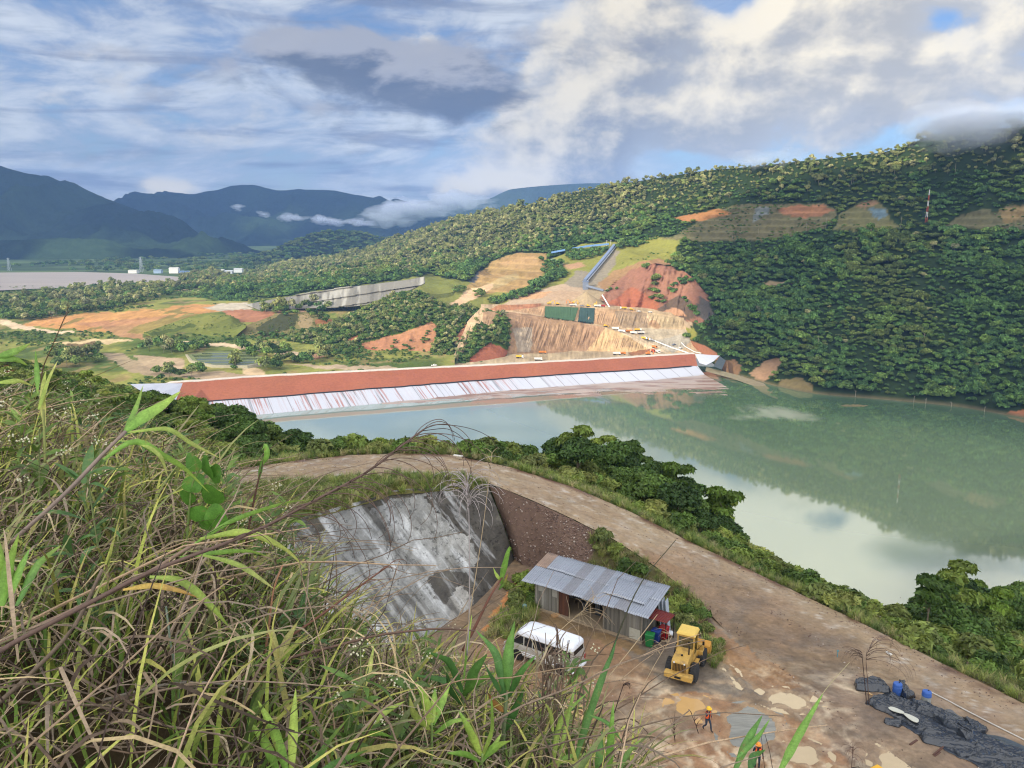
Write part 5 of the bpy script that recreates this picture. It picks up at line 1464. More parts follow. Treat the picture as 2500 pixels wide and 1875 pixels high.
sp = scatter(slope, (sh_m | ((su > 800) & (su < 1330))) & (sl_v > 0.07) & (sl_v < 0.55), 0.16, 1.5, rs)
sp = sp[np.argsort(sp[:, 1])]
su_, sv_ = project(sp)
ok = (su_ > 780) & (su_ < 2560)
sp = sp[ok]
cnt = 0
rest = []
for q in sp:
    s = rs.uniform(0.5, 1.3) * (0.7 if project(q)[0] < 1330 else 1.0)
    if cnt < 230:
        o = bpy.data.objects.new('shrub', SHRUBS[int(rs.integers(0, 6))].data); col.objects.link(o)
        o.location = q; o.scale = (s, s, s * rs.uniform(0.8, 1.3)); o.rotation_euler = (0, 0, rs.random() * 6.28)
        tag(o, 'leafy green shrub on the slope beside the outer edge of the gravel road', 'shrub', 'shrubs along the outer road edge')
        cnt += 1
    else: rest.append((q, s))
sub = scatter(slope, (sl_v > 0.06) & (sl_v < 0.8) & (su > -200) & (su < 2650), 0.16, 1.2, rs)
rest += [(q, rs.uniform(0.6, 1.5)) for q in sub]
stuff('undergrowth', np.array([r[0] for r in rest]), np.array([r[1] for r in rest]), rs.integers(0, 6, len(rest)), SHRUBS, rs, 'mixed leafy undergrowth covering the slope between road and water', 'undergrowth')
# bank behind the shed, by the concrete face, and beside the yard
bku, bkv = project(bank)
BSH = [([(1440, 1300), (1520, 1340), (1600, 1400), (1680, 1460), (1700, 1500), (1640, 1510), (1560, 1480), (1450, 1440)], 0.55, 0.9, 'bushy green shrub on the bank between the shed and the gravel road', 'shrubs on the bank behind the shed'),
       ([(1250, 1360), (1280, 1340), (1340, 1375), (1400, 1400), (1380, 1425), (1280, 1400)], 0.4, 0.8, 'small leafy shrub at the foot of the stony bank', 'shrubs at the foot of the stony bank')]
for poly, den, md, lab, gg in BSH:
    for q in scatter(bank, inpoly(poly, bku, bkv), den, md, rs):
        s = rs.uniform(0.4, 1.0)
        o = bpy.data.objects.new('shrub', SHRUBS[int(rs.integers(0, 6))].data); col.objects.link(o)
        o.location = q - np.array((0, 0, 0.1)); o.scale = (s, s, s * rs.uniform(0.8, 1.4)); o.rotation_euler = (0, 0, rs.random() * 6.28)
        tag(o, lab, 'shrub', gg)
for (u, v, s) in [(1275, 1425, 0.9), (1290, 1450, 1.0), (1270, 1470, 0.9), (1300, 1470, 0.7), (1255, 1490, 0.7), (1240, 1440, 0.6)]:
    o = bpy.data.objects.new('shrub', SHRUBS[int(rs.integers(0, 6))].data); col.objects.link(o)
    o.location = Z(u, v, 108.95); o.scale = (s, s, s); o.rotation_euler = (0, 0, rs.random() * 6.28)
    tag(o, 'low dark shrub beside the end wall of the shed', 'shrub', 'shrubs at the end of the shed')

for (u, v, s) in [(1690, 1490, .8), (1712, 1512, .7), (1665, 1520, .7), (1730, 1545, .6), (1700, 1540, .5), (1752, 1575, .45), (1640, 1505, .8)]:
    o = bpy.data.objects.new('shrub', SHRUBS[int(rs.integers(0, 6))].data); col.objects.link(o)
    o.location = Z(u, v, 109.0); o.scale = (s, s, s); o.rotation_euler = (0, 0, rs.random() * 6.28)
    tag(o, 'low shrub in the green wedge between the wheel loader and the road', 'shrub', 'shrubs behind the wheel loader')
# ---- grass along the road, the verge and the bank
def blade_arrays(rs, n, base, az, el, length, width, droop, K=6, col0=(0.1, 0.2, 0.05), col1=None, cvar=0.25, fold=0.0, twist=0.3, wprof=0.35):
    """n curved blades -> verts, quads, colours"""
    s = np.linspace(0, 1, K)
    ang = el[:, None] - droop[:, None] * s[None] ** 1.4
    ds = (length / (K - 1))[:, None]
    hr = np.cumsum(np.cos(ang) * ds, 1); hr = np.c_[np.zeros(n), hr[:, :-1]]
    zz = np.cumsum(np.sin(ang) * ds, 1); zz = np.c_[np.zeros(n), zz[:, :-1]]
    bend = (rs.random(n) - 0.5)[:, None] * twist * s[None] ** 2
    a2 = az[:, None] + bend
    P_ = np.stack([base[:, None, 0] + np.cos(a2) * hr, base[:, None, 1] + np.sin(a2) * hr, base[:, None, 2] + zz], -1)
    w = np.minimum(1, (0.45 + s / wprof * 0.55)) * np.clip((1 - s) / 0.55, 0, 1) ** 0.7
    w[-1] = 0.02
    tw = (rs.random(n) - 0.5)[:, None] * 1.4 * s[None] + (rs.random(n) - 0.5)[:, None] * 0.8
    side = np.stack([-np.sin(a2) * np.cos(tw), np.cos(a2) * np.cos(tw), np.sin(tw)], -1)
    h = side * (w[None] * width[:, None] * 0.5)[..., None]
    l, r = P_ - h, P_ + h
    up = np.zeros_like(h); up[..., 2] = (w[None] * width[:, None]) * fold
    V_ = np.stack([l + up, P_, r + up], 2) if fold else np.stack([l, r], 2)
    m = V_.shape[2]
    V_ = V_.reshape(n, K * m, 3)
    q = []
    for k in range(K - 1):
        for j in range(m - 1):
            q.append((k*m+j, k*m+j+1, (k+1)*m+j+1, (k+1)*m+j))
    q = np.array(q)
    F_ = (q[None] + (np.arange(n) * K * m)[:, None, None]).reshape(-1, 4)
    c0 = np.array(col0) if np.ndim(col0) == 1 else np.asarray(col0)
    c1 = c0 if col1 is None else np.array(col1)
    c0 = np.broadcast_to(c0, (n, 3)); c1 = np.broadcast_to(c1, (n, 3))
    br = (1 + cvar * (rs.random(n) * 2 - 1))[:, None, None]
    ss = (s ** 2)[None, :, None]
    cc = (c0[:, None] * (1 - ss) + c1[:, None] * ss) * br
    cc = np.repeat(cc, m, 1).reshape(-1, 3)
    return V_.reshape(-1, 3), F_, cc
def join(parts):
    V_, F_, K_ = [], [], []; off = 0
    for v, f, c in parts:
        V_.append(v); F_.append(f + off); K_.append(c); off += len(v)
    return np.concatenate(V_), np.concatenate(F_), np.concatenate(K_)
TUFTS = []
for k in range(6):
    n = 46
    b = np.c_[rs.normal(size=(n, 2)) * 0.12, np.zeros(n)]
    cg = [C(128, 142, 70), C(108, 126, 58), C(150, 148, 90), C(160, 150, 108), C(96, 116, 56), C(138, 146, 76)][k]
    v, f, c = blade_arrays(rs, n, b, rs.random(n) * 6.28, rs.uniform(0.9, 1.5, n), rs.uniform(0.35, 0.9, n), rs.uniform(0.02, 0.04, n), rs.uniform(0.4, 1.7, n), 5, cg, tuple(np.array(cg) * 1.15), 0.3)
    TUFTS.append(proto(newmesh('tuft', v, f, L_near, c)))
gp = []
a1 = scatter(slope, (sl_v > 0.004) & (sl_v < 0.13) & (su > 380) & (su < 2600), 3.4, 0, rs); gp.append(a1)
a2 = scatter(slope, (sl_v > 0.10) & (sl_v < 0.6) & (su > 750) & (su < 2600), 0.9, 0, rs); gp.append(a2)
vgu, vgv = project(vg)
gp.append(scatter(vg, np.ones(vg.shape[:2], bool), 7.0, 0, rs))
gp.append(scatter(bank, inpoly([(1440, 1290), (1620, 1395), (1740, 1500), (1700, 1530), (1560, 1490), (1420, 1440), (1280, 1400), (1250, 1370), (1330, 1390), (1440, 1400)], bku, bkv), 4.0, 0, rs))
gp.append(scatter(yard, near_poly(yu, yv, [[(1180, 1560), (1230, 1480), (1310, 1465), (1320, 1505), (1260, 1560)]]), 7.0, 0, rs))
gp.append(scatter(yard, near_poly(yu, yv, [[(1560, 1520), (1640, 1500), (1745, 1560), (1775, 1600), (1745, 1640), (1715, 1610), (1700, 1560)]]), 7.0, 0, rs))
gp.append(scatter(lb, np.ones(lb.shape[:2], bool), 3.0, 0, rs))
gp = np.concatenate(gp)
gs = rs.uniform(0.55, 1.35, len(gp))
stuff('roadside_grass', gp, gs, rs.integers(0, 6, len(gp)), TUFTS, rs, 'rough grass along both edges of the gravel road and on the banks', 'grass', 0.25)
# ================================================================== objects
rs = np.random.default_rng(43)
M_yel = mat('yellow_paint', C(190, 152, 78), n1=(0.9, 0.2), n2=(7.0, 0.2), rough=0.5, spec=0.4, dirt=.55)
M_tyre = mat('tyre_rubber', C(52, 52, 52), n1=(1.5, 0.2), n2=(9, 0.25), rough=0.85)
M_blk = mat('black_metal', C(30, 30, 30), rough=0.6)
M_glass = mat('dark_window', C(22, 26, 30), n1=(0.5, 0), n2=(1, 0), rough=0.06, spec=0.6)
M_lamp = mat('lamp_lens', C(210, 210, 205), n1=(1, 0), n2=(1, 0), rough=0.2)
M_red = mat('red_plastic', C(160, 32, 34), n1=(1, 0.06), n2=(5, 0.08), rough=0.45)
def Rz(a): return Matrix.Rotation(a, 4, 'Z')
def Tr(x, y, z): return Matrix.Translation((x, y, z))

# ---- wheel loader
hd = math.atan2(0.889, 0.458)
rear = Z(1690, 1652, 109.0)
lo = empty('wheel_loader', (12.45, 50.0, 109.02), hd, 'yellow wheel loader parked beside the end of the shed', 'wheel loader')
mb = MB(); mb.prism([(-1.95, .72), (-1.98, 1.62), (-1.86, 1.76), (-.30, 1.96), (-.30, .72)], -.56, .56); mb.build('rear_hood', M_yel, lo, bevel=.035)
mb = MB(); mb.box(-2.30, -1.80, -.98, .98, .52, .92); mb.box(-2.1, -1.75, -.75, .75, .40, .53); cwt = mb.build('counterweight', M_yel, lo, bevel=.05)
mb = MB(); mb.box(-2.306, -2.29, -.22, .22, .62, .78); mb.build('tow_slot', M_blk, cwt)
mb = MB(); mb.box(-1.993, -1.97, -.46, .46, .98, 1.56)
gr = mb.build('grille', mat('grille_dark', C(58, 46, 30), n1=(2, .2), n2=(8, .2)), lo)
for k in range(9):
    mb = MB(); y = -.40 + .1 * k; mb.box(-2.012, -1.990, y - .013, y + .013, .99, 1.55); mb.build('bar', mat('grille_bar', C(150, 112, 48), rough=.5), gr)
mb = MB(); mb.box(-2.010, -1.99, -.12, .12, .93, 1.02); mb.build('plate', M_yel, gr)
for s in (-1, 1):
    mb = MB(); mb.lathe([(.0, 0), (.06, 0), (.06, .04), (.045, .05)], 10, M=Tr(-2.0, s * .36, 1.63) @ Matrix.Rotation(-math.pi / 2, 4, 'Y')); mb.build('headlight', M_lamp, lo)
mb = MB(); mb.lathe([(.07, 0), (.07, .1), (.04, .12)], 10, M=Tr(-1.3, 0, 1.82)); mb.build('filler_cap', M_blk, lo)
cab = MB(); cab.box(-.42, .72, -.60, .60, 1.0, 1.42)
cab.box(-.40, -.31, -.62, -.52, 1.42, 2.95); cab.box(-.40, -.31, .52, .62, 1.42, 2.95); cab.box(.62, .72, -.62, -.52, 1.42, 2.95); cab.box(.62, .72, .52, .62, 1.42, 2.95)
cab.box(-.40, -.32, -.52, .52, 1.42, 1.92); cab.box(-.40, -.32, -.52, .52, 2.78, 2.95)
cb_ = cab.build('cab', M_yel, lo, bevel=.02)
rf_ = MB(); rf_.hexa([(-.52, -.70, 2.95), (.82, -.70, 2.95), (.82, .70, 2.95), (-.52, .70, 2.95)], [(-.42, -.60, 3.16), (.72, -.60, 3.16), (.72, .60, 3.16), (-.42, .60, 3.16)])
rf_.build('roof', mat('roof_yellow', C(222, 188, 96), n1=(.8, .08), n2=(5, .08), rough=.55), cb_, bevel=.05)
def pane(name, pts, par, mt=M_glass, th=.012):
    p = np.array(pts, float); nn = np.cross(p[1] - p[0], p[2] - p[0]); nn /= np.linalg.norm(nn); n = len(p)
    o = newmesh(name, np.r_[p, p - nn * th], [tuple(range(n)), tuple(range(2*n-1, n-1, -1))] + [(i, i+n, (i+1) % n+n, (i+1) % n) for i in range(n)], mt, parent=par)
    bm = bmesh.new(); bm.from_mesh(o.data); bmesh.ops.recalc_face_normals(bm, faces=bm.faces); bm.to_mesh(o.data); bm.free()
    return o
def clear_glass():
    m = bpy.data.materials.new('cab_glass'); m.use_nodes = True
    t = NT(m.node_tree); t.n.clear(); out = t.new('ShaderNodeOutputMaterial')
    a, b, mx = t.new('ShaderNodeBsdfTransparent'), t.new('ShaderNodeBsdfGlossy'), t.new('ShaderNodeMixShader')
    a.inputs[0].default_value = (.62, .68, .66, 1); b.inputs['Roughness'].default_value = .04; mx.inputs[0].default_value = .16
    t.put(mx.inputs[1], a.outputs[0]); t.put(mx.inputs[2], b.outputs[0]); t.put(out.inputs[0], mx.outputs[0]); return m
M_cg = clear_glass()
pane('rear_window', [(-.36, -.52, 1.92), (-.36, .52, 1.92), (-.36, .52, 2.78), (-.36, -.52, 2.78)], cb_, M_cg)
pane('side_window', [(-.31, -.57, 1.44), (.62, -.57, 1.44), (.62, -.57, 2.93), (-.31, -.57, 2.93)], cb_, M_cg)
pane('side_window', [(-.31, .57, 1.44), (.62, .57, 1.44), (.62, .57, 2.93), (-.31, .57, 2.93)], cb_, M_cg)
pane('windscreen', [(.68, -.52, 1.44), (.68, .52, 1.44), (.68, .52, 2.93), (.68, -.52, 2.93)], cb_, M_cg)
mb = MB(); mb.box(-.15, .3, -.25, .25, 1.45, 1.85); mb.box(-.2, -.08, -.25, .25, 1.85, 2.45); mb.build('seat', M_blk, cb_, bevel=.05)
mb = MB(); mb.tube([(.60, 0, 1.4), (.42, 0, 1.95)], .04, 8); mb.lathe([(.17, -.02), (.19, 0), (.17, .02)], 14, M=Tr(.42, 0, 1.97) @ Matrix.Rotation(-.5, 4, 'Y')); mb.build('steering_wheel', M_blk, cb_)
mb = MB(); mb.box(.5, 1.9, -.40, .40, .62, 1.12); mb.hexa([(.75, -.42, 1.1), (1.7, -.42, 1.1), (1.7, .42, 1.1), (.75, .42, 1.1)], [(1.0, -.36, 1.7), (1.5, -.36, 1.6), (1.5, .36, 1.6), (1.0, .36, 1.7)])
mb.build('front_frame', M_yel, lo, bevel=.03)
for s in (-1, 1):
    mb = MB(); mb.box(.72, 1.28, s * .98 - (.0 if s > 0 else 0) - .42 * (s > 0), s * .98 + .42 * (s < 0), 1.26, 1.34)
    mb.box(.70, .76, min(s * .56, s * .98), max(s * .56, s * .98), .86, 1.34); mb.box(.90, 1.24, min(s * .58, s * .96), max(s * .58, s * .96), 1.34, 1.72)
    mb.build('front_fender', M_yel, lo, bevel=.03)
    mb = MB(); mb.hexa([(.95, s*.30-.07, 1.35), (2.30, s*.30-.07, .42), (2.30, s*.30+.07, .42), (.95, s*.30+.07, 1.35)], [(1.05, s*.30-.07, 1.65), (2.42, s*.30-.07, .66), (2.42, s*.30+.07, .66), (1.05, s*.30+.07, 1.65)])
    mb.build('lift_arm', M_yel, lo, bevel=.02)
    mb = MB(); mb.box(-.35, .35, min(s*.62, s*.92), max(s*.62, s*.92), .62, .70); mb.box(-.3, .3, min(s*.62, s*.9), max(s*.62, s*.9), .95, 1.0); mb.build('step', M_yel, lo)
mb = MB(); prof = [(2.35, .10), (3.15, .04), (3.20, .10), (2.52, .20), (2.42, .45), (2.46, .85), (2.66, 1.22), (2.58, 1.26), (2.32, .92), (2.25, .5)]
mb.prism(prof, -1.15, 1.15); mb.prism([(2.35, .10), (3.15, .04), (2.66, 1.24), (2.32, .92), (2.25, .5)], -1.15, -1.10); mb.prism([(2.35, .10), (3.15, .04), (2.66, 1.24), (2.32, .92), (2.25, .5)], 1.10, 1.15)
bk_ = mb.build('bucket', mat('bucket_yellow', C(196, 144, 66), n1=(1.5, .25), n2=(7, .2), rough=.6), lo, bevel=.015)
mb = MB()
for k in range(7): mb.box(3.1, 3.38, -1.08 + .36 * k - .05, -1.08 + .36 * k + .05, .05, .10)
mb.build('teeth', M_blk, bk_)
mb = MB(); mb.box(1.72, 1.96, -.12, .24, 1.42, 1.70); mb.build('work_light', M_blk, lo, bevel=.02)
mb = MB(); mb.tube([(-1.0, -.40, 1.8), (-1.0, -.40, 2.45), (-1.08, -.40, 2.55)], .05, 8); mb.build('exhaust', M_blk, lo)
mb = MB(); mb.tube([(.5, -.62, 1.5), (.95, -.95, 1.85)], .015, 5); mb.box(.92, 1.0, -1.02, -.88, 1.75, 2.0); mb.build('mirror', M_blk, lo)
def wheel(par, x, y, r, w, rimc=M_yel, lug=18, mt=M_tyre):
    e = empty('wheel', (x, y, r)); e.parent = par
    mb = MB(); R = Matrix.Rotation(math.pi / 2, 4, 'X')
    mb.lathe([(r*.55, -w/2), (r*.88, -w/2), (r*.95, -w*.42), (r*.95, w*.42), (r*.88, w/2), (r*.55, w/2)], 28, M=R)
    for k in range(lug):
        a = 2 * math.pi * k / lug
        for s in (-1, 1):
            M_ = Matrix.Rotation(a + s * .09, 4, 'Y') @ Tr(r*.955, s*w*.22, 0) @ Matrix.Rotation(s * .5, 4, 'X')
            mb.box(-.03, r*.05, -w*.26, w*.26, -r*.05, r*.05, M_)
    mb.build('tyre', mt, e)
    mb = MB(); mb.lathe([(r*.2, -w*.2), (r*.54, -w*.40), (r*.56, -w*.46), (r*.56, w*.46), (r*.54, w*.40), (r*.2, w*.2)], 20, M=R); mb.build('rim', rimc, e)
    return e
for x in (-1.05, 1.22):
    for y in (-.86, .86): wheel(lo, x, y, .66, .44)

# ---- minibus, seen from its rear right quarter
hb = math.atan2(.55, -.835)
bus = empty('minibus', (2.33, 51.2, 109.02), hb, 'silver minibus with a raised white roof parked in front of the shed', 'minibus')
bus.scale = (1.1, 1.0, 1.04)
M_sil = mat('silver_paint', C(160, 156, 146), n1=(.5, .08), n2=(4, .08), rough=.35, spec=.5, coat=.3, dirt=.35)
M_wht = mat('white_paint', C(226, 228, 232), n1=(.5, .04), n2=(4, .05), rough=.35, spec=.5, coat=.3)
L2, W2 = 2.65, .93
def ring(x, w, z0, z1, n=7, p=3.5, flat=False):
    """half-superellipse cross section of the roof at station x"""
    t = np.linspace(0, math.pi, 2 * n + 1)
    return [(x, w * np.sign(math.cos(a)) * abs(math.cos(a)) ** (2 / p), z0 + (z1 - z0) * math.sin(a) ** (2 / p)) for a in t]
def loft(rings, name, mt, par, smooth=True, cap=True):
    n = len(rings[0]); V_ = [p for r in rings for p in r]; F_ = []
    for i in range(len(rings) - 1):
        for k in range(n - 1): F_.append((i*n+k, i*n+k+1, (i+1)*n+k+1, (i+1)*n+k))
    if cap: F_ += [tuple(range(n)), tuple(range(len(V_)-1, len(V_)-n-1, -1))]
    o = newmesh(name, V_, F_, mt, parent=par, smooth=smooth)
    bm = bmesh.new(); bm.from_mesh(o.data); bmesh.ops.recalc_face_normals(bm, faces=bm.faces); bm.to_mesh(o.data); bm.free()
    return o
mb = MB(); mb.prism([(-L2, .42), (-L2 - .02, 1.22), (2.35, 1.22), (2.62, 1.05), (L2 + .05, .80), (L2, .40)], -W2, W2)
body = mb.build('body', M_sil, bus, bevel=.09, seg=3)
mb = MB()
mb.hexa([(-L2 + .0, -W2 + .01, 1.20), (2.28, -W2 + .01, 1.20), (2.28, W2 - .01, 1.20), (-L2, W2 - .01, 1.20)], [(-L2 + .09, -W2 + .09, 2.0), (1.55, -W2 + .09, 2.0), (1.55, W2 - .09, 2.0), (-L2 + .09, W2 - .09, 2.0)])
mb.build('upper_body', M_sil, bus, bevel=.05, seg=3)
loft([ring(-L2 + .04, .70, 1.98, 2.20), ring(-L2 + .10, .83, 1.95, 2.36), ring(-L2 + .3, .87, 1.94, 2.46), ring(-.5, .88, 1.94, 2.49), ring(1.0, .87, 1.94, 2.48), ring(1.35, .84, 1.94, 2.40), ring(1.62, .78, 1.94, 2.2), ring(1.72, .6, 1.95, 2.04)], 'roof', M_wht, bus)
def onside(x, z, s):                                   # a point on the leaning side glass
    f = (z - 1.20) / .8
    return (x, s * (W2 - .01 - .08 * f + .006), z)
for s in (-1, 1):
    for x0, x1 in ((-2.42, -1.62), (-1.54, -.62), (-.54, .36), (.44, 1.02)):
        pane('window', [onside(x0, 1.28, s), onside(x1, 1.28, s), onside(x1, 1.88, s), onside(x0, 1.88, s)][::(1 if s < 0 else -1)], bus)
    pane('window', [onside(1.12, 1.28, s), onside(2.02, 1.28, s), onside(1.60, 1.88, s), onside(1.12, 1.88, s)][::(1 if s < 0 else -1)], bus)
    mb = MB(); mb.box(-2.5, 2.2, s * W2 - .012, s * W2 + .012, .74, .78); mb.box(-2.5, 2.2, s * W2 - .012, s * W2 + .012, .60, .63); mb.build('stripe', M_wht, bus)
    mb = MB(); mb.box(-L2 - .03, -L2 + .04, min(s * .72, s * .90), max(s * .72, s * .90), .78, 1.12); mb.build('tail_light', M_red, bus, bevel=.015)
    mb = MB(); mb.box(2.1, 2.2, min(s * .98, s * 1.14), max(s * .98, s * 1.14), 1.25, 1.55); mb.tube([(2.15, s * .9, 1.25), (2.15, s * 1.02, 1.3)], .02, 5); mb.build('mirror', M_blk, bus, bevel=.02)
    mb = MB(); mb.box(2.55, 2.68, min(s * .55, s * .86), max(s * .55, s * .86), .78, .98); mb.build('headlight', M_lamp, bus, bevel=.02)
pane('rear_window', [(-L2 + .012, .70, 1.30), (-L2 + .012, -.70, 1.30), (-L2 + .078, -.66, 1.90), (-L2 + .078, .66, 1.90)], bus)
pane('windscreen', [(2.26, -.8, 1.26), (2.26, .8, 1.26), (1.62, .74, 1.93), (1.62, -.74, 1.93)], bus)
mb = MB(); mb.box(-L2 - .10, -L2 + .1, -.95, .95, .34, .56); mb.build('rear_bumper', M_wht, bus, bevel=.05)
mb = MB(); mb.box(-L2 - .035, -L2 + .01, -.26, .26, .64, .78); mb.build('number_plate', mat('plate_white', C(200, 200, 196), rough=.5), bus)
mb = MB(); mb.box(-L2 - .025, -L2 + .01, -.6, .6, 1.10, 1.13); mb.build('tailgate_seam', M_blk, bus)
mb = MB(); mb.box(L2 - .1, L2 + .1, -.94, .94, .34, .6); mb.build('front_bumper', M_sil, bus, bevel=.05)
for x in (-1.7, 1.55):
    for s in (-1, 1): wheel(bus, x, s * (W2 - .12), .33, .24, mat('rim_grey', C(150, 150, 150), metal=.4, rough=.4), 0)
    for s in (-1, 1):
        mb = MB(); mb.lathe([(.40, -.012), (.40, .012)], 20, M=Tr(x, s * (W2 + .004), .42) @ Matrix.Rotation(math.pi / 2, 4, 'X')); mb.build('wheel_arch', M_blk, bus)

# ---- shed
o3, pr = Z(1306, 1484, 109.0), Z(1567, 1569.5, 109.0)
e1 = (pr - o3)[:2]; SL_ = float(np.linalg.norm(e1)); sa = math.atan2(e1[1], e1[0])
shed = empty('shed', tuple(o3), sa, 'long weathered plank shed with a corrugated grey metal roof', 'shed')
SD = 3.1
def boards(name, x0, x1, y, z0, z1fun, cols, along='x', th=.03, par=None, bw=.17, lab=None):
    mb = MB(); x = x0
    while x < x1 - .01:
        w = min(bw * rs.uniform(.8, 1.2), x1 - x); zt = z1fun(x + w / 2); d = rs.uniform(-.008, .008)
        c = np.array(cols[rs.integers(0, len(cols))]) * rs.uniform(.75, 1.15)
        if along == 'x': mb.box(x + .004, x + w - .004, y + d, y + d + th, z0 + rs.uniform(0, .03), zt, color=tuple(c))
        else: mb.box(y + d, y + d + th, x + .004, x + w - .004, z0 + rs.uniform(0, .03), zt, color=tuple(c))
        x += w
    o = mb.build(name, M_board, par, colors=True)
    if lab: o['label'] = lab
    return o
M_board = mat('weathered_board', attr='obj', n1=(1.2, .15), n2=(9.0, .22), rough=.9, stretch=(4, 4, .5))
greys = [C(128, 124, 114), C(112, 108, 98), C(142, 138, 128), C(98, 94, 86), C(120, 116, 104)]
rz = lambda y: 2.62 + .22 * y                          # roof height above the floor at depth y
f0, f1, f2 = SL_ * .225, SL_ * .325, SL_ * .655
boards('front_wall', 0, f0, 0, 0, lambda x: 2.48, greys, par=shed)
boards('front_wall', f2, SL_, 0, 0, lambda x: 2.48, greys, par=shed)
boards('back_wall', 0, SL_, SD - .03, 0, lambda x: 3.15, greys, par=shed)
boards('end_wall', .03, SD - .03, SL_ - .03, 0, lambda y: 2.42 + .22 * y, greys, 'y', par=shed)
boards('end_wall', .03, SD - .03, 0, 0, lambda y: 2.42 + .22 * y, greys, 'y', par=shed)
boards('door', f0 + .02, f1, .08, .1, lambda x: 2.2, [C(96, 62, 46), C(84, 56, 44)], par=shed, lab='rusty brown door leaf beside the opening')
mb = MB(); mb.box(-.1, SL_ + .1, -.22, SD, -.3, .14); mb.build('floor', mat('floor_slab', C(150, 132, 108), n1=(.8, .15), n2=(5, .15)), shed)
for x in (0, f0, f2, SL_ - .1):
    mb = MB(); mb.box(x, x + .10, -.035, .03, 0, 2.5); mb.build('post', mat('post_wood', C(128, 120, 106), n1=(2, .2), n2=(9, .2)), shed)
for x0, x1, z0 in ((.35, .95, 1.7), (1.7, 2.15, 1.55)):
    mb = MB(); mb.box(x0, x1, -.055, -.035, z0, 2.46); mb.build('patch_panel', mat('pale_panel', C(152, 148, 136), n1=(2, .1), n2=(8, .15)), shed)
mb = MB(); mb.box(SL_ - 1.05, SL_ - .15, -.055, -.035, .1, 1.0); mb.build('patch_panel', mat('pale_panel2', C(172, 168, 152), n1=(2, .1), n2=(8, .15)), shed)
M_tin = mat('corrugated_tin', C(152, 156, 164), n1=(.5, .14), n2=(3.0, .12), rough=.42, metal=.35, spec=.5, bump=.1, bscale=3)
M_tin2 = mat('corrugated_tin_dull', C(138, 138, 142), n1=(.5, .2), n2=(3.0, .16), rough=.5, metal=.25)
M_rust = mat('rusty_tin', C(150, 128, 112), n1=(.7, .3), n2=(3, .2), rough=.6, metal=.2)
def tin(name, x0, x1, y0, y1, zf, par, mt, per=.19, amp=.03, jag=0.0):
    nx = int((x1 - x0) / per * 8) + 1; ny = 8
    X, Yg = np.meshgrid(np.linspace(x0, x1, nx), np.linspace(0, 1, ny))
    ya = y0 + jag * rs.random(); yb = y1 + .1 * rs.random() * (jag > 0)
    Yy = ya + (yb - ya) * Yg
    Zz = zf(Yy) + amp * np.sin(X / per * 2 * math.pi) + .02 * np.sin(Yg * 3 + X)
    o = newmesh(name, np.stack([X, Yy, Zz], -1).reshape(-1, 3), gfaces(ny, nx), mt, parent=par, smooth=True)
    s = o.modifiers.new('thickness', 'SOLIDIFY'); s.thickness = .012
    return o
n_sh = 12; wsh = (SL_ + 1.5) / n_sh
for i in range(n_sh):
    x0 = -.85 + i * wsh; lift = rs.uniform(-.015, .02)
    mt = M_rust if i == 0 else (M_tin2 if rs.random() < .3 else M_tin)
    tin('roof_sheet', x0 - .04, x0 + wsh + .04, -.75, 1.75, (lambda y, l=lift, i=i: rz(y) + .03 + l + .006 * (i % 2)), shed, M_tin if i == 0 else mt, jag=.14)
    tin('roof_sheet', x0 - .04, x0 + wsh + .04, 1.45, 3.45, (lambda y, l=lift, i=i: rz(y) + .075 + l + .006 * (i % 2)), shed, mt, jag=.12)
tin('roof_sheet', 6.0, 9.6, .55, 2.7, lambda y: rz(y) + .14, shed, M_tin)
for y in (-.45, .7, 1.9, 3.0):
    mb = MB(); mb.box(-.75, SL_ + .55, y, y + .08, rz(y) - .12, rz(y) - .02); mb.build('rafter', mat('rafter_wood', C(104, 92, 76)), shed)
for k in range(5):                                     # clutter seen in the dark opening
    x = f1 + .4 + k * .62
    mb = MB(); h = rs.uniform(.4, 1.1); mb.box(x, x + rs.uniform(.3, .5), 1.6, 2.2, .14, .14 + h)
    q = mb.build('crate', mat('crate_wood_%d' % (k % 2), C(96, 80, 58) if k % 2 else C(70, 72, 74)), None, bevel=.02)
    q.matrix_world = Tr(*o3) @ Rz(sa)
    tag(q, 'dim crate standing inside the open bay of the shed', 'crate', 'crates inside the shed')
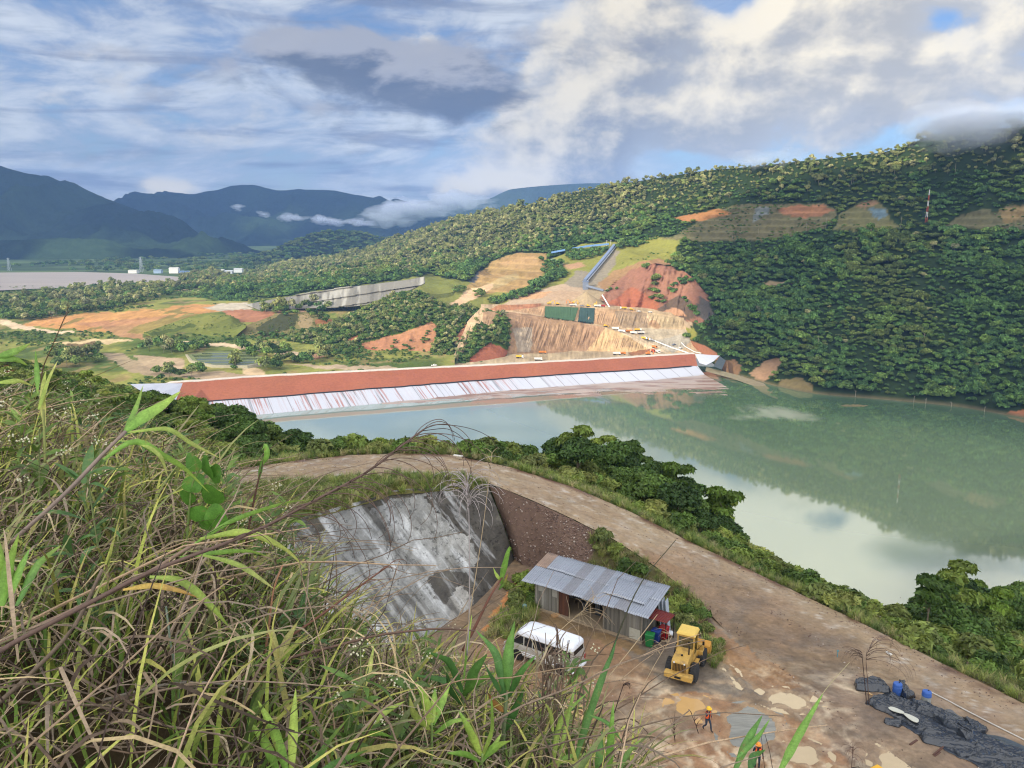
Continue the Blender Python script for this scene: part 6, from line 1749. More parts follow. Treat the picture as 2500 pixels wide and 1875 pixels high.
# lean-to roof over the bins, and what stands there
S = Tr(*o3) @ Rz(sa)
lt = empty('lean_to_roof', tuple(S @ Vector((SL_ + .05, .35, 0))), sa, 'small rusty red corrugated canopy over the bins at the shed end', 'canopy')
tin('roof_sheet', 0, 1.75, 0, 1.75, lambda y: 2.0 + 0 * y, lt, mat('red_tin', C(112, 44, 38), n1=(1, .2), n2=(6, .2), rough=.6), .19, .03)
mb = MB(); mb.tube([(1.65, .08, -.05), (1.65, .08, 2.0)], .035, 6); mb.tube([(1.65, 1.65, -.05), (1.65, 1.65, 2.0)], .035, 6); mb.build('post', M_blk, lt)
def bin_(loc, rz_, mt, label):
    b = empty('wheelie_bin', loc, rz_, label, 'bin', 'bins at the shed end')
    mb = MB(); mb.hexa([(-.22, -.25, .05), (.22, -.25, .05), (.22, .25, .05), (-.22, .25, .05)], [(-.29, -.33, 1.0), (.29, -.33, 1.0), (.29, .33, 1.0), (-.29, .33, 1.0)]); mb.build('body', mt, b, bevel=.03)
    mb = MB(); mb.hexa([(-.31, -.37, 1.0), (.31, -.37, 1.0), (.31, .37, 1.0), (-.31, .37, 1.0)], [(-.27, -.3, 1.09), (.27, -.3, 1.07), (.27, .3, 1.07), (-.27, .3, 1.09)]); mb.build('lid', mt, b, bevel=.03)
    for s in (-1, 1):
        mb = MB(); mb.lathe([(.1, -.03), (.1, .03)], 12, M=Tr(-.2, s * .27, .1) @ Matrix.Rotation(math.pi / 2, 4, 'X')); mb.build('wheel', M_blk, b)
M_grn = mat('green_plastic', C(38, 112, 58), n1=(1, .06), n2=(5, .06), rough=.45)
M_blu = mat('blue_plastic', C(38, 62, 132), n1=(1, .06), n2=(5, .06), rough=.45)
bin_(tuple(S @ Vector((SL_ + .70, -.15, .02))), sa - 1.4, M_grn, 'green wheelie bin, nearest of the three beside the shed')
bin_(tuple(S @ Vector((SL_ + .85, .65, .02))), sa - 1.5, M_blu, 'blue wheelie bin between the green and the red one')
bin_(tuple(S @ Vector((SL_ + 1.15, 1.45, .02))), sa - 1.6, M_red, 'red wheelie bin, farthest of the three beside the shed')
for k in range(3):
    mb = MB(); mb.box(-.03, .03, -.35, .35, 0, 2.6)
    q = mb.build('sheet_panel', mat('panel_blue_grey', C(176, 184, 194), n1=(1, .1), n2=(5, .1), rough=.5), bevel=.008)
    q.matrix_world = S @ Tr(SL_ + .45 + .28 * k, 2.75 + .05 * k, 0) @ Matrix.Rotation(-.13, 4, 'Y') @ Rz(.15)
    tag(q, 'pale roofing panel leaning on end behind the red canopy of the shed', 'panel', 'panels leaning at the shed end')
bagv, bagf = ICO2; bagv = bagv * (1 + .4 * (rs.random(len(bagv)) - .5))[:, None] * np.array((.42, .3, .22))
q = newmesh('bag', bagv, bagf, mat('white_plastic', C(226, 228, 232), rough=.5), smooth=True); q.location = Z(1632, 1546, 109.2); tag(q, 'crumpled white plastic bag on the ground by the red bin', 'bag')
mb = MB(); mb.lathe([(.16, 0), (.19, .05), (.19, .55), (.15, .6)], 14); q = mb.build('water_can', mat('teal_plastic', C(120, 148, 142), rough=.5)); q.location = Z(1281, 1492, 109.0); tag(q, 'small grey-green drum standing left of the shed wall', 'drum')
mb = MB(); mb.box(-.35, .35, -.2, .2, 0, .22); q = mb.build('block', mat('ochre_block', C(168, 132, 92)), bevel=.05); q.location = Z(1356, 1505, 109.0); q.rotation_euler = (0, 0, .5); tag(q, 'ochre block lying at the foot of the shed wall', 'block')

# ---- people
def person(loc, rz_, joints, edges, label, shirt, vest, trouser, helmet, mirror=1):
    root = empty('person', loc, rz_, label, 'person')
    me = bpy.data.meshes.new('body')
    names = list(joints)
    me.from_pydata([joints[n][:3] for n in names], [(names.index(a), names.index(b)) for a, b in edges], [])
    o = bpy.data.objects.new('body', me); col.objects.link(o)
    sk = o.modifiers.new('skin', 'SKIN'); sk.use_smooth_shade = True
    for n, sv_ in zip(names, me.skin_vertices[0].data):
        r = joints[n][3]; sv_.radius = (r, r if len(joints[n]) < 5 else joints[n][4])
    me.skin_vertices[0].data[0].use_root = True
    sb = o.modifiers.new('sub', 'SUBSURF'); sb.levels = sb.render_levels = 1
    dg = bpy.context.evaluated_depsgraph_get()
    m2 = bpy.data.meshes.new_from_object(o.evaluated_get(dg))
    bpy.data.objects.remove(o)
    V_ = np.array([v.co for v in m2.vertices])
    hd_ = np.array(joints['head'][:3])
    c = np.tile(np.array(shirt), (len(V_), 1))
    hip = joints['pelvis'][2] - .02
    c[V_[:, 2] < hip] = trouser
    c[V_[:, 2] < .13] = C(52, 40, 34)
    skin = C(150, 104, 78)
    c[np.linalg.norm(V_ - hd_, axis=1) < .17] = skin
    for n in names:
        if n.startswith('hand') or n.startswith('f_'): c[np.linalg.norm(V_ - np.array(joints[n][:3]), axis=1) < .055] = skin
    ca = m2.color_attributes.new('Col', 'FLOAT_COLOR', 'POINT'); ca.data.foreach_set('color', np.c_[c, np.ones(len(c))].astype(np.float32).ravel())
    m2.materials.clear(); m2.materials.append(mat('person_surface', attr='obj', n1=(3, .1), n2=(12, .1), rough=.8))
    b = bpy.data.objects.new('body', m2); col.objects.link(b); b.parent = root
    root.scale = (.95, .95, .95)
    hx_, hy_, hz_ = joints['head'][:3]
    mb = MB(); mb.lathe([(.145, 0), (.142, .05), (.115, .11), (.06, .145), (.0, .155)], 18, M=Tr(hx_, hy_, hz_ + .05)); mb.lathe([(.19, -.01), (.185, .01)], 18, M=Tr(hx_ + .035, hy_, hz_ + .055)); mb.build('helmet', helmet, root, smooth=False, bevel=.008)
    ch = np.array(joints['chest'][:3]); sh = np.array(joints['neck'][:3]); pl_ = np.array(joints['pelvis'][:3])
    # vest: shell of the trunk
    rings = []
    for t, w, d in ((-.0, .185, .135), (.35, .185, .14), (.7, .205, .15), (.93, .20, .125)):
        c_ = pl_ + (sh - pl_) * t + np.array((.0, 0, .02))
        rings.append([(c_[0] + d * math.cos(a), c_[1] + w * math.sin(a), c_[2]) for a in np.linspace(.32, 2 * math.pi - .32, 25)])
    vo = loft(rings, 'vest', vest, root, cap=False); so = vo.modifiers.new('thickness', 'SOLIDIFY'); so.thickness = .012
    mb = MB()
    mb.box(hx_ + .085, hx_ + .115, hy_ - .018, hy_ + .018, hz_ - .04, hz_ + .01); mb.build('nose', mat('skin_tone', skin, n1=(1, 0), n2=(1, 0)), root, bevel=.01)
    for s in (-1, 1):
        mb = MB(); mb.box(hx_ + .082, hx_ + .100, hy_ + s * .036 - .012, hy_ + s * .036 + .012, hz_ + .01, hz_ + .022); mb.build('eye', M_blk, root)
        mb = MB(); mb.lathe([(.03, -.01), (.03, .01)], 8, M=Tr(hx_ - .005, hy_ + s * .105, hz_ - .01) @ Matrix.Rotation(math.pi / 2, 4, 'X')); mb.build('ear', mat('skin_tone', skin), root)
    mb = MB(); mb.box(hx_ + .078, hx_ + .097, hy_ - .028, hy_ + .028, hz_ - .066, hz_ - .058); mb.build('mouth', mat('lip_tone', C(112, 66, 56)), root)
    return root
def fingers(J, E, hand, base, d, n):
    """five unequal bent fingers from a palm"""
    d = Vector(d).normalized(); side = d.cross(Vector((.3, .2, .9))).normalized(); up = side.cross(d)
    for k, (off, ln) in enumerate(((-.032, .062), (-.011, .075), (.011, .08), (.032, .07))):
        p = Vector(base) + side * off; q = p + d * ln * .55; r = q + (d * .6 + up * .8).normalized() * ln * .5
        a, b = 'f_%s%da' % (n, k), 'f_%s%db' % (n, k)
        J[a] = (*q, .0095); J[b] = (*r, .008); E += [(hand, a), (a, b)]
    t = Vector(base) - d * .05 + side * .05
    J['f_%st' % n] = (*t, .011); E.append((hand, 'f_%st' % n))
J = {'pelvis': (0, 0, .93, .13, .105), 'chest': (.02, 0, 1.26, .165, .12), 'neck': (.03, 0, 1.44, .062), 'head': (.05, 0, 1.60, .098, .108),
     'shL': (.02, .19, 1.38, .068), 'elL': (-.04, .27, 1.12, .05), 'wrL': (.05, .30, .90, .036), 'handL': (.07, .30, .83, .04, .022),
     'shR': (.02, -.19, 1.38, .068), 'elR': (.16, -.28, 1.20, .05), 'wrR': (.18, -.16, 1.42, .036), 'handR': (.15, -.11, 1.50, .04, .022),
     'hipL': (0, .10, .88, .10), 'knL': (.20, .11, .50, .068), 'anL': (.26, .11, .09, .05), 'toL': (.42, .12, .05, .045),
     'hipR': (0, -.10, .88, .10), 'knR': (.02, -.11, .49, .068), 'anR': (-.28, -.11, .15, .05), 'toR': (-.16, -.12, .05, .045)}
E = [('pelvis', 'chest'), ('chest', 'neck'), ('neck', 'head'), ('chest', 'shL'), ('shL', 'elL'), ('elL', 'wrL'), ('wrL', 'handL'), ('chest', 'shR'), ('shR', 'elR'), ('elR', 'wrR'), ('wrR', 'handR'),
     ('pelvis', 'hipL'), ('hipL', 'knL'), ('knL', 'anL'), ('anL', 'toL'), ('pelvis', 'hipR'), ('hipR', 'knR'), ('knR', 'anR'), ('anR', 'toR')]
fingers(J, E, 'handL', (.08, .30, .80), (.05, 0, -1), 'l'); fingers(J, E, 'handR', (.13, -.08, 1.53), (-.3, .4, .8), 'r')
M_org = mat('orange_vest', C(236, 104, 52), n1=(2, .1), n2=(9, .08), rough=.7)
M_hely = mat('yellow_helmet', C(236, 190, 56), n1=(1, 0), n2=(1, 0), rough=.35)
pz = Z(1726, 1783, 109.0)
person(tuple(pz), math.radians(-58), J, E, 'person in orange vest and yellow helmet walking across the mud, hand at face', C(52, 54, 70), M_org, C(48, 58, 72), M_hely)
J2 = {k: tuple(v) for k, v in J.items()}
J2['knL'] = (.08, .11, .50, .068); J2['anL'] = (.03, .11, .09, .05); J2['toL'] = (.19, .12, .05, .045); J2['knR'] = (.04, -.11, .50, .068); J2['anR'] = (.0, -.11, .09, .05); J2['toR'] = (.16, -.12, .05, .045)
person(tuple(Z(1848, 1874, 109.0)), math.radians(-110), J2, E, 'person with orange helmet half hidden behind grass leaves at the bottom edge', C(40, 44, 54), M_org, C(44, 52, 64), mat('orange_helmet', C(232, 150, 62), n1=(1, 0), n2=(1, 0), rough=.35))

# ---- black plastic sheets, drums, boards and odds and ends in the yard
M_pls = mat('black_plastic', C(44, 48, 54), n1=(.8, .25), n2=(4, .15), rough=.2, spec=.7)
M_pls2 = mat('grey_plastic', C(92, 92, 92), n1=(.8, .15), n2=(4, .1), rough=.45, spec=.4)
def cz3(x, y): return (2040 + x / 4.809, 1600 + y / 4.809)
def sheet3(lowp, upp, hgt, label, mt, seed, fold=1.0):
    a = [Z(*cz3(*p), 109.08) for p in lowp]; b = [Z(*cz3(*p), 109.08) for p in upp]
    Gd = rowsheet([a, b], 190, 70, True)
    t = np.linspace(0, 1, Gd.shape[0])[:, None]; s = np.linspace(0, 1, 190)[None]
    env = np.clip(np.minimum(t, 1 - t) / .16, 0, 1) ** .7 * (np.clip(np.minimum(s, 1 - s) / .06, 0, 1))
    ax = Gd[-1, -1] - Gd[0, 0]; ax = ax[:2] / np.linalg.norm(ax[:2])
    d1 = Gd[..., 0] * ax[0] + Gd[..., 1] * ax[1]; d2 = -Gd[..., 0] * ax[1] + Gd[..., 1] * ax[0]
    w = fbm(d1 / 2.2, d2 / 2.2, 3, seed) * 1.2
    r = fbm(d1 / 3.4 + w * .3, d2 / .75 + w, 4, seed, .62, True)
    r2 = fbm(d1 * 1.4 + w, d2 * 1.6, 4, seed + 3, .65, True)
    r3 = fbm(d1 * 3.1 + r2, d2 * 4.3 + w * 2, 4, seed + 5, .6, True)
    Gd[..., 2] += env * (hgt * (.42 + .55 * r + .22 * r2) + .03 * r3) * fold + .02
    Gd[..., :2] += (fbm(d1 * .9, d2 * .9, 3, seed + 8) * .25 * (1 - env))[..., None]
    c = Gd.reshape(-1, 3).mean(0); c[2] = 109
    o = gridmesh('plastic_sheet', Gd - c, mt, None, None); o.location = c
    so = o.modifiers.new('thickness', 'SOLIDIFY'); so.thickness = .01
    return tag(o, label, 'plastic sheet')
sheet3([(205, 345), (240, 415), (380, 430), (520, 440), (640, 455)], [(215, 340), (300, 300), (430, 285), (560, 330), (650, 430)], .55, 'crumpled heap of black plastic at the far left end of the sheets', M_pls, 1)
sheet3([(350, 550), (470, 640), (640, 700), (860, 830), (1000, 900), (1150, 900)], [(400, 500), (560, 470), (760, 560), (900, 660), (1040, 760), (1180, 860)], .35, 'slack black plastic sheet holding two pale puddles', M_pls, 2)
sheet3([(560, 520), (760, 600), (960, 700), (1180, 800), (1400, 940), (1560, 1060)], [(590, 460), (840, 550), (1010, 570), (1230, 690), (1480, 830), (1660, 1010)], .6, 'long folded black plastic sheet through the middle of the pile', M_pls, 3)
sheet3([(1110, 700), (1300, 800), (1450, 880), (1560, 960)], [(1180, 640), (1320, 650), (1500, 740), (1640, 960)], .25, 'dull grey plastic sheet stretched taut over the pile', M_pls2, 4, .5)
sheet3([(965, 930), (1010, 1010), (1200, 1060), (1320, 1120), (1480, 1220), (1700, 1210)], [(1050, 870), (1200, 900), (1350, 960), (1500, 1020), (1660, 1060), (1760, 1150)], .4, 'ragged black plastic sheet on the near side of the pile', M_pls, 5)
sheet3([(1500, 1230), (1760, 1330), (2000, 1480), (2400, 1700)], [(1640, 1010), (1850, 1060), (2100, 1200), (2500, 1420)], .5, 'broad black plastic sheet running out at the bottom right corner', M_pls, 6)
sheet3([(1660, 1010), (1900, 1130), (2200, 1260), (2500, 1400)], [(1740, 940), (1830, 930), (2212, 1080), (2500, 1230)], .3, 'dark grey-green plastic cover at the right edge of the pile', mat('slate_plastic', C(66, 74, 80), n1=(.8, .12), n2=(4, .1), rough=.4), 7, .5)
sheet3([(565, 790), (640, 830), (740, 860), (780, 830)], [(570, 760), (640, 755), (720, 765), (775, 790)], .25, 'small loose scrap of black plastic lying apart from the pile', M_pls, 8)
sheet3([(740, 440), (820, 560), (880, 540), (920, 520)], [(720, 330), (790, 345), (850, 430), (930, 510)], .7, 'black plastic flap propped beside the blue drum', M_pls, 9)
sheet3([(1600, 880), (1660, 950), (1760, 930)], [(1480, 720), (1640, 790), (1790, 890)], .35, 'bunched black plastic edge on the road side of the pile', M_pls, 10)
sheet3([(350, 560), (700, 745), (970, 940), (1300, 1110), (1750, 1340), (2300, 1650)], [(600, 430), (860, 530), (1220, 610), (1520, 740), (1800, 940), (2212, 1100), (2560, 1280)], .22, 'largest black plastic sheet, lying flat under all the others', M_pls, 11)
puddle([cz3(620, 610), cz3(680, 605), cz3(800, 660), cz3(780, 680), cz3(660, 645)], 'small pale puddle caught on the black plastic, upper of two', mat('pale_water', C(196, 194, 178), n1=(1, 0), n2=(1, 0), rough=.1), z=109.5, rag=.03, seed=11)
puddle([cz3(795, 680), cz3(860, 690), cz3(970, 745), cz3(960, 785), cz3(880, 755)], 'small pale puddle caught on the black plastic, lower of two', MATS['pale_water'], z=109.46, rag=.03, seed=12)
def drum(loc, label, lid=True):
    d = empty('drum', loc, .3, label, 'drum')
    mb = MB(); mb.lathe([(.27, 0), (.29, .03), (.29, .36), (.30, .38), (.29, .40), (.29, .55)], 20); mb.build('lower_shell', mat('pale_drum', C(150, 152, 146), n1=(1, .2), n2=(5, .15), rough=.5) if lid else M_blu2, d)
    mb = MB(); mb.lathe([(.29, .55), (.305, .57), (.305, .66), (.29, .70), (.29, .84), (.26, .90), (.08, .92)], 20); mb.build('upper_shell', M_blu2, d)
    mb = MB(); mb.lathe([(.05, .92), (.05, .95)], 10, M=Tr(.12, 0, 0)); mb.build('bung', M_blk, d)
M_blu2 = mat('drum_blue', C(62, 98, 168), n1=(1, .1), n2=(5, .1), rough=.45)
drum(tuple(Z(2260, 1717, 109.0)), 'blue topped drum with a pale lower half beside the gravel road')
drum(tuple(Z(2189, 1697, 109.0)), 'blue drum half hidden behind a black plastic flap', False)
def plank(a, b, w, t, mt, label, name='plank', cat='plank', group=None):
    a, b = Vector(a), Vector(b); d = b - a; L_ = d.length
    mb = MB(); mb.box(0, L_, -w / 2, w / 2, 0, t); o = mb.build(name, mt, bevel=.006); o.location = a
    o.rotation_euler = (0, -math.asin(d.z / L_), math.atan2(d.y, d.x)); return tag(o, label, cat, group)
M_pine = mat('pale_timber', C(196, 162, 116), n1=(1, .15), n2=(8, .15), rough=.8, stretch=(1, 6, 6))
for k in range(12):
    u0, v0 = 1262 + rs.uniform(0, 90), 1688 + rs.uniform(0, 30)
    p = Z(u0, v0, 109.05 + .05 * (k // 3)); q = Z(u0 + rs.uniform(85, 120), v0 + rs.uniform(38, 55), 109.05 + .05 * (k // 3))
    plank(p, q, rs.uniform(.14, .24), .045, M_pine, 'pale sawn board in the stack behind the foreground leaves', group='boards of the timber stack')
M_rb = mat('rusty_bar', C(92, 66, 56), n1=(2, .2), n2=(8, .2), rough=.8)
plank(Z(*cz3(870, 1060), 109.05), Z(*cz3(955, 1005), 109.05), .12, .1, M_rb, 'short rusty bar lying in the mud by the plastic', 'steel_bar', 'bar')
plank(Z(*cz3(1145, 1180), 109.05), Z(*cz3(1265, 1085), 109.05), .1, .1, M_rb, 'longer rusty bar lying beside the black plastic', 'steel_bar', 'bar')
plank(Z(*cz3(1160, 1195), 109.04), Z(*cz3(1230, 1145), 109.04), .08, .08, M_rb, 'rusty offcut touching the longer bar by the plastic', 'steel_bar', 'bar')
plank(Z(1108, 1112, 117.1), Z(1130, 1115, 117.1), .25, .1, mat('white_board', C(214, 210, 200)), 'white board lying on the far verge at the road bend', 'plank', 'plank')
plank(Z(2164, 1592, 109.15), Z(2176, 1600, 109.15), .2, .08, MATS['white_board'], 'white board at the outer edge of the road on the right', 'plank', 'plank')
plank(Z(*cz3(380, 445), 109.1), Z(*cz3(430, 470), 109.1), .12, .06, M_pine, 'ochre board end beside the crumpled plastic heap', 'plank', 'plank')
mb = MB(); hp = [Z(u, v, 109.10) for u, v in [(2268, 1687), (2310, 1708), (2360, 1735), (2420, 1766), (2500, 1806), (2600, 1858)]]
mb.tube([tuple(p - hp[0]) for p in hp], .045, 6); o = mb.build('hose', mat('white_hose', C(196, 190, 180), rough=.6)); o.location = hp[0]; tag(o, 'pale hose laid along the inner edge of the road', 'hose')
# culvert pit with dug spoil beside the road
pc = Z(2096, 1642, 109.0)
q = newmesh('drain_pit', np.array([(1.0 * math.cos(a) * (1 + .2 * math.sin(3 * a)), .75 * math.sin(a), .035) for a in np.linspace(0, 6.28, 18)[:-1]] + [(0.75 * math.cos(a), .5 * math.sin(a), .02) for a in np.linspace(0, 6.28, 18)[:-1]]),
            [(i, (i + 1) % 17, (i + 1) % 17 + 17, i + 17) for i in range(17)] + [tuple(range(17, 34))], mat('pit_soil', C(46, 36, 30), n1=(1, .3), n2=(6, .3))); q.location = pc; q['kind'] = 'structure'
# yellow machine cut by the bottom edge
yb = Z(2112, 1866, 111.6)
ym = empty('tractor', (yb[0] + .35, yb[1] - .9, 109.02), .5, 'yellow machine at the bottom edge, only its cab roof corner and black mirror in view', 'tractor')
mb = MB(); mb.box(-.7, .8, -.7, .7, 2.35, 2.55); mb.build('cab_roof', mat('warm_yellow', C(232, 176, 52), n1=(1, .06), n2=(5, .06), rough=.45), ym, bevel=.06)
mb = MB()
for x in (-.6, .68):
    for y in (-.62, .62): mb.box(x - .04, x + .04, y - .04, y + .04, 1.0, 2.36)
mb.build('cab_frame', M_blk, ym)
mb = MB(); mb.box(-1.6, 1.5, -.6, .6, .6, 1.1); mb.build('chassis', MATS['warm_yellow'], ym, bevel=.05)
mb = MB(); mb.tube([(-.45, .66, 2.3), (-.55, .85, 2.75), (-1.05, .9, 2.85), (-1.15, .9, 2.75)], .025, 6); mb.box(-1.22, -1.10, .80, 1.0, 2.32, 2.75); mb.build('mirror', M_blk, ym, bevel=.02)
for x in (-1.1, 1.0):
    for y in (-.75, .75): wheel(ym, x, y, .55, .35)
# road sign, marker post, stakes
sg = empty('road_sign', tuple(surf(slope, 1903, 1450)), .9, 'white and red sign plate on a leaning post at the outer edge of the road', 'sign')
mb = MB(); mb.tube([(0, 0, -.4), (.12, .05, 1.7)], .035, 6); mb.build('post', mat('grey_post', C(170, 150, 136)), sg)
mb = MB(); mb.tube([(-.04, -.02, -.3), (.05, .02, .55)], .05, 6); mb.build('base_sleeve', mat('marker_yellow', C(206, 190, 60)), sg)
Mt = Tr(.13, .0, 1.15) @ Matrix.Rotation(.07, 4, 'Y') @ Rz(-.35)
mb = MB(); mb.box(-.28, .28, -.045, -.025, .38, .80, Mt); mb.build('plate', mat('sign_white', C(224, 222, 218), n1=(1, .03), n2=(3, .03), rough=.5), sg)
mb = MB(); mb.box(-.28, .28, -.045, -.025, 0, .379, Mt); mb.build('plate', mat('sign_red', C(196, 84, 84), n1=(1, .05), n2=(3, .05), rough=.5), sg)
mb = MB(); mb.lathe([(.05, 0), (.05, .006)], 12, M=Mt @ Tr(0, -.047, .71) @ Matrix.Rotation(math.pi / 2, 4, 'X')); mb.hexa([(-.06, -.055, .45), (.06, -.055, .45), (.06, -.047, .45), (-.06, -.047, .45)], [(-.04, -.055, .65), (.04, -.055, .65), (.04, -.047, .65), (-.04, -.047, .65)], Mt); mb.build('pictogram', M_blk, sg)
mb = MB()
for k, w in enumerate((.2, .22, .16)): mb.box(-w, w, -.052, -.046, .27 - .1 * k, .31 - .1 * k, Mt)
mb.build('lettering', MATS['sign_white'], sg)
def stake(u, v, h, mt, label, cat='stake'):
    mb = MB(); mb.tube([(0, 0, -.3), (.03, .02, h)], .035, 6); mb.box(-.06, .12, -.02, .05, h, h + .12); o = mb.build('marker_stake', mt); o.location = surf(slope, u, v); tag(o, label, cat)
stake(1769, 1395, 1.1, MATS['marker_yellow'], 'short yellow marker stake in the grass left of the road sign')
stake(1085, 1108, .8, MATS['grey_post'], 'pale stake at the top of the road bend')
stake(1380, 1160, .9, MATS['grey_post'], 'pale stake among shrubs beyond the road bend')
stake(677, 1120, .9, MATS['grey_post'], 'pale stake at the left end of the road')
mb = MB(); mb.tube([(0, 0, 0), (0, 0, .55)], .03, 6); mb.box(-.05, .05, -.05, .05, .5, .62); o = mb.build('marker_stake', mat('teal_stake', C(92, 140, 148))); o.location = Z(2044, 1606, 109.03); tag(o, 'short teal stake in the gravel between road and yard', 'stake')

# stones
STN = []
for k in range(4):
    v, f = ICO1; v = v * (1 + .5 * (rs.random(len(v)) - .5))[:, None] * np.array((1, .75, .55))
    STN.append(proto(newmesh('stone', v, np.asarray(f), mat('stone_%d' % k, [C(122, 100, 88), C(104, 82, 72), C(168, 154, 142), C(90, 74, 66)][k], n1=(2, .15), n2=(9, .1), rough=.9))))
st1 = scatter(bank, inpoly([(1195, 1185), (1300, 1220), (1420, 1275), (1455, 1300), (1450, 1345), (1420, 1385), (1330, 1395), (1250, 1372)], bku, bkv), 130.0, 0, rs)
st2 = scatter(road, np.ones(road.shape[:2], bool), 1.6, 0, rs)
ed = np.zeros(road.shape[:2], bool); ed[-8:] = True; ed[:5] = True; ed[20:25] = True
st3 = scatter(road, ed, 6.0, 0, rs)
st4 = scatter(yard, near_poly(yu, yv, [[(1900, 1560), (2060, 1620), (2100, 1660), (2040, 1680), (1960, 1640)], [(1640, 1500), (1700, 1540), (1760, 1620), (1740, 1640), (1660, 1560)], [(2200, 1780), (2330, 1860), (2200, 1900)]]), 5.0, 0, rs)
st5 = scatter(yard, yv > 1450, .5, 0, rs)
sp_ = np.concatenate([st1, st2, st3, st4, st5])
ss_ = np.concatenate([.03 + .12 * rs.random(len(st1)) ** 2.6, .02 + .05 * rs.random(len(st2)) ** 2, .025 + .07 * rs.random(len(st3)) ** 2, .03 + .09 * rs.random(len(st4)) ** 2, .02 + .05 * rs.random(len(st5)) ** 3])
stuff('stones', sp_, ss_, rs.choice(4, len(sp_), p=[.34, .32, .10, .24]), STN, rs, 'loose stones on the reddish bank, the road and the yard', 'stones', .5)

# ---- the works: conveyor, machines, covers
def beam(mb, a, b, w, h, **k):
    a, b = Vector(a), Vector(b); d = (b - a); L_ = d.length; d.normalize()
    s = d.cross(Vector((0, 0, 1))).normalized(); u = s.cross(d)
    P_ = [a + s * x + u * y for x, y in ((-w/2, 0), (w/2, 0), (w/2, h), (-w/2, h))]; Q = [p + d * L_ for p in P_]
    mb.raw(P_ + Q, [(0,3,2,1),(4,5,6,7),(0,1,5,4),(1,2,6,5),(2,3,7,6),(3,0,4,7)], **k)
cpts = [surf(hill, 1430 + 70 * t, 692 - 88 * t) for t in np.linspace(0, 1, 8)]
_c = np.array(cpts); _t = np.linspace(0, 1, 8)
for _k in range(3): _c[:, _k] = np.polyval(np.polyfit(_t, _c[:, _k], 2), _t)
ca = _c[0].copy()
cn_ = empty('conveyor', tuple(ca), 0, 'long blue roofed conveyor climbing the slope above the spoil heap', 'conveyor')
cv_ = [Vector(p - ca) + Vector((0, 0, 2.2)) for p in _c]
M_blr = mat('blue_cladding', C(112, 126, 150), n1=(.05, .08), n2=(.3, .08), rough=.5)
parts_ = [MB(), MB(), MB()]
for p, q in zip(cv_[:-1], cv_[1:]):
    beam(parts_[0], p + Vector((0, 0, 1.2)), q + Vector((0, 0, 1.2)), 4.2, 2.2)
    beam(parts_[1], p + Vector((2.9, 0, .6)), q + Vector((2.9, 0, .6)), 1.0, .7)
    beam(parts_[2], p, q, 3.2, 1.15)
parts_[0].build('gallery', M_blr, cn_); parts_[1].build('walkway', mat('pale_steel', C(196, 196, 196), rough=.5), cn_); parts_[2].build('truss', mat('truss_steel', C(92, 104, 124), rough=.6), cn_)
for p in cv_:
    mb = MB(); mb.tube([(p.x - 1.4, p.y, p.z + .2), (p.x - 1.7, p.y, p.z - 5)], .25, 5); mb.tube([(p.x + 1.4, p.y, p.z + .2), (p.x + 1.7, p.y, p.z - 5)], .25, 5); mb.build('leg', MATS['truss_steel'], cn_)
st = empty('stacker', tuple(surf(hill, 1428, 703) + np.array((0, -2, 3))), 0, 'grey-blue transfer tower and tail at the foot of the blue conveyor', 'stacker')
mb = MB(); mb.box(-3.5, 3.5, -3, 3, -6, 5); mb.build('tower', mat('tower_grey', C(122, 130, 144), rough=.6), st, bevel=.1)
mb = MB(); beam(mb, (0, -2, -1), (22, -10, -6.5), 3, 2.4); mb.build('boom', MATS['tower_grey'], st)
mb = MB(); mb.box(-4, 4, -3.4, 3.4, 5, 6); mb.build('roof', M_blr, st)
for k in range(3):
    mb = MB(); p = (6 + 6 * k, -4 - 2.4 * k, -3 - 1.4 * k); mb.tube([p, (p[0], p[1], p[2] - 6)], .3, 5); mb.build('leg', MATS['truss_steel'], st)
b0, b1, b2, b3 = [surf(hill, u, v) + np.array((0, -2, 4)) for u, v in ((1487, 605), (1440, 609), (1390, 617), (1346, 625))]
c2_ = empty('conveyor', tuple(b0), 0, 'level blue conveyor running left along the forest edge from the long one', 'conveyor')
for p, q in ((b0, b1), (b1, b2), (b2, b3)):
    mb = MB(); beam(mb, Vector(p - b0), Vector(q - b0), 3, 2.6); mb.build('gallery', mat('light_blue_cladding', C(104, 140, 184), rough=.5), c2_)
for k in range(8):
    p = Vector(b0 - b0).lerp(Vector(b3 - b0), k / 7.0); mb = MB(); mb.tube([(p.x, p.y, p.z + .5), (p.x, p.y, p.z - 7)], .4, 5); mb.build('leg', MATS['truss_steel'], c2_)
for u in (1483, 1489):
    mb = MB(); mb.tube([(0, 0, -3), (0, 0, 9)], .35, 5, .2); mb.box(-1.2, 1.2, -.1, .1, 8.2, 8.5); o = mb.build('utility_pole', mat('pole_grey', C(190, 190, 186))); o.location = surf(hill, u, 601); tag(o, 'pale pole at the head of the blue conveyor, %s of a close pair' % ('left' if u < 1486 else 'right'), 'pole')
pd_ = [A(1470, 722, 952), A(1478, 735, 946), A(1490, 755, 930)]
mb = MB(); mb.tube([tuple(p - pd_[0] + np.array((0, 0, 1))) for p in pd_], .8, 6); o = mb.build('chute_pipe', mat('white_pipe', C(212, 210, 206))); o.location = pd_[0]; tag(o, 'white pipe down the slope right of the spoil heap', 'pipe')
pc2 = [surf(mine, u, v) + np.array((0, 0, .6)) for u, v in [(1574, 823), (1600, 834), (1640, 850), (1690, 866)]]
mb = MB(); mb.tube([tuple(p - pc2[0]) for p in pc2], .7, 6); o = mb.build('drain_pipe', MATS['white_pipe']); o.location = pc2[0]; tag(o, 'long white drain pipe beside the haul road above the dam', 'pipe')
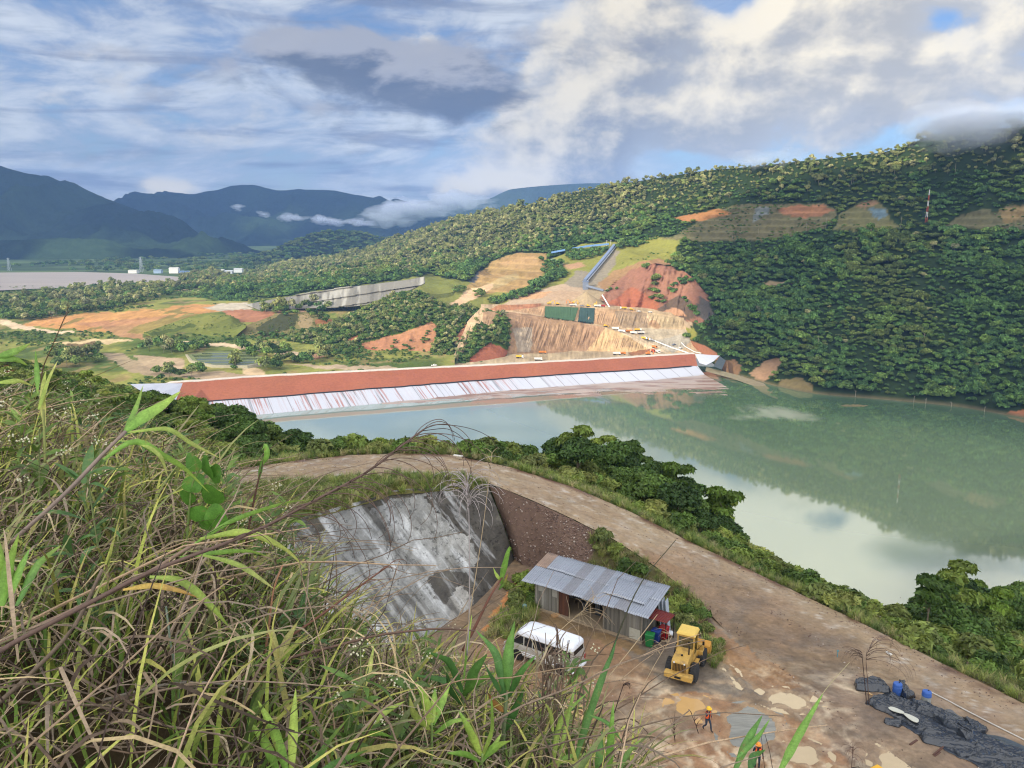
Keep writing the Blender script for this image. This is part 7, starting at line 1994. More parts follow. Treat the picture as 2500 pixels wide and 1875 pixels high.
pc3 = [surf(mine, u, v) + np.array((0, 0, .6)) for u, v in [(1664, 838), (1672, 847), (1695, 860), (1712, 864)]]
mb = MB(); mb.tube([tuple(p - pc3[0]) for p in pc3], .5, 6); o = mb.build('drain_pipe', MATS['white_pipe']); o.location = pc3[0]; tag(o, 'short white pipe round the red bank by the dam end', 'pipe')
def tarp(px, colr, label, seed):
    """netting draped on the slope face: follows the excavation surface"""
    rows = []
    for t in np.linspace(0, 1, 14):
        rows.append([surf(mine, a[0] + (b[0] - a[0]) * t, a[1] + (b[1] - a[1]) * t) + np.array((0, -.6, .3)) for a, b in zip(px[0], px[1])])
    Gd = rowsheet(rows, 150, 5)
    Gd[..., 1] -= .35 * fbm(project(Gd)[0] / 4.5, Gd[..., 2] / 30, 3, seed, .6, True)
    # ragged lower hem
    hem = 3.2 * fbm(np.arange(150) / 5, np.zeros(150), 3, seed + 2)
    Gd[-6:, :, 2] += np.linspace(0, 1, 6)[:, None] * hem[None]
    c = Gd.reshape(-1, 3).mean(0)
    o = gridmesh('slope_netting', Gd - c, mat('net_%d' % seed, colr, n1=(.12, .25), n2=(.6, .25), rough=.7, stretch=(2.5, 1, .25)), None, None); o.location = c
    so = o.modifiers.new('thickness', 'SOLIDIFY'); so.thickness = .05
    return tag(o, label, 'netting')
tarp([[(1331, 748), (1370, 749), (1412, 751)], [(1329, 776), (1368, 781), (1402, 785)]], C(66, 92, 62), 'wide green netting hung on the upper bench of the works', 1)
tarp([[(1416, 751), (1434, 752), (1452, 753)], [(1411, 786), (1430, 789), (1449, 790)]], C(50, 72, 66), 'narrow dark green netting right of the wide green one', 2)
# machines: one of each kind, then copies
def vmesh(parts, name='v'):
    mb = MB()
    for p in parts: mb.box(*p[0], color=p[1])
    return mb
WHT, YEL_, ORG_, RED_, GRY_, DRK = C(226, 222, 212), C(222, 176, 62), C(206, 128, 62), C(178, 52, 46), C(120, 124, 132), C(36, 36, 38)
M_veh = mat('vehicle_paint', attr='obj', n1=(.5, .05), n2=(2, .08), rough=.5)
def wh(mb, xs_, y, r):
    for x in xs_:
        for s in (-1, 1): mb.lathe([(r, -.25), (r, .25)], 10, M=Tr(x, s * y, r) @ Matrix.Rotation(math.pi / 2, 4, 'X'), color=DRK)
def truck(c1, c2):
    mb = MB(); mb.hexa([(2.0, -1.2, .9), (3.9, -1.2, .9), (3.9, 1.2, .9), (2.0, 1.2, .9)], [(2.0, -1.2, 3.0), (3.6, -1.2, 3.0), (3.6, 1.2, 3.0), (2.0, 1.2, 3.0)], color=c1)
    mb.box(3.62, 3.8, -1.05, 1.05, 1.9, 2.7, color=DRK)
    mb.hexa([(-4.0, -1.1, 1.3), (1.8, -1.1, 1.3), (1.8, 1.1, 1.3), (-4.0, 1.1, 1.3)], [(-4.4, -1.35, 2.9), (1.9, -1.35, 2.9), (1.9, 1.35, 2.9), (-4.4, 1.35, 2.9)], color=c2)
    mb.box(-4.0, 3.6, -.9, .9, .8, 1.3, color=DRK); wh(mb, (-3.2, -1.9, 2.7), 1.1, .55); return mb
def excavator(c):
    mb = MB(); mb.box(-2.2, 2.2, -1.6, -1.0, 0, .9, color=DRK); mb.box(-2.2, 2.2, 1.0, 1.6, 0, .9, color=DRK)
    mb.box(-2.4, 1.4, -1.4, 1.4, 1.0, 2.3, color=c); mb.box(.2, 1.5, .2, 1.4, 2.3, 3.4, color=c); mb.box(.5, 1.56, .3, 1.3, 2.5, 3.2, color=DRK)
    mb.tube([(1.2, -.3, 2.0), (4.0, -.3, 5.0), (6.4, -.3, 4.2)], .38, 6, color=c); mb.tube([(6.2, -.3, 4.4), (6.6, -.3, 1.4)], .3, 6, color=c)
    mb.box(5.9, 7.0, -.9, .3, .4, 1.5, color=c); return mb
def dozer(c):
    mb = MB(); mb.box(-2.0, 1.8, -1.5, -.9, 0, 1.1, color=DRK); mb.box(-2.0, 1.8, .9, 1.5, 0, 1.1, color=DRK); mb.box(-1.8, 2.0, -.9, .9, .7, 1.9, color=c)
    mb.box(-1.4, .2, -.9, .9, 1.9, 3.1, color=c); mb.box(-1.2, .26, -.8, .8, 2.1, 2.9, color=DRK); mb.box(2.6, 3.0, -2.0, 2.0, .1, 1.4, color=c); mb.box(1.8, 2.6, -1.2, -.9, .5, .9, color=c); mb.box(1.8, 2.6, .9, 1.2, .5, .9, color=c); return mb
def pickup(c):
    mb = MB(); mb.box(-2.6, 2.6, -.95, .95, .6, 1.2, color=c); mb.hexa([(-.6, -.9, 1.2), (1.5, -.9, 1.2), (1.5, .9, 1.2), (-.6, .9, 1.2)], [(-.4, -.8, 1.9), (.8, -.8, 1.9), (.8, .8, 1.9), (-.4, .8, 1.9)], color=c)
    mb.box(-.3, .7, -.86, .86, 1.35, 1.8, color=DRK); wh(mb, (-1.7, 1.7), .85, .4); return mb
kinds = {}
def machine(kind, Gd, u, v, rz_, label, cat, s=1.25):
    if kind not in kinds:
        mk = {'tw': lambda: truck(WHT, WHT), 'ty': lambda: truck(WHT, YEL_), 'to': lambda: truck(ORG_, ORG_), 'tr': lambda: truck(RED_, RED_), 'ex': lambda: excavator(YEL_), 'exo': lambda: excavator(ORG_), 'dz': lambda: dozer(YEL_), 'pk': lambda: pickup(WHT), 'pb': lambda: pickup(GRY_)}[kind]()
        o = mk.build('tmp', M_veh, colors=True); kinds[kind] = o.data; bpy.data.objects.remove(o)
    nm = {'t': 'dump_truck', 'e': 'excavator', 'd': 'bulldozer', 'p': 'pickup_truck'}[kind[0]]
    o = bpy.data.objects.new(nm, kinds[kind]); col.objects.link(o)
    o.location = surf(Gd, u, v) + np.array((0, 0, .05)); o.rotation_euler = (0, 0, rz_); o.scale = (s, s, s)
    return tag(o, label, cat)
for kd, u, v, a, lb in [
    ('ex', 1341, 743, .2, 'yellow excavator at the left end of the platform above the green netting'), ('dz', 1361, 744, 0, 'yellow bulldozer second from the left above the wide green netting'),
    ('ex', 1399, 742, .3, 'yellow excavator with raised boom left of the spoil heap'), ('exo', 1394, 741, 2.5, 'orange excavator at the reddish bank left of the spoil heap'),
    ('tw', 1400, 748, .2, 'white truck below the raised excavator boom'), ('pb', 1421, 748, 0, 'blue-grey truck in the row above the dark netting'), ('dz', 1436, 749, 0, 'yellow bulldozer at the foot of the spoil heap'),
    ('ex', 1453, 747, 1.2, 'yellow excavator right of the spoil heap'), ('tw', 1459, 750, .1, 'white truck next to the red one on the platform'), ('tr', 1470, 750, 0, 'red truck at the right end of the row on the platform'),
    ('ty', 1521, 755, 3.0, 'yellow dump truck on the right part of the upper platform'), ('dz', 1541, 758, 0, 'small yellow bulldozer on the upper road'), ('pk', 1559, 761, 0, 'white pickup on the upper road'), ('pk', 1587, 764, 0, 'white pickup farthest right on the upper road'),
    ('dz', 1478, 798, .3, 'yellow bulldozer on the bench edge below the dark netting'), ('tw', 1503, 805, -.3, 'white truck, first in the line down the haul road'), ('tw', 1519, 811, -.5, 'white truck, second in the line down the haul road'),
    ('to', 1535, 812, .2, 'small tan truck on the bench behind the white line of trucks'), ('tw', 1547, 816, -.5, 'white truck beside the haul road bend'), ('ty', 1558, 808, 0, 'yellow machine on the level bench'), ('tw', 1565, 816, .3, 'white truck on the level bench'),
    ('ty', 1575, 828, -.8, 'white and yellow dump truck where the haul road narrows'), ('ty', 1582, 833, -.8, 'second white and yellow dump truck on the haul road'), ('to', 1598, 850, -1.2, 'orange dump truck low on the haul road'),
    ('tr', 1594, 860, -1.5, 'red truck at the foot of the haul road'), ('tw', 1606, 862, -1.4, 'white truck right of the red one at the road foot'), ('exo', 1582, 866, .4, 'dark orange excavator beside the foot of the haul road'),
    ('to', 1519, 866, 0, 'orange truck on the low road behind the dam'), ('tw', 1506, 866, 0, 'white tanker on the low road behind the dam'), ('to', 1325, 863, 0, 'tan truck on the low road under the ribbed cliff'), ('ty', 1270, 874, -.3, 'cream dump truck left of the ribbed cliff foot'), ('tw', 1315, 881, 0, 'cream truck just behind the dam crest'),
    ('pb', 1645, 843, .6, 'small grey pickup on the dark gravel right of the haul road'), ('pk', 1661, 852, .6, 'small white pickup near the red bank')]:
    machine(kd, mine, u, v, a, lb, {'t': 'truck', 'e': 'excavator', 'd': 'bulldozer', 'p': 'pickup'}[kd[0]], 1.0)
pk = machine('pk', np.stack([cb, cb]), 1060, 897, math.atan2(*(crest[200] - crest[180])[[1, 0]]), 'white pickup driving along the dam crest', 'pickup', 1.0)
pk.location.z += .55
# telecom mast, pylons, far sheds
mp = surf(hill, 2260, 545)
ms = empty('mast', tuple(mp), 0, 'tall red and white lattice mast on the forested hill', 'mast')
for k in range(6):
    z0, z1, r0, r1 = k * 6, k * 6 + 6, 1.3 - .17 * k, 1.3 - .17 * (k + 1); mb = MB()
    for a in (.5, 2.6, 4.7):
        mb.tube([(r0 * math.cos(a), r0 * math.sin(a), z0), (r1 * math.cos(a), r1 * math.sin(a), z1)], .22, 4)
        mb.tube([(r0 * math.cos(a), r0 * math.sin(a), z0), (r1 * math.cos(a + 2.1), r1 * math.sin(a + 2.1), z1)], .12, 4)
    mb.build('section', mat('mast_red', C(186, 90, 70)) if k % 2 == 0 else mat('mast_white', C(220, 216, 210)), ms)
def pylon(u, v, Y, h, label):
    p = A(u, v, Y); e = empty('pylon', tuple(p), 0, label, 'pylon'); mb = MB()
    for sx_ in (-1, 1):
        for sy_ in (-1, 1): mb.tube([(sx_ * h * .11, sy_ * h * .11, 0), (sx_ * h * .02, sy_ * h * .02, h)], h * .012, 4)
    for k in range(5):
        f = k / 5; w = h * (.11 - .09 * f); w2 = h * (.11 - .09 * (f + .2))
        mb.tube([(-w, -w, h * f), (w2, -w2, h * (f + .2))], h * .008, 4); mb.tube([(w, -w, h * f), (-w2, -w2, h * (f + .2))], h * .008, 4)
    mb.build('tower', mat('galvanised', C(150, 158, 162)), e); mb = MB()
    for f in (.7, .82, .94): mb.box(-h * .13, h * .13, -h * .012, h * .012, h * f, h * f + h * .015)
    mb.build('crossarm', MATS['galvanised'], e)
pylon(23, 661, 2080, 34, 'lattice power pylon at the left edge beyond the pale pond')
pylon(346, 665, 1950, 38, 'lattice power pylon left of the white warehouse in the valley')
for (u0, u1, v1, vh, colr, lab) in [(412, 434, 662, 9, WHT, 'largest white warehouse beyond the pale pond'), (312, 333, 664, 5, WHT, 'low white shed left of the pylon in the valley'), (374, 392, 662, 4, C(150, 170, 190), 'pale blue shed between pylon and white warehouse'),
      (437, 458, 666, 5, C(126, 150, 186), 'blue roofed shed just right of the white warehouse'), (460, 490, 667, 5, C(150, 166, 190), 'long pale blue shed in the middle of the valley works'), (494, 520, 668, 5, C(170, 184, 200), 'grey-blue shed in the valley works'),
      (524, 545, 664, 6, WHT, 'white shed near the right end of the valley works'), (548, 566, 667, 7, C(200, 204, 208), 'pale block near the foot of the wooded ridge'), (570, 590, 660, 5, C(206, 208, 206), 'last pale shed at the right end of the valley works'), (500, 516, 661, 4, C(190, 196, 204), 'small pale shed behind the blue sheds')]:
    Yb = 2070; p, q = A(u0, v1, Yb), A(u1, v1, Yb); h = vh * Yb / F * .9
    e = empty('warehouse', tuple((p + q) / 2 + np.array((0, 8, 0))), 0, lab, 'warehouse'); w = (q[0] - p[0]) / 2
    mb = MB(); mb.box(-w, w, -7, 7, -6, h * .75); mb.build('wall', mat('shed_wall_%d' % u0, tuple(np.array(colr) * .95), n1=(.1, .05), n2=(.5, .05)), e)
    mb = MB(); mb.prism([(-8, h * .75), (8, h * .75), (0, h * 1.05)], -w - .6, w + .6, M=Matrix.Rotation(math.pi / 2, 4, 'Z')); mb.build('roof', mat('shed_roof_%d' % u0, tuple(np.array(colr) * .8), n1=(.1, .05), n2=(.5, .05)), e)
# settling pond with grass strips
sp0 = surf(plat, 520, 878)[2] + 1.2
out_ = [(458, 866), (520, 858), (580, 858), (640, 872), (646, 884), (600, 892), (520, 891), (470, 880)]
e = empty('settling_pond', tuple(Z(550, 876, sp0)), 0, 'oval pond of parallel water channels and grass strips behind the dam', 'pond')
base = np.array([Z(u, v, sp0) for u, v in out_]); cc_ = base.mean(0)
o = newmesh('rim', np.r_[cc_ + (base - cc_) * 1.06, base - (0, 0, -.3), cc_ + (base - cc_) * 1.12 - (0, 0, 3)] - np.array(e.location), [(i, (i + 1) % 8, (i + 1) % 8 + 8, i + 8) for i in range(8)] + [(i, i + 16, (i + 1) % 8 + 16, (i + 1) % 8) for i in range(8)], mat('pond_rim', C(150, 142, 116)), parent=e)
o = newmesh('bed', base - np.array(e.location), [tuple(range(8))], mat('pond_bed', C(112, 120, 72), n1=(.05, .2), n2=(.3, .2)), parent=e)
for k in range(8):
    v = 862.5 + k * 3.6; us_ = np.interp(v, [858, 866, 880, 892], [520, 465, 478, 530]), np.interp(v, [858, 866, 878, 892], [590, 622, 640, 604])
    pts_ = np.array([Z(us_[0] + 4, v + 1.6, sp0 + .12), Z(us_[1] - 4, v + 2.2, sp0 + .12), Z(us_[1] - 4, v + .6, sp0 + .12), Z(us_[0] + 4, v, sp0 + .12)]) - np.array(e.location)
    newmesh('channel', pts_, [(0, 1, 2, 3)], mat('pond_channel', C(52, 62, 50), n1=(.05, 0), n2=(1, 0), rough=.1), parent=e)
# debris raft on the reservoir
rp = Z(2085, 990, .1); bx, by = np.meshgrid(np.linspace(-11, 11, 60), np.linspace(-3.5, 3.5, 24))
rz3 = .55 * (1 - (bx / 11) ** 2 - (by / 3.5) ** 2) + .5 * fbm(bx / 2, by / 2, 4, 3) - .05
o = gridmesh('debris_raft', np.stack([bx, by, rz3], -1), mat('driftwood', C(112, 100, 66), n1=(.3, .3), n2=(2, .3), rough=.9), None, None); o.location = rp; tag(o, 'low raft of floating debris on the water off the forest shore', 'debris raft')
# ================================================================== the overgrown slope in the foreground
rs = np.random.default_rng(71)
EDGE = [(-900, 1030, 10.0), (-400, 1040, 9.2), (0, 1055, 8.4), (250, 1130, 7.9), (450, 1215, 7.3), (600, 1350, 6.9), (750, 1500, 6.4), (900, 1690, 6.0), (1100, 1780, 5.5), (1300, 1860, 5.0), (1450, 1960, 4.6), (1600, 2060, 4.3), (1800, 2150, 4.0), (2300, 2300, 3.6)]
fcols = []
for u, v, Y in EDGE:
    e = A(u, v, Y); n = A(u * .55 + 500, 2500, 1.0); n[2] = max(n[2], CZ - 1.75)
    bk = n + np.array((-.5, -14, 3.0)); mid_ = n * .45 + e * .55 + np.array((0, 0, .22))
    fcols.append((u, [bk, n + np.array((0, -1.5, .12)), mid_, e, e + np.array((1.5, 2.5, -6.0)), e + np.array((6, 9, -24))]))
fgd = colsheet(fcols, 240, 150)
fgd[..., 2] += .07 * fbm(fgd[..., 0] * 1.2, fgd[..., 1] * 1.2, 4, 3)
gridmesh('foreground_slope', fgd, mat('slope_soil', C(66, 56, 40), n1=(1.0, .3), n2=(8, .3), bump=.6, bscale=12, bdist=.03, rough=1.0, spec=.05))
L_fg = leaf_material('leaf_foreground', .45, .30, .25, .35, .6)
# leaf colour varied along and across each blade
L_dry = leaf_material('dry_leaf', .8, .12, .2, .1, .3)
tt = np.linspace(0, 1, 150)[:, None] * np.ones((1, 240))
fu_, fv_ = project(fgd)
onslope = (tt > .10) & (tt < .62) & (fgd[..., 1] > .55) & (fu_ > -900) & (fu_ < 1560)
def band(p, lo, hi): return (p[:, 1] > lo) & (p[:, 1] < hi)
parts = []
# short green grass
p = scatter(fgd, onslope, 80, 0, rs); n = len(p)
cg = np.array([C(126, 149, 63), C(156, 175, 77), C(105, 128, 57), C(180, 186, 94), C(145, 140, 87)])[rs.integers(0, 5, n)]
ln = rs.uniform(.22, .62, n)
parts.append(blade_arrays(rs, n, p, rs.normal(.3, 1.3, n), rs.uniform(.8, 1.5, n), ln, rs.uniform(.008, .020, n), rs.uniform(.5, 2.2, n), 7, cg, tuple(C(180, 168, 98)), .3))
# dead curled blades, grey and straw
p = scatter(fgd, onslope, 85, 0, rs); n = len(p)
cd_ = np.array([C(154, 135, 112), C(177, 159, 128), C(112, 96, 80), C(198, 175, 131), C(133, 119, 103), C(87, 75, 63)])[rs.integers(0, 6, n)]
p = p + np.array((0, 0, 1)) * rs.uniform(0, .30, n)[:, None]
parts.append(blade_arrays(rs, n, p, rs.normal(.2, 1.6, n), rs.uniform(.3, 1.4, n), rs.uniform(.25, .7, n), rs.uniform(.004, .011, n), rs.uniform(1.2, 4.2, n), 9, cd_, None, .3, 0, 1.6))
# fine wiry strands
p = scatter(fgd, onslope, 14, 0, rs); n = len(p)
p = p + np.array((0, 0, 1)) * rs.uniform(0, .4, n)[:, None]
parts.append(blade_arrays(rs, n, p, rs.normal(.2, 1.8, n), rs.uniform(-.2, 1.2, n), rs.uniform(.3, .9, n), rs.uniform(.0025, .005, n), rs.uniform(.4, 3.0, n), 9, np.array([C(103, 89, 75), C(145, 128, 108), C(73, 61, 54)])[rs.integers(0, 3, n)], None, .3, 0, 2.5))
# denser close to the camera, where the tangle is mostly dead and curled
near = onslope & (fgd[..., 1] < 3.6) & (fu_ < 1300)
for dn_, cols_, l0, l1, w0, w1, d0, d1, e0, e1_, up_ in (
    (330, [C(156, 138, 116), C(126, 110, 94), C(92, 78, 66), C(182, 164, 132), C(72, 60, 52), C(142, 124, 102)], .12, .42, .004, .010, 1.5, 5.0, .2, 1.4, .28),
    (230, [C(92, 116, 52), C(112, 134, 60), C(78, 100, 46), C(134, 140, 76)], .12, .36, .005, .013, .4, 2.0, .7, 1.5, .05)):
    p = scatter(fgd, near, dn_, 0, rs); n = len(p)
    p = p + np.array((0, 0, 1)) * rs.uniform(0, up_, n)[:, None]
    parts.append(blade_arrays(rs, n, p, rs.normal(.2, 1.6, n), rs.uniform(e0, e1_, n), rs.uniform(l0, l1, n), rs.uniform(w0, w1, n), rs.uniform(d0, d1, n), 9, np.array(cols_)[rs.integers(0, len(cols_), n)], None, .3, 0, 1.6))
v, f, c = join(parts)
o = newmesh('grass', v, f, L_dry, c); tag(o, 'tangle of green and dead grass covering the near slope', 'grass', kind='stuff')
# tall grass mass at the left and along the lip
parts = []
for reg, dn_, L0, L1, w0, w1, cols_ in [
    ((fu_ < 480) & (fgd[..., 1] > 3.2), 10, .4, .95, .010, .026, [C(117, 133, 69), C(143, 150, 82), C(96, 113, 58), C(163, 160, 106), C(129, 116, 91)]),
    ((fu_ < 330) & (fgd[..., 1] > 1.6) & (fgd[..., 1] < 4.2) , 40, .35, .75, .008, .020, [C(126, 142, 70), C(151, 158, 85), C(103, 121, 60)]),
    ((fu_ > 480) & (fgd[..., 1] > 2.6), 26, .3, .62, .008, .020, [C(93, 112, 62), C(111, 129, 70), C(81, 99, 56), C(137, 144, 86), C(124, 112, 89)]),
    ((fu_ > 380) & (fu_ < 1500) & (fgd[..., 1] > 1.2) & (fgd[..., 1] < 3.4), 36, .3, .6, .008, .020, [C(97, 118, 67), C(115, 133, 74), C(86, 105, 60), C(132, 142, 86)]),
    ((fu_ < 560) & (fgd[..., 1] > 1.8), 8, .3, .6, .018, .036, [C(104, 136, 60), C(126, 152, 68), C(90, 122, 58), C(150, 160, 86), C(178, 158, 108)]),
    ((fu_ > 520) & (fu_ < 1480) & (fgd[..., 1] > 1.4), 26, .28, .55, .018, .042, [C(100, 138, 62), C(118, 152, 68), C(84, 122, 58), C(142, 160, 82), C(92, 130, 66), C(172, 154, 104)])]:
    p = scatter(fgd, onslope & reg, dn_, 0, rs); n = len(p)
    if n == 0: continue
    cc_ = np.array(cols_)[rs.integers(0, len(cols_), n)]
    parts.append(blade_arrays(rs, n, p, rs.normal(.1, 1.0, n), rs.uniform(1.0, 1.5, n), rs.uniform(L0, L1, n), rs.uniform(w0, w1, n), rs.uniform(.4, 1.9, n), 9, cc_, tuple(np.array(C(150, 148, 100))), .25, .12, .8))
v, f, c = join(parts)
o = newmesh('tall_grass', v, f, L_fg, c); tag(o, 'tall arching grass blades growing over the near slope', 'grass', kind='stuff')

# dead stems lying through the tangle
mb = MB()
for q in scatter(fgd, onslope & (fgd[..., 1] < 7.5) & (fu_ < 1400), 9.0, 0, rs):
    a = rs.normal(.35, .7); e_ = rs.uniform(.05, .75); L_ = rs.uniform(.5, 1.3); s0 = q + np.array((0, 0, rs.uniform(0, .18)))
    d = np.array((math.cos(a) * math.cos(e_), math.sin(a) * math.cos(e_), math.sin(e_)))
    pts_ = [s0 + d * L_ * t + np.array((0, 0, -.22 * L_ * t * t)) + rs.normal(size=3) * .008 for t in np.linspace(0, 1, 7)]
    k = rs.uniform(.6, 1.25)
    mb.tube(pts_, rs.uniform(.0025, .006), 5, .0015, color=tuple(np.array([C(180, 154, 126), C(117, 98, 82), C(154, 135, 117)][rs.integers(0, 3)]) * k))
o = newmesh('dead_stems', mb.v, mb.f, L_dry, mb.c); tag(o, 'dead brown and grey stems lying through the grass of the near slope', 'dead stems', kind='stuff')

# single leaves and plants that stand out
def sp3(pts, n):
    pts = np.array(pts, float); s = np.r_[0, np.cumsum(np.linalg.norm(np.diff(pts, axis=0), axis=1))]
    return pchip(s, pts, np.linspace(0, s[-1], n))
def ribbon(pxs, Y0, Y1, wpx, c0, c1=None, n=16, tilt=None, fold=.18):
    """a leaf blade from base to tip through photograph positions, its depth running from Y0 to Y1"""
    ys = np.linspace(Y0, Y1, len(pxs))
    P_ = sp3([A(u, v, y) for (u, v), y in zip(pxs, ys)], n)
    d = np.gradient(P_, axis=0); d /= np.linalg.norm(d, axis=1)[:, None]
    vd = P_ - np.array((0, 0, CZ)); vd /= np.linalg.norm(vd, axis=1)[:, None]
    sd = np.cross(d, vd); sd /= np.linalg.norm(sd, axis=1)[:, None] + 1e-9
    up = np.cross(sd, d)
    t = np.linspace(0, 1, n)
    tl = (rs.uniform(-.7, .7) if tilt is None else tilt) + .5 * np.sin(t * 2.4 + rs.uniform(0, 3))
    sd2 = sd * np.cos(tl)[:, None] + up * np.sin(tl)[:, None]; up2 = np.cross(sd2, d)
    w = wpx * (Y0 + Y1) / 2 / F * np.minimum(1, .35 + 2.2 * t) * np.clip((1 - t) / .5, 0, 1) ** .75
    w[-1] = .0004
    w = w * (1 + .06 * np.sin(t * 23 + rs.uniform(0, 6)))
    l, r = P_ - sd2 * w[:, None] * .5, P_ + sd2 * w[:, None] * .5
    mid_ = P_ - up2 * (w * fold)[:, None]
    V_ = np.stack([l, mid_, r], 1).reshape(-1, 3)
    F_ = np.array([(k*3+j, k*3+j+1, (k+1)*3+j+1, (k+1)*3+j) for k in range(n - 1) for j in range(2)])
    c0 = np.array(c0); c1 = c0 if c1 is None else np.array(c1)
    cc = c0 + (c1 - c0) * (t ** 2)[:, None]
    cc = np.repeat(cc, 3, 0).reshape(n, 3, 3) * (1 + .14 * (rs.random((n, 1, 1)) - .5))
    cc[:, 1] *= 1.25                                       # paler midrib
    return V_, F_, cc.reshape(-1, 3)
G1, G2, G3, GY, YL, BR = C(124, 164, 72), C(98, 140, 66), C(72, 112, 56), C(162, 182, 84), C(196, 190, 112), C(170, 124, 66)
def plant(name, label, cat, leaves, stems=(), group=None, leafname='leaf'):
    """one plant: leaves [(px, Y0, Y1, width, c0, c1)] and stems [(px, Y0, Y1, r0, r1, colour)]"""
    src = stems[0][0][0] if stems else leaves[0][0][0]
    root_p = A(*src, (stems[0][1] if stems else leaves[0][1]))
    e = empty(name, tuple(root_p), 0, label, cat, group)
    for st_ in stems:
        ys = np.linspace(st_[1], st_[2], len(st_[0])); mb = MB()
        mb.tube([tuple(q) for q in sp3([A(u, v, y) for (u, v), y in zip(st_[0], ys)], 14) - root_p], st_[3], 6, st_[4])
        mb.build('stem', mat('stem_%02d%02d%02d' % tuple(int(99 * x) for x in st_[5]), st_[5], n1=(8, .2), n2=(60, .2), rough=.7), e, smooth=True)
    for lf in leaves:
        v, f, c = ribbon(lf[0], lf[1], lf[2], lf[3], lf[4], lf[5] if len(lf) > 5 else None)
        newmesh(leafname, v - root_p, f, L_fg, c, e, smooth=True)
    return e
plant('cane_grass', 'cane grass arching to the right at the left, ending in one broad green leaf over the dam end', 'grass plant', [
    ([(307, 1053), (344, 1022), (395, 990), (441, 955)], 2.5, 2.7, 30, G1, GY), ([(253, 1122), (325, 1078), (398, 1112), (448, 1142), (513, 1205)], 2.4, 2.6, 17, G1, GY),
    ([(311, 1056), (398, 1046), (470, 1084), (540, 1120)], 2.5, 2.8, 13, GY, YL), ([(290, 1075), (350, 1085), (395, 1120), (410, 1165)], 2.45, 2.5, 14, GY, YL), ([(300, 1060), (330, 1000), (350, 940)], 2.5, 2.9, 12, G1, GY)],
    [([(20, 1330), (163, 1201), (253, 1107), (307, 1053)], 2.3, 2.5, .008, .006, C(142, 124, 112))])
plant('cane_grass', 'cane grass with long leaves trailing right above the concrete face', 'grass plant', [
    ([(474, 1328), (579, 1266), (687, 1230), (767, 1219)], 2.1, 2.4, 13, G1, GY), ([(488, 1316), (579, 1299), (687, 1335), (752, 1393)], 2.1, 2.2, 18, GY, YL),
    ([(365, 1408), (434, 1416), (506, 1470), (560, 1531)], 2.0, 2.1, 22, GY, GY), ([(481, 1352), (579, 1378), (669, 1437)], 2.05, 2.15, 20, GY, YL), ([(440, 1360), (520, 1350), (600, 1345), (660, 1360)], 2.05, 2.3, 12, G1, GY), ([(300, 1440), (362, 1430), (430, 1440), (484, 1459)], 1.95, 2.0, 16, C(206, 172, 84), BR)],
    [([(0, 1570), (200, 1480), (362, 1398), (474, 1328)], 1.85, 2.1, .0075, .005, C(140, 116, 98))])
plant('broad_grass', 'tall bright grass with wide blades at the left edge', 'grass plant', [
    ([(5, 1480), (20, 1390), (47, 1300)], 1.9, 2.0, 34, G1, GY), ([(22, 1470), (45, 1400), (72, 1340)], 1.9, 2.0, 26, G1, G1), ([(-20, 1500), (0, 1400), (-10, 1290)], 1.9, 2.0, 30, G1, GY), ([(40, 1480), (100, 1370), (150, 1330)], 1.9, 2.1, 22, G2, GY)])
plant('broad_grass', 'grass with a yellowing upright leaf in front of the far red bank', 'grass plant', [
    ([(94, 1000), (119, 925), (141, 880)], 3.2, 3.3, 18, GY, YL), ([(108, 1040), (104, 952), (112, 905)], 3.2, 3.3, 24, YL, GY), ([(92, 960), (90, 905), (86, 855)], 3.2, 3.3, 12, G1, G1), ([(-10, 872), (30, 860), (76, 838)], 3.1, 3.2, 17, G1, GY), ([(-10, 880), (30, 876), (68, 892)], 3.1, 3.2, 15, G1, GY), ([(-10, 935), (40, 930), (80, 942)], 3.1, 3.2, 12, GY, YL)],
    [([(110, 1130), (108, 1060), (106, 1000)], 3.1, 3.2, .006, .005, C(128, 132, 74))])
plant('broad_grass', 'clump of wide green blades rising from the bottom edge, left of the middle', 'grass plant', [
    ([(687, 1900), (650, 1820), (608, 1759)], 1.55, 1.8, 28, G1, GY), ([(705, 1900), (675, 1800), (629, 1709)], 1.55, 1.8, 30, G1, GY), ([(712, 1900), (716, 1780), (722, 1680)], 1.55, 1.8, 26, GY, GY), ([(745, 1900), (790, 1830), (856, 1746)], 1.55, 1.8, 30, G2, GY), ([(760, 1900), (830, 1860), (900, 1830)], 1.55, 1.8, 22, G2, G1)])
plant('broad_grass', 'small rosette of three pale yellow leaves below the concrete face', 'grass plant', [
    ([(680, 1615), (672, 1570), (664, 1528)], 2.2, 2.2, 17, YL, C(206, 196, 138)), ([(681, 1615), (700, 1565), (728, 1515)], 2.2, 2.2, 22, C(200, 192, 124), YL), ([(683, 1615), (715, 1580), (758, 1547)], 2.2, 2.2, 18, GY, YL)],
    [([(672, 1700), (677, 1650), (681, 1612)], 2.2, 2.2, .004, .003, C(150, 130, 96))])
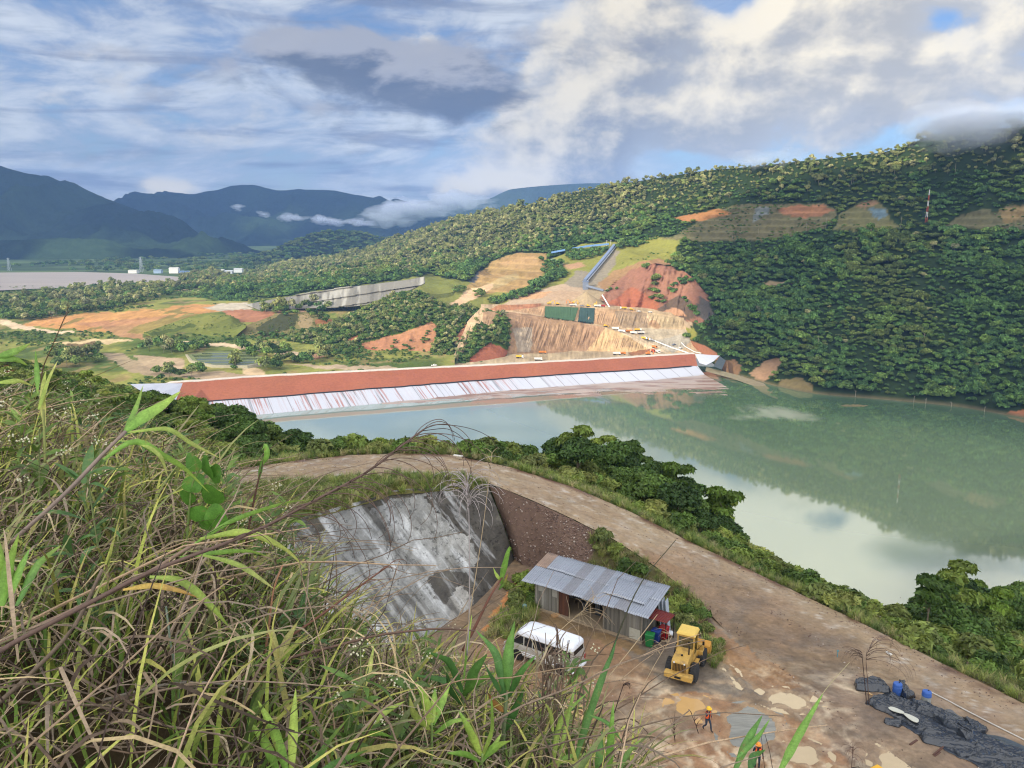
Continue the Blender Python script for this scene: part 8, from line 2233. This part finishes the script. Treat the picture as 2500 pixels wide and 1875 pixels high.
plant('cane_grass', 'dark green leafy cane, left of the two beside the minibus', 'grass plant', [
    ([(1131, 1693), (1090, 1611), (1042, 1591)], 2.7, 2.8, 22, G3, G2), ([(1135, 1697), (1160, 1636), (1190, 1596)], 2.7, 2.7, 30, G2, G2), ([(1127, 1701), (1160, 1668), (1210, 1642)], 2.7, 2.6, 20, G2, G1), ([(1131, 1668), (1143, 1563), (1152, 1500)], 2.7, 2.9, 14, G1, GY), ([(1122, 1700), (1080, 1660), (1010, 1648)], 2.7, 2.8, 20, G3, G2), ([(1128, 1720), (1100, 1680), (1090, 1640)], 2.7, 2.6, 20, G3, G3)],
    [([(1120, 1850), (1126, 1770), (1131, 1690)], 2.7, 2.7, .008, .006, C(120, 136, 90))])
plant('cane_grass', 'dark green leafy cane with upright blades in front of the minibus', 'grass plant', [
    ([(1233, 1701), (1213, 1603), (1162, 1538)], 2.6, 2.7, 24, G3, G2), ([(1239, 1685), (1241, 1603), (1257, 1515)], 2.6, 2.7, 30, G2, G1), ([(1241, 1701), (1270, 1644), (1308, 1600)], 2.6, 2.6, 27, G3, G2), ([(1237, 1705), (1204, 1660), (1178, 1612)], 2.6, 2.5, 22, G3, G3), ([(1229, 1790), (1261, 1725), (1280, 1680)], 2.6, 2.6, 24, G3, G3), ([(1236, 1740), (1210, 1720), (1190, 1690)], 2.6, 2.6, 16, BR, C(96, 64, 44))],
    [([(1222, 1880), (1230, 1790), (1236, 1695)], 2.6, 2.6, .009, .007, C(126, 140, 100))])
plant('broadleaf_weed', 'young weed with lance shaped bright leaves at the bottom, right of the middle', 'weed', [
    ([(1176, 1850), (1202, 1770), (1200, 1700)], 2.0, 2.05, 26, GY, G1), ([(1174, 1845), (1150, 1790), (1120, 1735)], 2.0, 2.05, 26, GY, G1), ([(1180, 1850), (1215, 1820), (1248, 1808)], 2.0, 2.0, 22, G1, GY), ([(1172, 1860), (1130, 1840), (1090, 1838)], 2.0, 2.0, 20, G1, G1), ([(1178, 1860), (1200, 1830), (1225, 1790)], 2.0, 2.1, 18, G1, GY)],
    [([(1168, 1950), (1174, 1900), (1178, 1840)], 2.0, 2.0, .005, .004, C(128, 150, 84))])
plant('broadleaf_weed', 'weed with yellow green pointed leaves left of the dark canes', 'weed', [
    ([(1050, 1770), (1038, 1709), (1015, 1665)], 2.2, 2.3, 30, GY, G1), ([(1056, 1765), (1060, 1715), (1062, 1680)], 2.2, 2.3, 22, GY, G1), ([(1058, 1770), (1085, 1700), (1100, 1662)], 2.2, 2.3, 20, G1, GY), ([(1048, 1780), (1010, 1740), (1000, 1700)], 2.2, 2.2, 22, GY, YL), ([(1062, 1790), (1110, 1760), (1150, 1755)], 2.2, 2.2, 20, G1, GY)],
    [([(1052, 1900), (1054, 1830), (1054, 1765)], 2.2, 2.2, .005, .004, C(128, 150, 84))])
plant('cane_grass', 'thin stemmed grass with drooping leaves below the middle of the concrete face', 'grass plant', [
    ([(875, 1770), (851, 1709), (824, 1672)], 2.1, 2.2, 20, GY, YL), ([(887, 1790), (928, 1746), (990, 1711)], 2.1, 2.2, 20, GY, GY), ([(887, 1690), (903, 1628), (913, 1575)], 2.4, 2.5, 15, YL, GY), ([(880, 1800), (920, 1790), (960, 1800)], 2.1, 2.1, 16, G1, G1)],
    [([(880, 1900), (882, 1840), (886, 1690)], 2.1, 2.4, .004, .003, C(150, 140, 100))])
plant('broad_grass', 'slender grass spraying up at the bottom edge below the wheel loader', 'grass plant', [
    ([(1347, 1890), (1367, 1766), (1434, 1690)], 2.6, 2.9, 16, GY, G1), ([(1350, 1790), (1345, 1745), (1325, 1708)], 2.6, 2.7, 14, GY, YL), ([(1360, 1880), (1385, 1760), (1412, 1640)], 2.6, 2.9, 12, GY, G1), ([(1340, 1900), (1380, 1850), (1450, 1840)], 2.6, 2.7, 12, G1, GY), ([(1440, 1746), (1481, 1764), (1520, 1812)], 2.6, 2.6, 11, G2, G2)])
plant('broad_grass', 'two stiff upright blades at the bottom edge left of the people', 'grass plant', [
    ([(1461, 1900), (1466, 1830), (1469, 1785)], 2.4, 2.5, 26, G2, G2), ([(1485, 1900), (1493, 1778), (1498, 1712)], 2.4, 2.5, 22, G1, G1), ([(1500, 1900), (1540, 1830), (1570, 1800)], 2.4, 2.5, 14, G2, GY)])
plant('cane_grass', 'long dark green blade with a thin dark tip rising across the yard to the road', 'grass plant', [
    ([(1392, 1900), (1432, 1766), (1489, 1610), (1505, 1560)], 2.5, 2.9, 20, G2, G3)], [([(1440, 1745), (1490, 1600), (1560, 1432), (1650, 1318)], 2.7, 3.2, .0045, .0016, C(66, 66, 48))])
plant('cane_grass', 'green blade at the bottom edge pointing up towards the black plastic', 'grass plant', [
    ([(1895, 1900), (1950, 1795), (2011, 1690)], 2.6, 2.9, 22, G1, G1), ([(1790, 1890), (1830, 1800), (1862, 1745)], 2.6, 2.8, 22, G2, G2), ([(1800, 1850), (1850, 1800), (1880, 1755)], 2.6, 2.8, 16, G2, G1), ([(1830, 1880), (1840, 1850), (1870, 1830)], 2.6, 2.7, 26, G3, G2)],
    [([(1960, 1780), (2011, 1690), (2074, 1617)], 2.8, 3.0, .002, .0012, C(172, 160, 120))])
plant('cane_grass', 'curled pale green shoot on a dark stem above the left part of the road', 'grass plant', [
    ([(640, 1135), (652, 1105), (648, 1085), (640, 1098)], 2.9, 2.9, 14, G1, G1), ([(632, 1170), (640, 1130), (652, 1100)], 2.9, 2.9, 12, G2, G1), ([(628, 1190), (600, 1230), (590, 1270)], 2.9, 2.9, 10, C(150, 130, 110), BR)], [([(600, 1330), (612, 1263), (629, 1180), (645, 1112)], 2.9, 2.9, .005, .003, C(96, 70, 58))])
plant('cane_grass', 'curled green shoot on a brown stem right of the concrete face', 'grass plant', [
    ([(1222, 1425), (1232, 1380), (1246, 1335), (1248, 1345)], 3.2, 3.2, 16, G1, G1), ([(1225, 1420), (1210, 1400), (1204, 1385)], 3.2, 3.2, 10, GY, GY), ([(1218, 1440), (1232, 1420), (1240, 1400)], 3.2, 3.2, 9, G2, BR)], [([(1130, 1590), (1165, 1520), (1200, 1450), (1226, 1410)], 3.0, 3.2, .008, .004, C(112, 74, 60))])
# heart leaved vine
def heart(c, r, ang, Y, col_, name_par, nrm_t):
    t = np.linspace(0, 2 * math.pi, 25)[:-1]
    rr_ = r * (1 - .38 * np.sin(t)) * (1 + .10 * np.cos(2 * t))
    x, y = rr_ * np.cos(t), rr_ * np.sin(t) * 1.0
    x2 = np.where(y < 0, x * (1 - (np.abs(y) / (r * 1.5)) ** 2 * .75), x)
    P_ = np.stack([x2, y * .25 * nrm_t, y], 1); P_[:, 1] += .25 * np.abs(x2) 
    R_ = np.array(Euler((0, ang, rs.uniform(-.5, .5))).to_matrix())
    P_ = P_ @ R_.T
    return np.r_[P_, [(0, .0, 0)]] + c, np.array([(i, (i + 1) % 24, 24) for i in range(24)])
vine = empty('vine', tuple(A(455, 1270, 2.8)), 0, 'climbing vine with heart shaped green leaves beside the left end of the road', 'vine')
for (u, v, r, a) in [(470, 1125, 26, .5), (505, 1140, 28, 1.2), (528, 1160, 24, 1.8), (470, 1175, 26, -.4), (520, 1205, 30, .7), (535, 1262, 32, 1.3), (500, 1275, 22, .9), (478, 1250, 24, -.3), (455, 1210, 22, .2)]:
    c = A(u, v, 2.8); V_, F_ = heart(c, r * 2.8 / F, a, 2.8, None, None, rs.uniform(-1, 1))
    newmesh('leaf', V_ - np.array(vine.location), F_, L_fg, np.tile(np.array(C(92, 138, 52)) * rs.uniform(.75, 1.2), (25, 1)), vine, smooth=True)
mb = MB(); mb.tube([tuple(q - np.array(vine.location)) for q in sp3([A(455, 1330, 2.8), A(462, 1240, 2.8), A(470, 1180, 2.8), A(490, 1140, 2.8)], 10)], .005, 5, .003); mb.build('stem', mat('vine_stem', C(120, 140, 76)), vine)
# plumes
def filaments(mb, p0, n, az0, azs, el0, els, L0, L1, dr0, dr1, r, K=9, color=None):
    for _ in range(n):
        a, e_, L_, dr = rs.normal(az0, azs), rs.uniform(el0, els), rs.uniform(L0, L1), rs.uniform(dr0, dr1)
        q = np.array(p0, float); pts_ = [tuple(q)]
        for k in range(K):
            ee = e_ - dr * ((k + .5) / K) ** 1.2; aa = a + .5 * math.sin(k * .8 + a * 3) * .3
            q = q + np.array((math.cos(aa) * math.cos(ee), math.sin(aa) * math.cos(ee), math.sin(ee))) * L_ / K; pts_.append(tuple(q))
        mb.tube(pts_, r, 4, r * .5, color=color)
def stalk(label, px, Y0, Y1, r0, r1, colr, plume=None, name='grass_stalk', group=None):
    """a dry stalk through photograph positions; plume = (start fraction, count per joint, joints, settings)"""
    P_ = sp3([A(u, v, y) for (u, v), y in zip(px, np.linspace(Y0, Y1, len(px)))], 24); b0 = P_[0].copy()
    e = empty(name, tuple(b0), 0, label, 'grass stalk', group)
    mt = mat('stalk_%02d%02d%02d' % tuple(int(99 * x) for x in colr), colr, n1=(20, .25), n2=(90, .2), rough=.8)
    mb = MB(); mb.tube([tuple(q - b0) for q in P_], r0, 6, r1); mb.build('stem', mt, e, smooth=True)
    if plume:
        mb = MB(); f0, per, joints, kw = plume
        for k in range(joints):
            i = (f0 + (1 - f0) * k / max(1, joints - 1)) * 23; i0 = int(min(22, i)); q = P_[i0] + (P_[i0 + 1] - P_[i0]) * (i - i0)
            filaments(mb, q - b0, per, **kw)
        mb.build('plume', kw.pop('mt', mt) if 'mt' in kw else mt, e, smooth=True)
    return e
DK, TN, SV = C(72, 56, 52), C(176, 154, 122), C(176, 164, 160)
stalk('big arching dead plume stalk crossing the picture with dark drooping filaments', [(-40, 1612), (0, 1590), (200, 1482), (354, 1402), (615, 1300), (800, 1205), (900, 1150), (970, 1096), (1035, 1048)], 1.6, 2.05, .0068, .0024, C(104, 84, 74),
      (.52, 2, 17, dict(az0=.1, azs=.5, el0=.25, els=.9, L0=.16, L1=.36, dr0=1.7, dr1=3.0, r=.0013, K=12)), 'plume_stalk')
stalk('end of the big plume stalk curling over against the water', [(1030, 1050), (1062, 1037), (1110, 1039), (1160, 1050), (1200, 1072), (1216, 1100)], 2.05, 2.15, .0012, .0007, DK)
stalk('short drooping tip beside the curled end of the big plume', [(1030, 1052), (1080, 1046), (1130, 1070), (1150, 1110), (1150, 1140), (1145, 1170)], 2.05, 2.15, .0011, .0007, DK)
stalk('silvery drooping plume in front of the dark concrete', [(1140, 1600), (1146, 1480), (1146, 1330), (1144, 1230), (1140, 1178)], 2.6, 2.6, .003, .0012, SV, (.86, 7, 6, dict(az0=1.0, azs=2.6, el0=.9, els=1.4, L0=.10, L1=.21, dr0=2.0, dr1=3.4, r=.0012)), 'plume_stalk')
stalk('tall thin straw coloured stalk with a small forked top at the road bend', [(1130, 1620), (1150, 1480), (1180, 1280), (1201, 1108)], 2.5, 2.6, .0022, .001, TN, (.93, 2, 3, dict(az0=0, azs=2.2, el0=.6, els=1.2, L0=.03, L1=.07, dr0=.4, dr1=1.8, r=.001)))
stalk('straw stalk with a fan of curved filaments above the minibus', [(1300, 1640), (1367, 1540), (1410, 1502), (1448, 1470)], 2.8, 3.0, .002, .001, TN, (.62, 4, 6, dict(az0=.2, azs=1.1, el0=.2, els=1.0, L0=.10, L1=.20, dr0=1.2, dr1=2.4, r=.0009)), 'plume_stalk')
stalk('long bare straw stalk leaning right across the yard', [(1340, 1890), (1450, 1700), (1540, 1585), (1605, 1500)], 2.6, 2.9, .0026, .0016, TN)
stalk('straw stalk with a small curled plume in front of the wheel loader', [(1470, 1870), (1557, 1700), (1600, 1620), (1640, 1555)], 2.8, 3.0, .0018, .001, TN, (.85, 4, 4, dict(az0=2.6, azs=.7, el0=.6, els=1.3, L0=.05, L1=.11, dr0=1.5, dr1=3.0, r=.001)), 'plume_stalk')
stalk('dark broken stub with a pale curled tip in the middle of the yard', [(1500, 1740), (1513, 1699), (1522, 1672)], 2.8, 2.8, .002, .0014, C(70, 56, 52), (.95, 8, 2, dict(az0=0, azs=.5, el0=.8, els=1.2, L0=.03, L1=.05, dr0=2, dr1=3, r=.001)))
stalk('dark dead plume on a stiff stem in front of the drain pit, left of two', [(2116, 1720), (2110, 1655), (2104, 1593)], 3.4, 3.4, .0022, .0014, DK, (.9, 5, 3, dict(az0=3.0, azs=.4, el0=.4, els=.9, L0=.06, L1=.13, dr0=1.2, dr1=2.6, r=.0009)), 'plume_stalk')
stalk('brown dead plume trailing down over the black plastic, right of two', [(2122, 1720), (2118, 1660), (2115, 1600), (2124, 1584)], 3.4, 3.4, .0022, .0012, C(104, 84, 76), (.8, 5, 4, dict(az0=0, azs=.35, el0=.5, els=1.1, L0=.15, L1=.30, dr0=2.0, dr1=2.9, r=.0009)), 'plume_stalk')
stalk('small brown plume beside the yellow machine at the bottom edge', [(2076, 1900), (2080, 1860), (2082, 1826)], 3.0, 3.0, .0018, .001, C(110, 84, 74), (.7, 4, 4, dict(az0=0, azs=2.4, el0=.5, els=1.1, L0=.05, L1=.09, dr0=2.0, dr1=2.8, r=.0009)), 'plume_stalk')
stalk('thin dark upright stem at the bottom edge between the people, taller', [(1888, 1890), (1880, 1840), (1864, 1780)], 2.9, 2.9, .0014, .0009, DK)
stalk('thin dark upright stem at the bottom edge between the people, shorter', [(1868, 1890), (1862, 1830), (1858, 1790)], 2.9, 2.9, .0012, .0008, DK)
stalk('short dark twig clump in the mud left of the walking person', [(1705, 1790), (1698, 1768), (1690, 1748)], 3.3, 3.3, .002, .0012, DK, (.4, 3, 3, dict(az0=0, azs=2.0, el0=.6, els=1.4, L0=.03, L1=.07, dr0=-.2, dr1=1.0, r=.0011)))
stalk('short dark twig clump in the mud near the bottom edge', [(1648, 1810), (1646, 1790), (1645, 1772)], 3.3, 3.3, .002, .0014, DK, (.2, 4, 3, dict(az0=0, azs=2.0, el0=1.0, els=1.5, L0=.04, L1=.08, dr0=-.1, dr1=.8, r=.0011)))
stalk('dark seed stalk at the left edge against the plateau', [(100, 1000), (102, 917), (130, 840), (163, 762)], 3.3, 3.4, .0035, .0012, C(92, 72, 56), (.6, 2, 5, dict(az0=.6, azs=.5, el0=.7, els=1.2, L0=.04, L1=.09, dr0=-.1, dr1=.8, r=.0011)))
stalk('thin straw line of a stalk against the dark spur', [(440, 1130), (481, 1089), (530, 1056), (584, 1030)], 3.4, 3.5, .0016, .0009, TN)
stalk('second straw stalk just under the one against the spur', [(470, 1170), (520, 1140), (584, 1116)], 3.2, 3.3, .0014, .0009, TN)
stalk('pale stalk standing left of the concrete face', [(560, 1500), (568, 1400), (580, 1300), (590, 1215)], 3.0, 3.0, .0035, .002, C(160, 142, 122))
stalk('reddish dry stalk left of the concrete face', [(640, 1640), (655, 1540), (668, 1440), (690, 1380)], 2.5, 2.6, .0055, .003, C(166, 122, 92))
stalk('pale dry stalk in front of the lower concrete face', [(735, 1640), (745, 1500), (760, 1330)], 2.7, 2.8, .0045, .003, C(176, 158, 138))
stalk('reddish stem leaning right below the concrete face', [(700, 1560), (800, 1490), (880, 1430), (950, 1380)], 2.5, 2.8, .005, .003, C(118, 82, 66), (.55, 2, 5, dict(az0=.4, azs=.8, el0=.2, els=1.0, L0=.06, L1=.14, dr0=.6, dr1=2.2, r=.0016)))
stalk('long dead stem lying low from the left towards the minibus', [(560, 1660), (760, 1592), (900, 1556), (1050, 1536), (1160, 1540)], 2.3, 2.7, .006, .003, C(112, 88, 74))
stalk('grey dead stem slanting up at the lower left', [(250, 1790), (345, 1680), (430, 1570), (500, 1460)], 1.9, 2.0, .0045, .003, C(146, 126, 104))
stalk('grey stem crossing low at the lower left', [(250, 1710), (400, 1672), (520, 1668), (640, 1690), (790, 1705)], 1.9, 2.1, .0045, .003, C(140, 130, 116))
stalk('thick grey dead cane leaning at the lower left edge', [(-30, 1740), (80, 1640), (180, 1530), (250, 1390)], 1.7, 1.8, .007, .004, C(120, 104, 88))
stalk('pale green smooth stem standing at the lower left', [(440, 1880), (436, 1700), (415, 1560), (405, 1480)], 2.0, 2.1, .0045, .003, C(128, 140, 120))
# bundle of dead cane leaves over the minibus
bd = empty('dead_cane', tuple(A(1330, 1760, 2.75)), 0, 'bundle of dead grey cane leaves hanging in front of the minibus', 'dead plant')
parts = []; b0 = np.array(bd.location)
for k in range(46):
    t = rs.random(); q0 = A(1318 + 40 * t + rs.normal() * 12, 1740 - 150 * t + rs.normal() * 15, 2.75 + rs.normal() * .03)
    n = 1
    parts.append(blade_arrays(rs, 1, (q0 - b0)[None], np.array([rs.normal(.2, 1.4)]), np.array([rs.uniform(.6, 1.5)]), np.array([rs.uniform(.10, .26)]), np.array([rs.uniform(.004, .010)]), np.array([rs.uniform(1.0, 4.0)]), 10, np.array([[C(150, 134, 116), C(118, 100, 86), C(176, 160, 130), C(88, 72, 64)][rs.integers(0, 4)]]), None, .2, 0, 1.5))
v, f, c = join(parts); newmesh('dead_leaves', v, f, L_dry, c, bd)
mb = MB()
for k in range(9): mb.tube([tuple(A(1310 + k * 5 + rs.normal() * 6, 1800, 2.75) - b0), tuple(A(1330 + k * 5 + rs.normal() * 8, 1690, 2.75) - b0), tuple(A(1352 + k * 4 + rs.normal() * 14, 1560 + 20 * rs.normal(), 2.78) - b0)], .0035, 5, .0015)
mb.build('dead_stems', mat('dead_stem', C(128, 108, 92), n1=(20, .3), n2=(80, .2), rough=.85), bd)
# flowering weeds, ferny weeds and low leaves: one of each kind, then copies
def weed(k):
    e = empty('flowering_weed' if k < 2 else 'broadleaf_weed'); parts = []; h = .45
    mb = MB(); mb.tube([(0, 0, 0), (.02, .01, h * .5), (.0, .02, h)], .004, 5, .002)
    for j in range(5): mb.tube([(0, 0, h * (.4 + .12 * j)), (.08 * math.cos(j * 2.2), .08 * math.sin(j * 2.2), h * (.62 + .12 * j))], .002, 4, .0012)
    mb.build('stem', mat('weed_stem', C(124, 134, 84)), e)
    n = 26; z_ = rs.uniform(.08, h * 1.0, n); az = np.arange(n) * 2.4 + rs.normal(size=n) * .3
    b = np.c_[.01 * np.cos(az), .01 * np.sin(az), z_]
    cgw = [C(96, 124, 58), C(112, 138, 62), C(86, 118, 66), C(124, 150, 72)][k]
    v, f, c = blade_arrays(rs, n, b, az, rs.uniform(.1, .9, n), rs.uniform(.07, .15, n), rs.uniform(.018, .034, n), rs.uniform(.3, 1.3, n), 7, cgw, None, .25, .15, .3, .45)
    newmesh('leaves', v, f, L_fg, c, e)
    if k < 2:
        mb = MB()
        for j in range(6):
            c0 = np.array((.09 * math.cos(j * 2.2), .09 * math.sin(j * 2.2), h * (.66 + .1 * j)))
            for q in range(7):
                d = rs.normal(size=3) * .016; d[2] = abs(d[2]); p_ = c0 + d
                mb.raw([tuple(p_ + np.array(x) * .0042) for x in ((1, 0, 0), (0, 1, 0), (-1, 0, 0), (0, -1, 0), (0, 0, 1.2), (0, 0, -1))], [(0, 1, 4), (1, 2, 4), (2, 3, 4), (3, 0, 4), (1, 0, 5), (2, 1, 5), (3, 2, 5), (0, 3, 5)])
        _f = mb.build('flowers', mat('cream_flower', C(216, 210, 176), rough=.7), e); _f['kind'] = 'stuff'
    return e
WD = [weed(k) for k in range(4)]
used = [False] * 4
wp = scatter(fgd, onslope & (fu_ > 350) & (fu_ < 1420) & (fgd[..., 1] > 1.7), 4.2, .22, rs)
wp2 = scatter(fgd, onslope & (fu_ > -100) & (fu_ < 700) & (fgd[..., 1] > 2.0), 4.5, .2, rs)
wp = np.concatenate([wp, wp2])
uw, vw = project(wp)
wp = wp[(vw > 900) & (vw < 2150)]
wp = wp[rs.permutation(len(wp))[:280]]
for q in wp:
    k = int(rs.integers(0, 4))
    o = WD[k] if not used[k] else copy_tree(WD[k])
    used[k] = True
    s = rs.uniform(.65, 1.3)
    o.location = q; o.scale = (s, s, s); o.rotation_euler = (rs.normal() * .15, rs.normal() * .15, rs.random() * 6.28)
    tag(o, 'small weed with clusters of tiny cream flowers in the foreground tangle' if k < 2 else 'low leafy weed without flowers in the foreground tangle', 'weed', 'flowering weeds of the near slope' if k < 2 else 'leafy weeds of the near slope')
# ================================================================== the air
hz = MB(); hz.box(-6500, 6500, -900, 7900, -40, 720)
ho = hz.build('haze', None)
ho.data.materials.clear()
hm = bpy.data.materials.new('haze'); hm.use_nodes = True
t = NT(hm.node_tree); t.n.clear()
out = t.new('ShaderNodeOutputMaterial'); pv = t.new('ShaderNodeVolumePrincipled')
pv.inputs['Color'].default_value = (.30, .52, 1.0, 1)
pv.inputs['Density'].default_value = 0.000066
pv.inputs['Anisotropy'].default_value = 0.0
hm.node_tree.links.new(pv.outputs[0], out.inputs['Volume'])
ho.data.materials.append(hm)
tag(ho, 'thin blue haze in the valley air', 'haze', kind='stuff')

# low cloud hanging on the far mountains and over the peak: clusters of thin soft puffs
rs = np.random.default_rng(9)
def low_cloud_mat(d):
    m = bpy.data.materials.new('low_cloud'); m.use_nodes = True
    t = NT(m.node_tree); t.n.clear()
    out = t.new('ShaderNodeOutputMaterial'); pv = t.new('ShaderNodeVolumePrincipled')
    pv.inputs['Color'].default_value = (.93, .95, 1, 1); pv.inputs['Density'].default_value = d; pv.inputs['Anisotropy'].default_value = 0.2
    m.node_tree.links.new(pv.outputs[0], out.inputs['Volume']); return m
ICO3 = ico(3)
def puffs(line, Y0, n, r0, r1, d, flat=.55, spread=.6):
    mt = low_cloud_mat(d); line = np.array(line, float); s = np.linspace(0, 1, len(line))
    for k in range(n):
        t = rs.random(); u, v = np.interp(t, s, line[:, 0]), np.interp(t, s, line[:, 1])
        r = rs.uniform(r0, r1); c = A(u, v, Y0) + rs.normal(size=3) * np.array((r, r, r * .35)) * spread
        iv, fi = ICO3
        w = iv * (1 + 1.5 * (vnoise(iv[:, 0] * 2.1 + k, iv[:, 1] * 2.1 + iv[:, 2] * 2.6, k) - .5))[:, None]
        o = newmesh('low_cloud', w * np.array((r * rs.uniform(1, 1.8), r, r * flat * rs.uniform(.6, 1.2))), fi, mt, smooth=True)
        o.location = c; o['kind'] = 'stuff'; o['label'] = 'white low cloud clinging to the mountain side'
puffs([(690, 528), (730, 530), (790, 535), (815, 545), (850, 540), (900, 548)], 5500, 34, 14, 46, .012)
puffs([(572, 505), (585, 512)], 5400, 6, 10, 26, .014)
puffs([(640, 520), (655, 528)], 5400, 5, 10, 24, .014)
puffs([(930, 530), (980, 515), (1040, 510), (1100, 505), (1180, 490)], 5000, 34, 40, 100, .006)
puffs([(2260, 318), (2320, 308), (2380, 300), (2440, 292), (2520, 288), (2620, 300)], 870, 44, 12, 34, .0045)
puffs([(1840, 395), (1880, 388)], 1090, 6, 10, 24, .006)
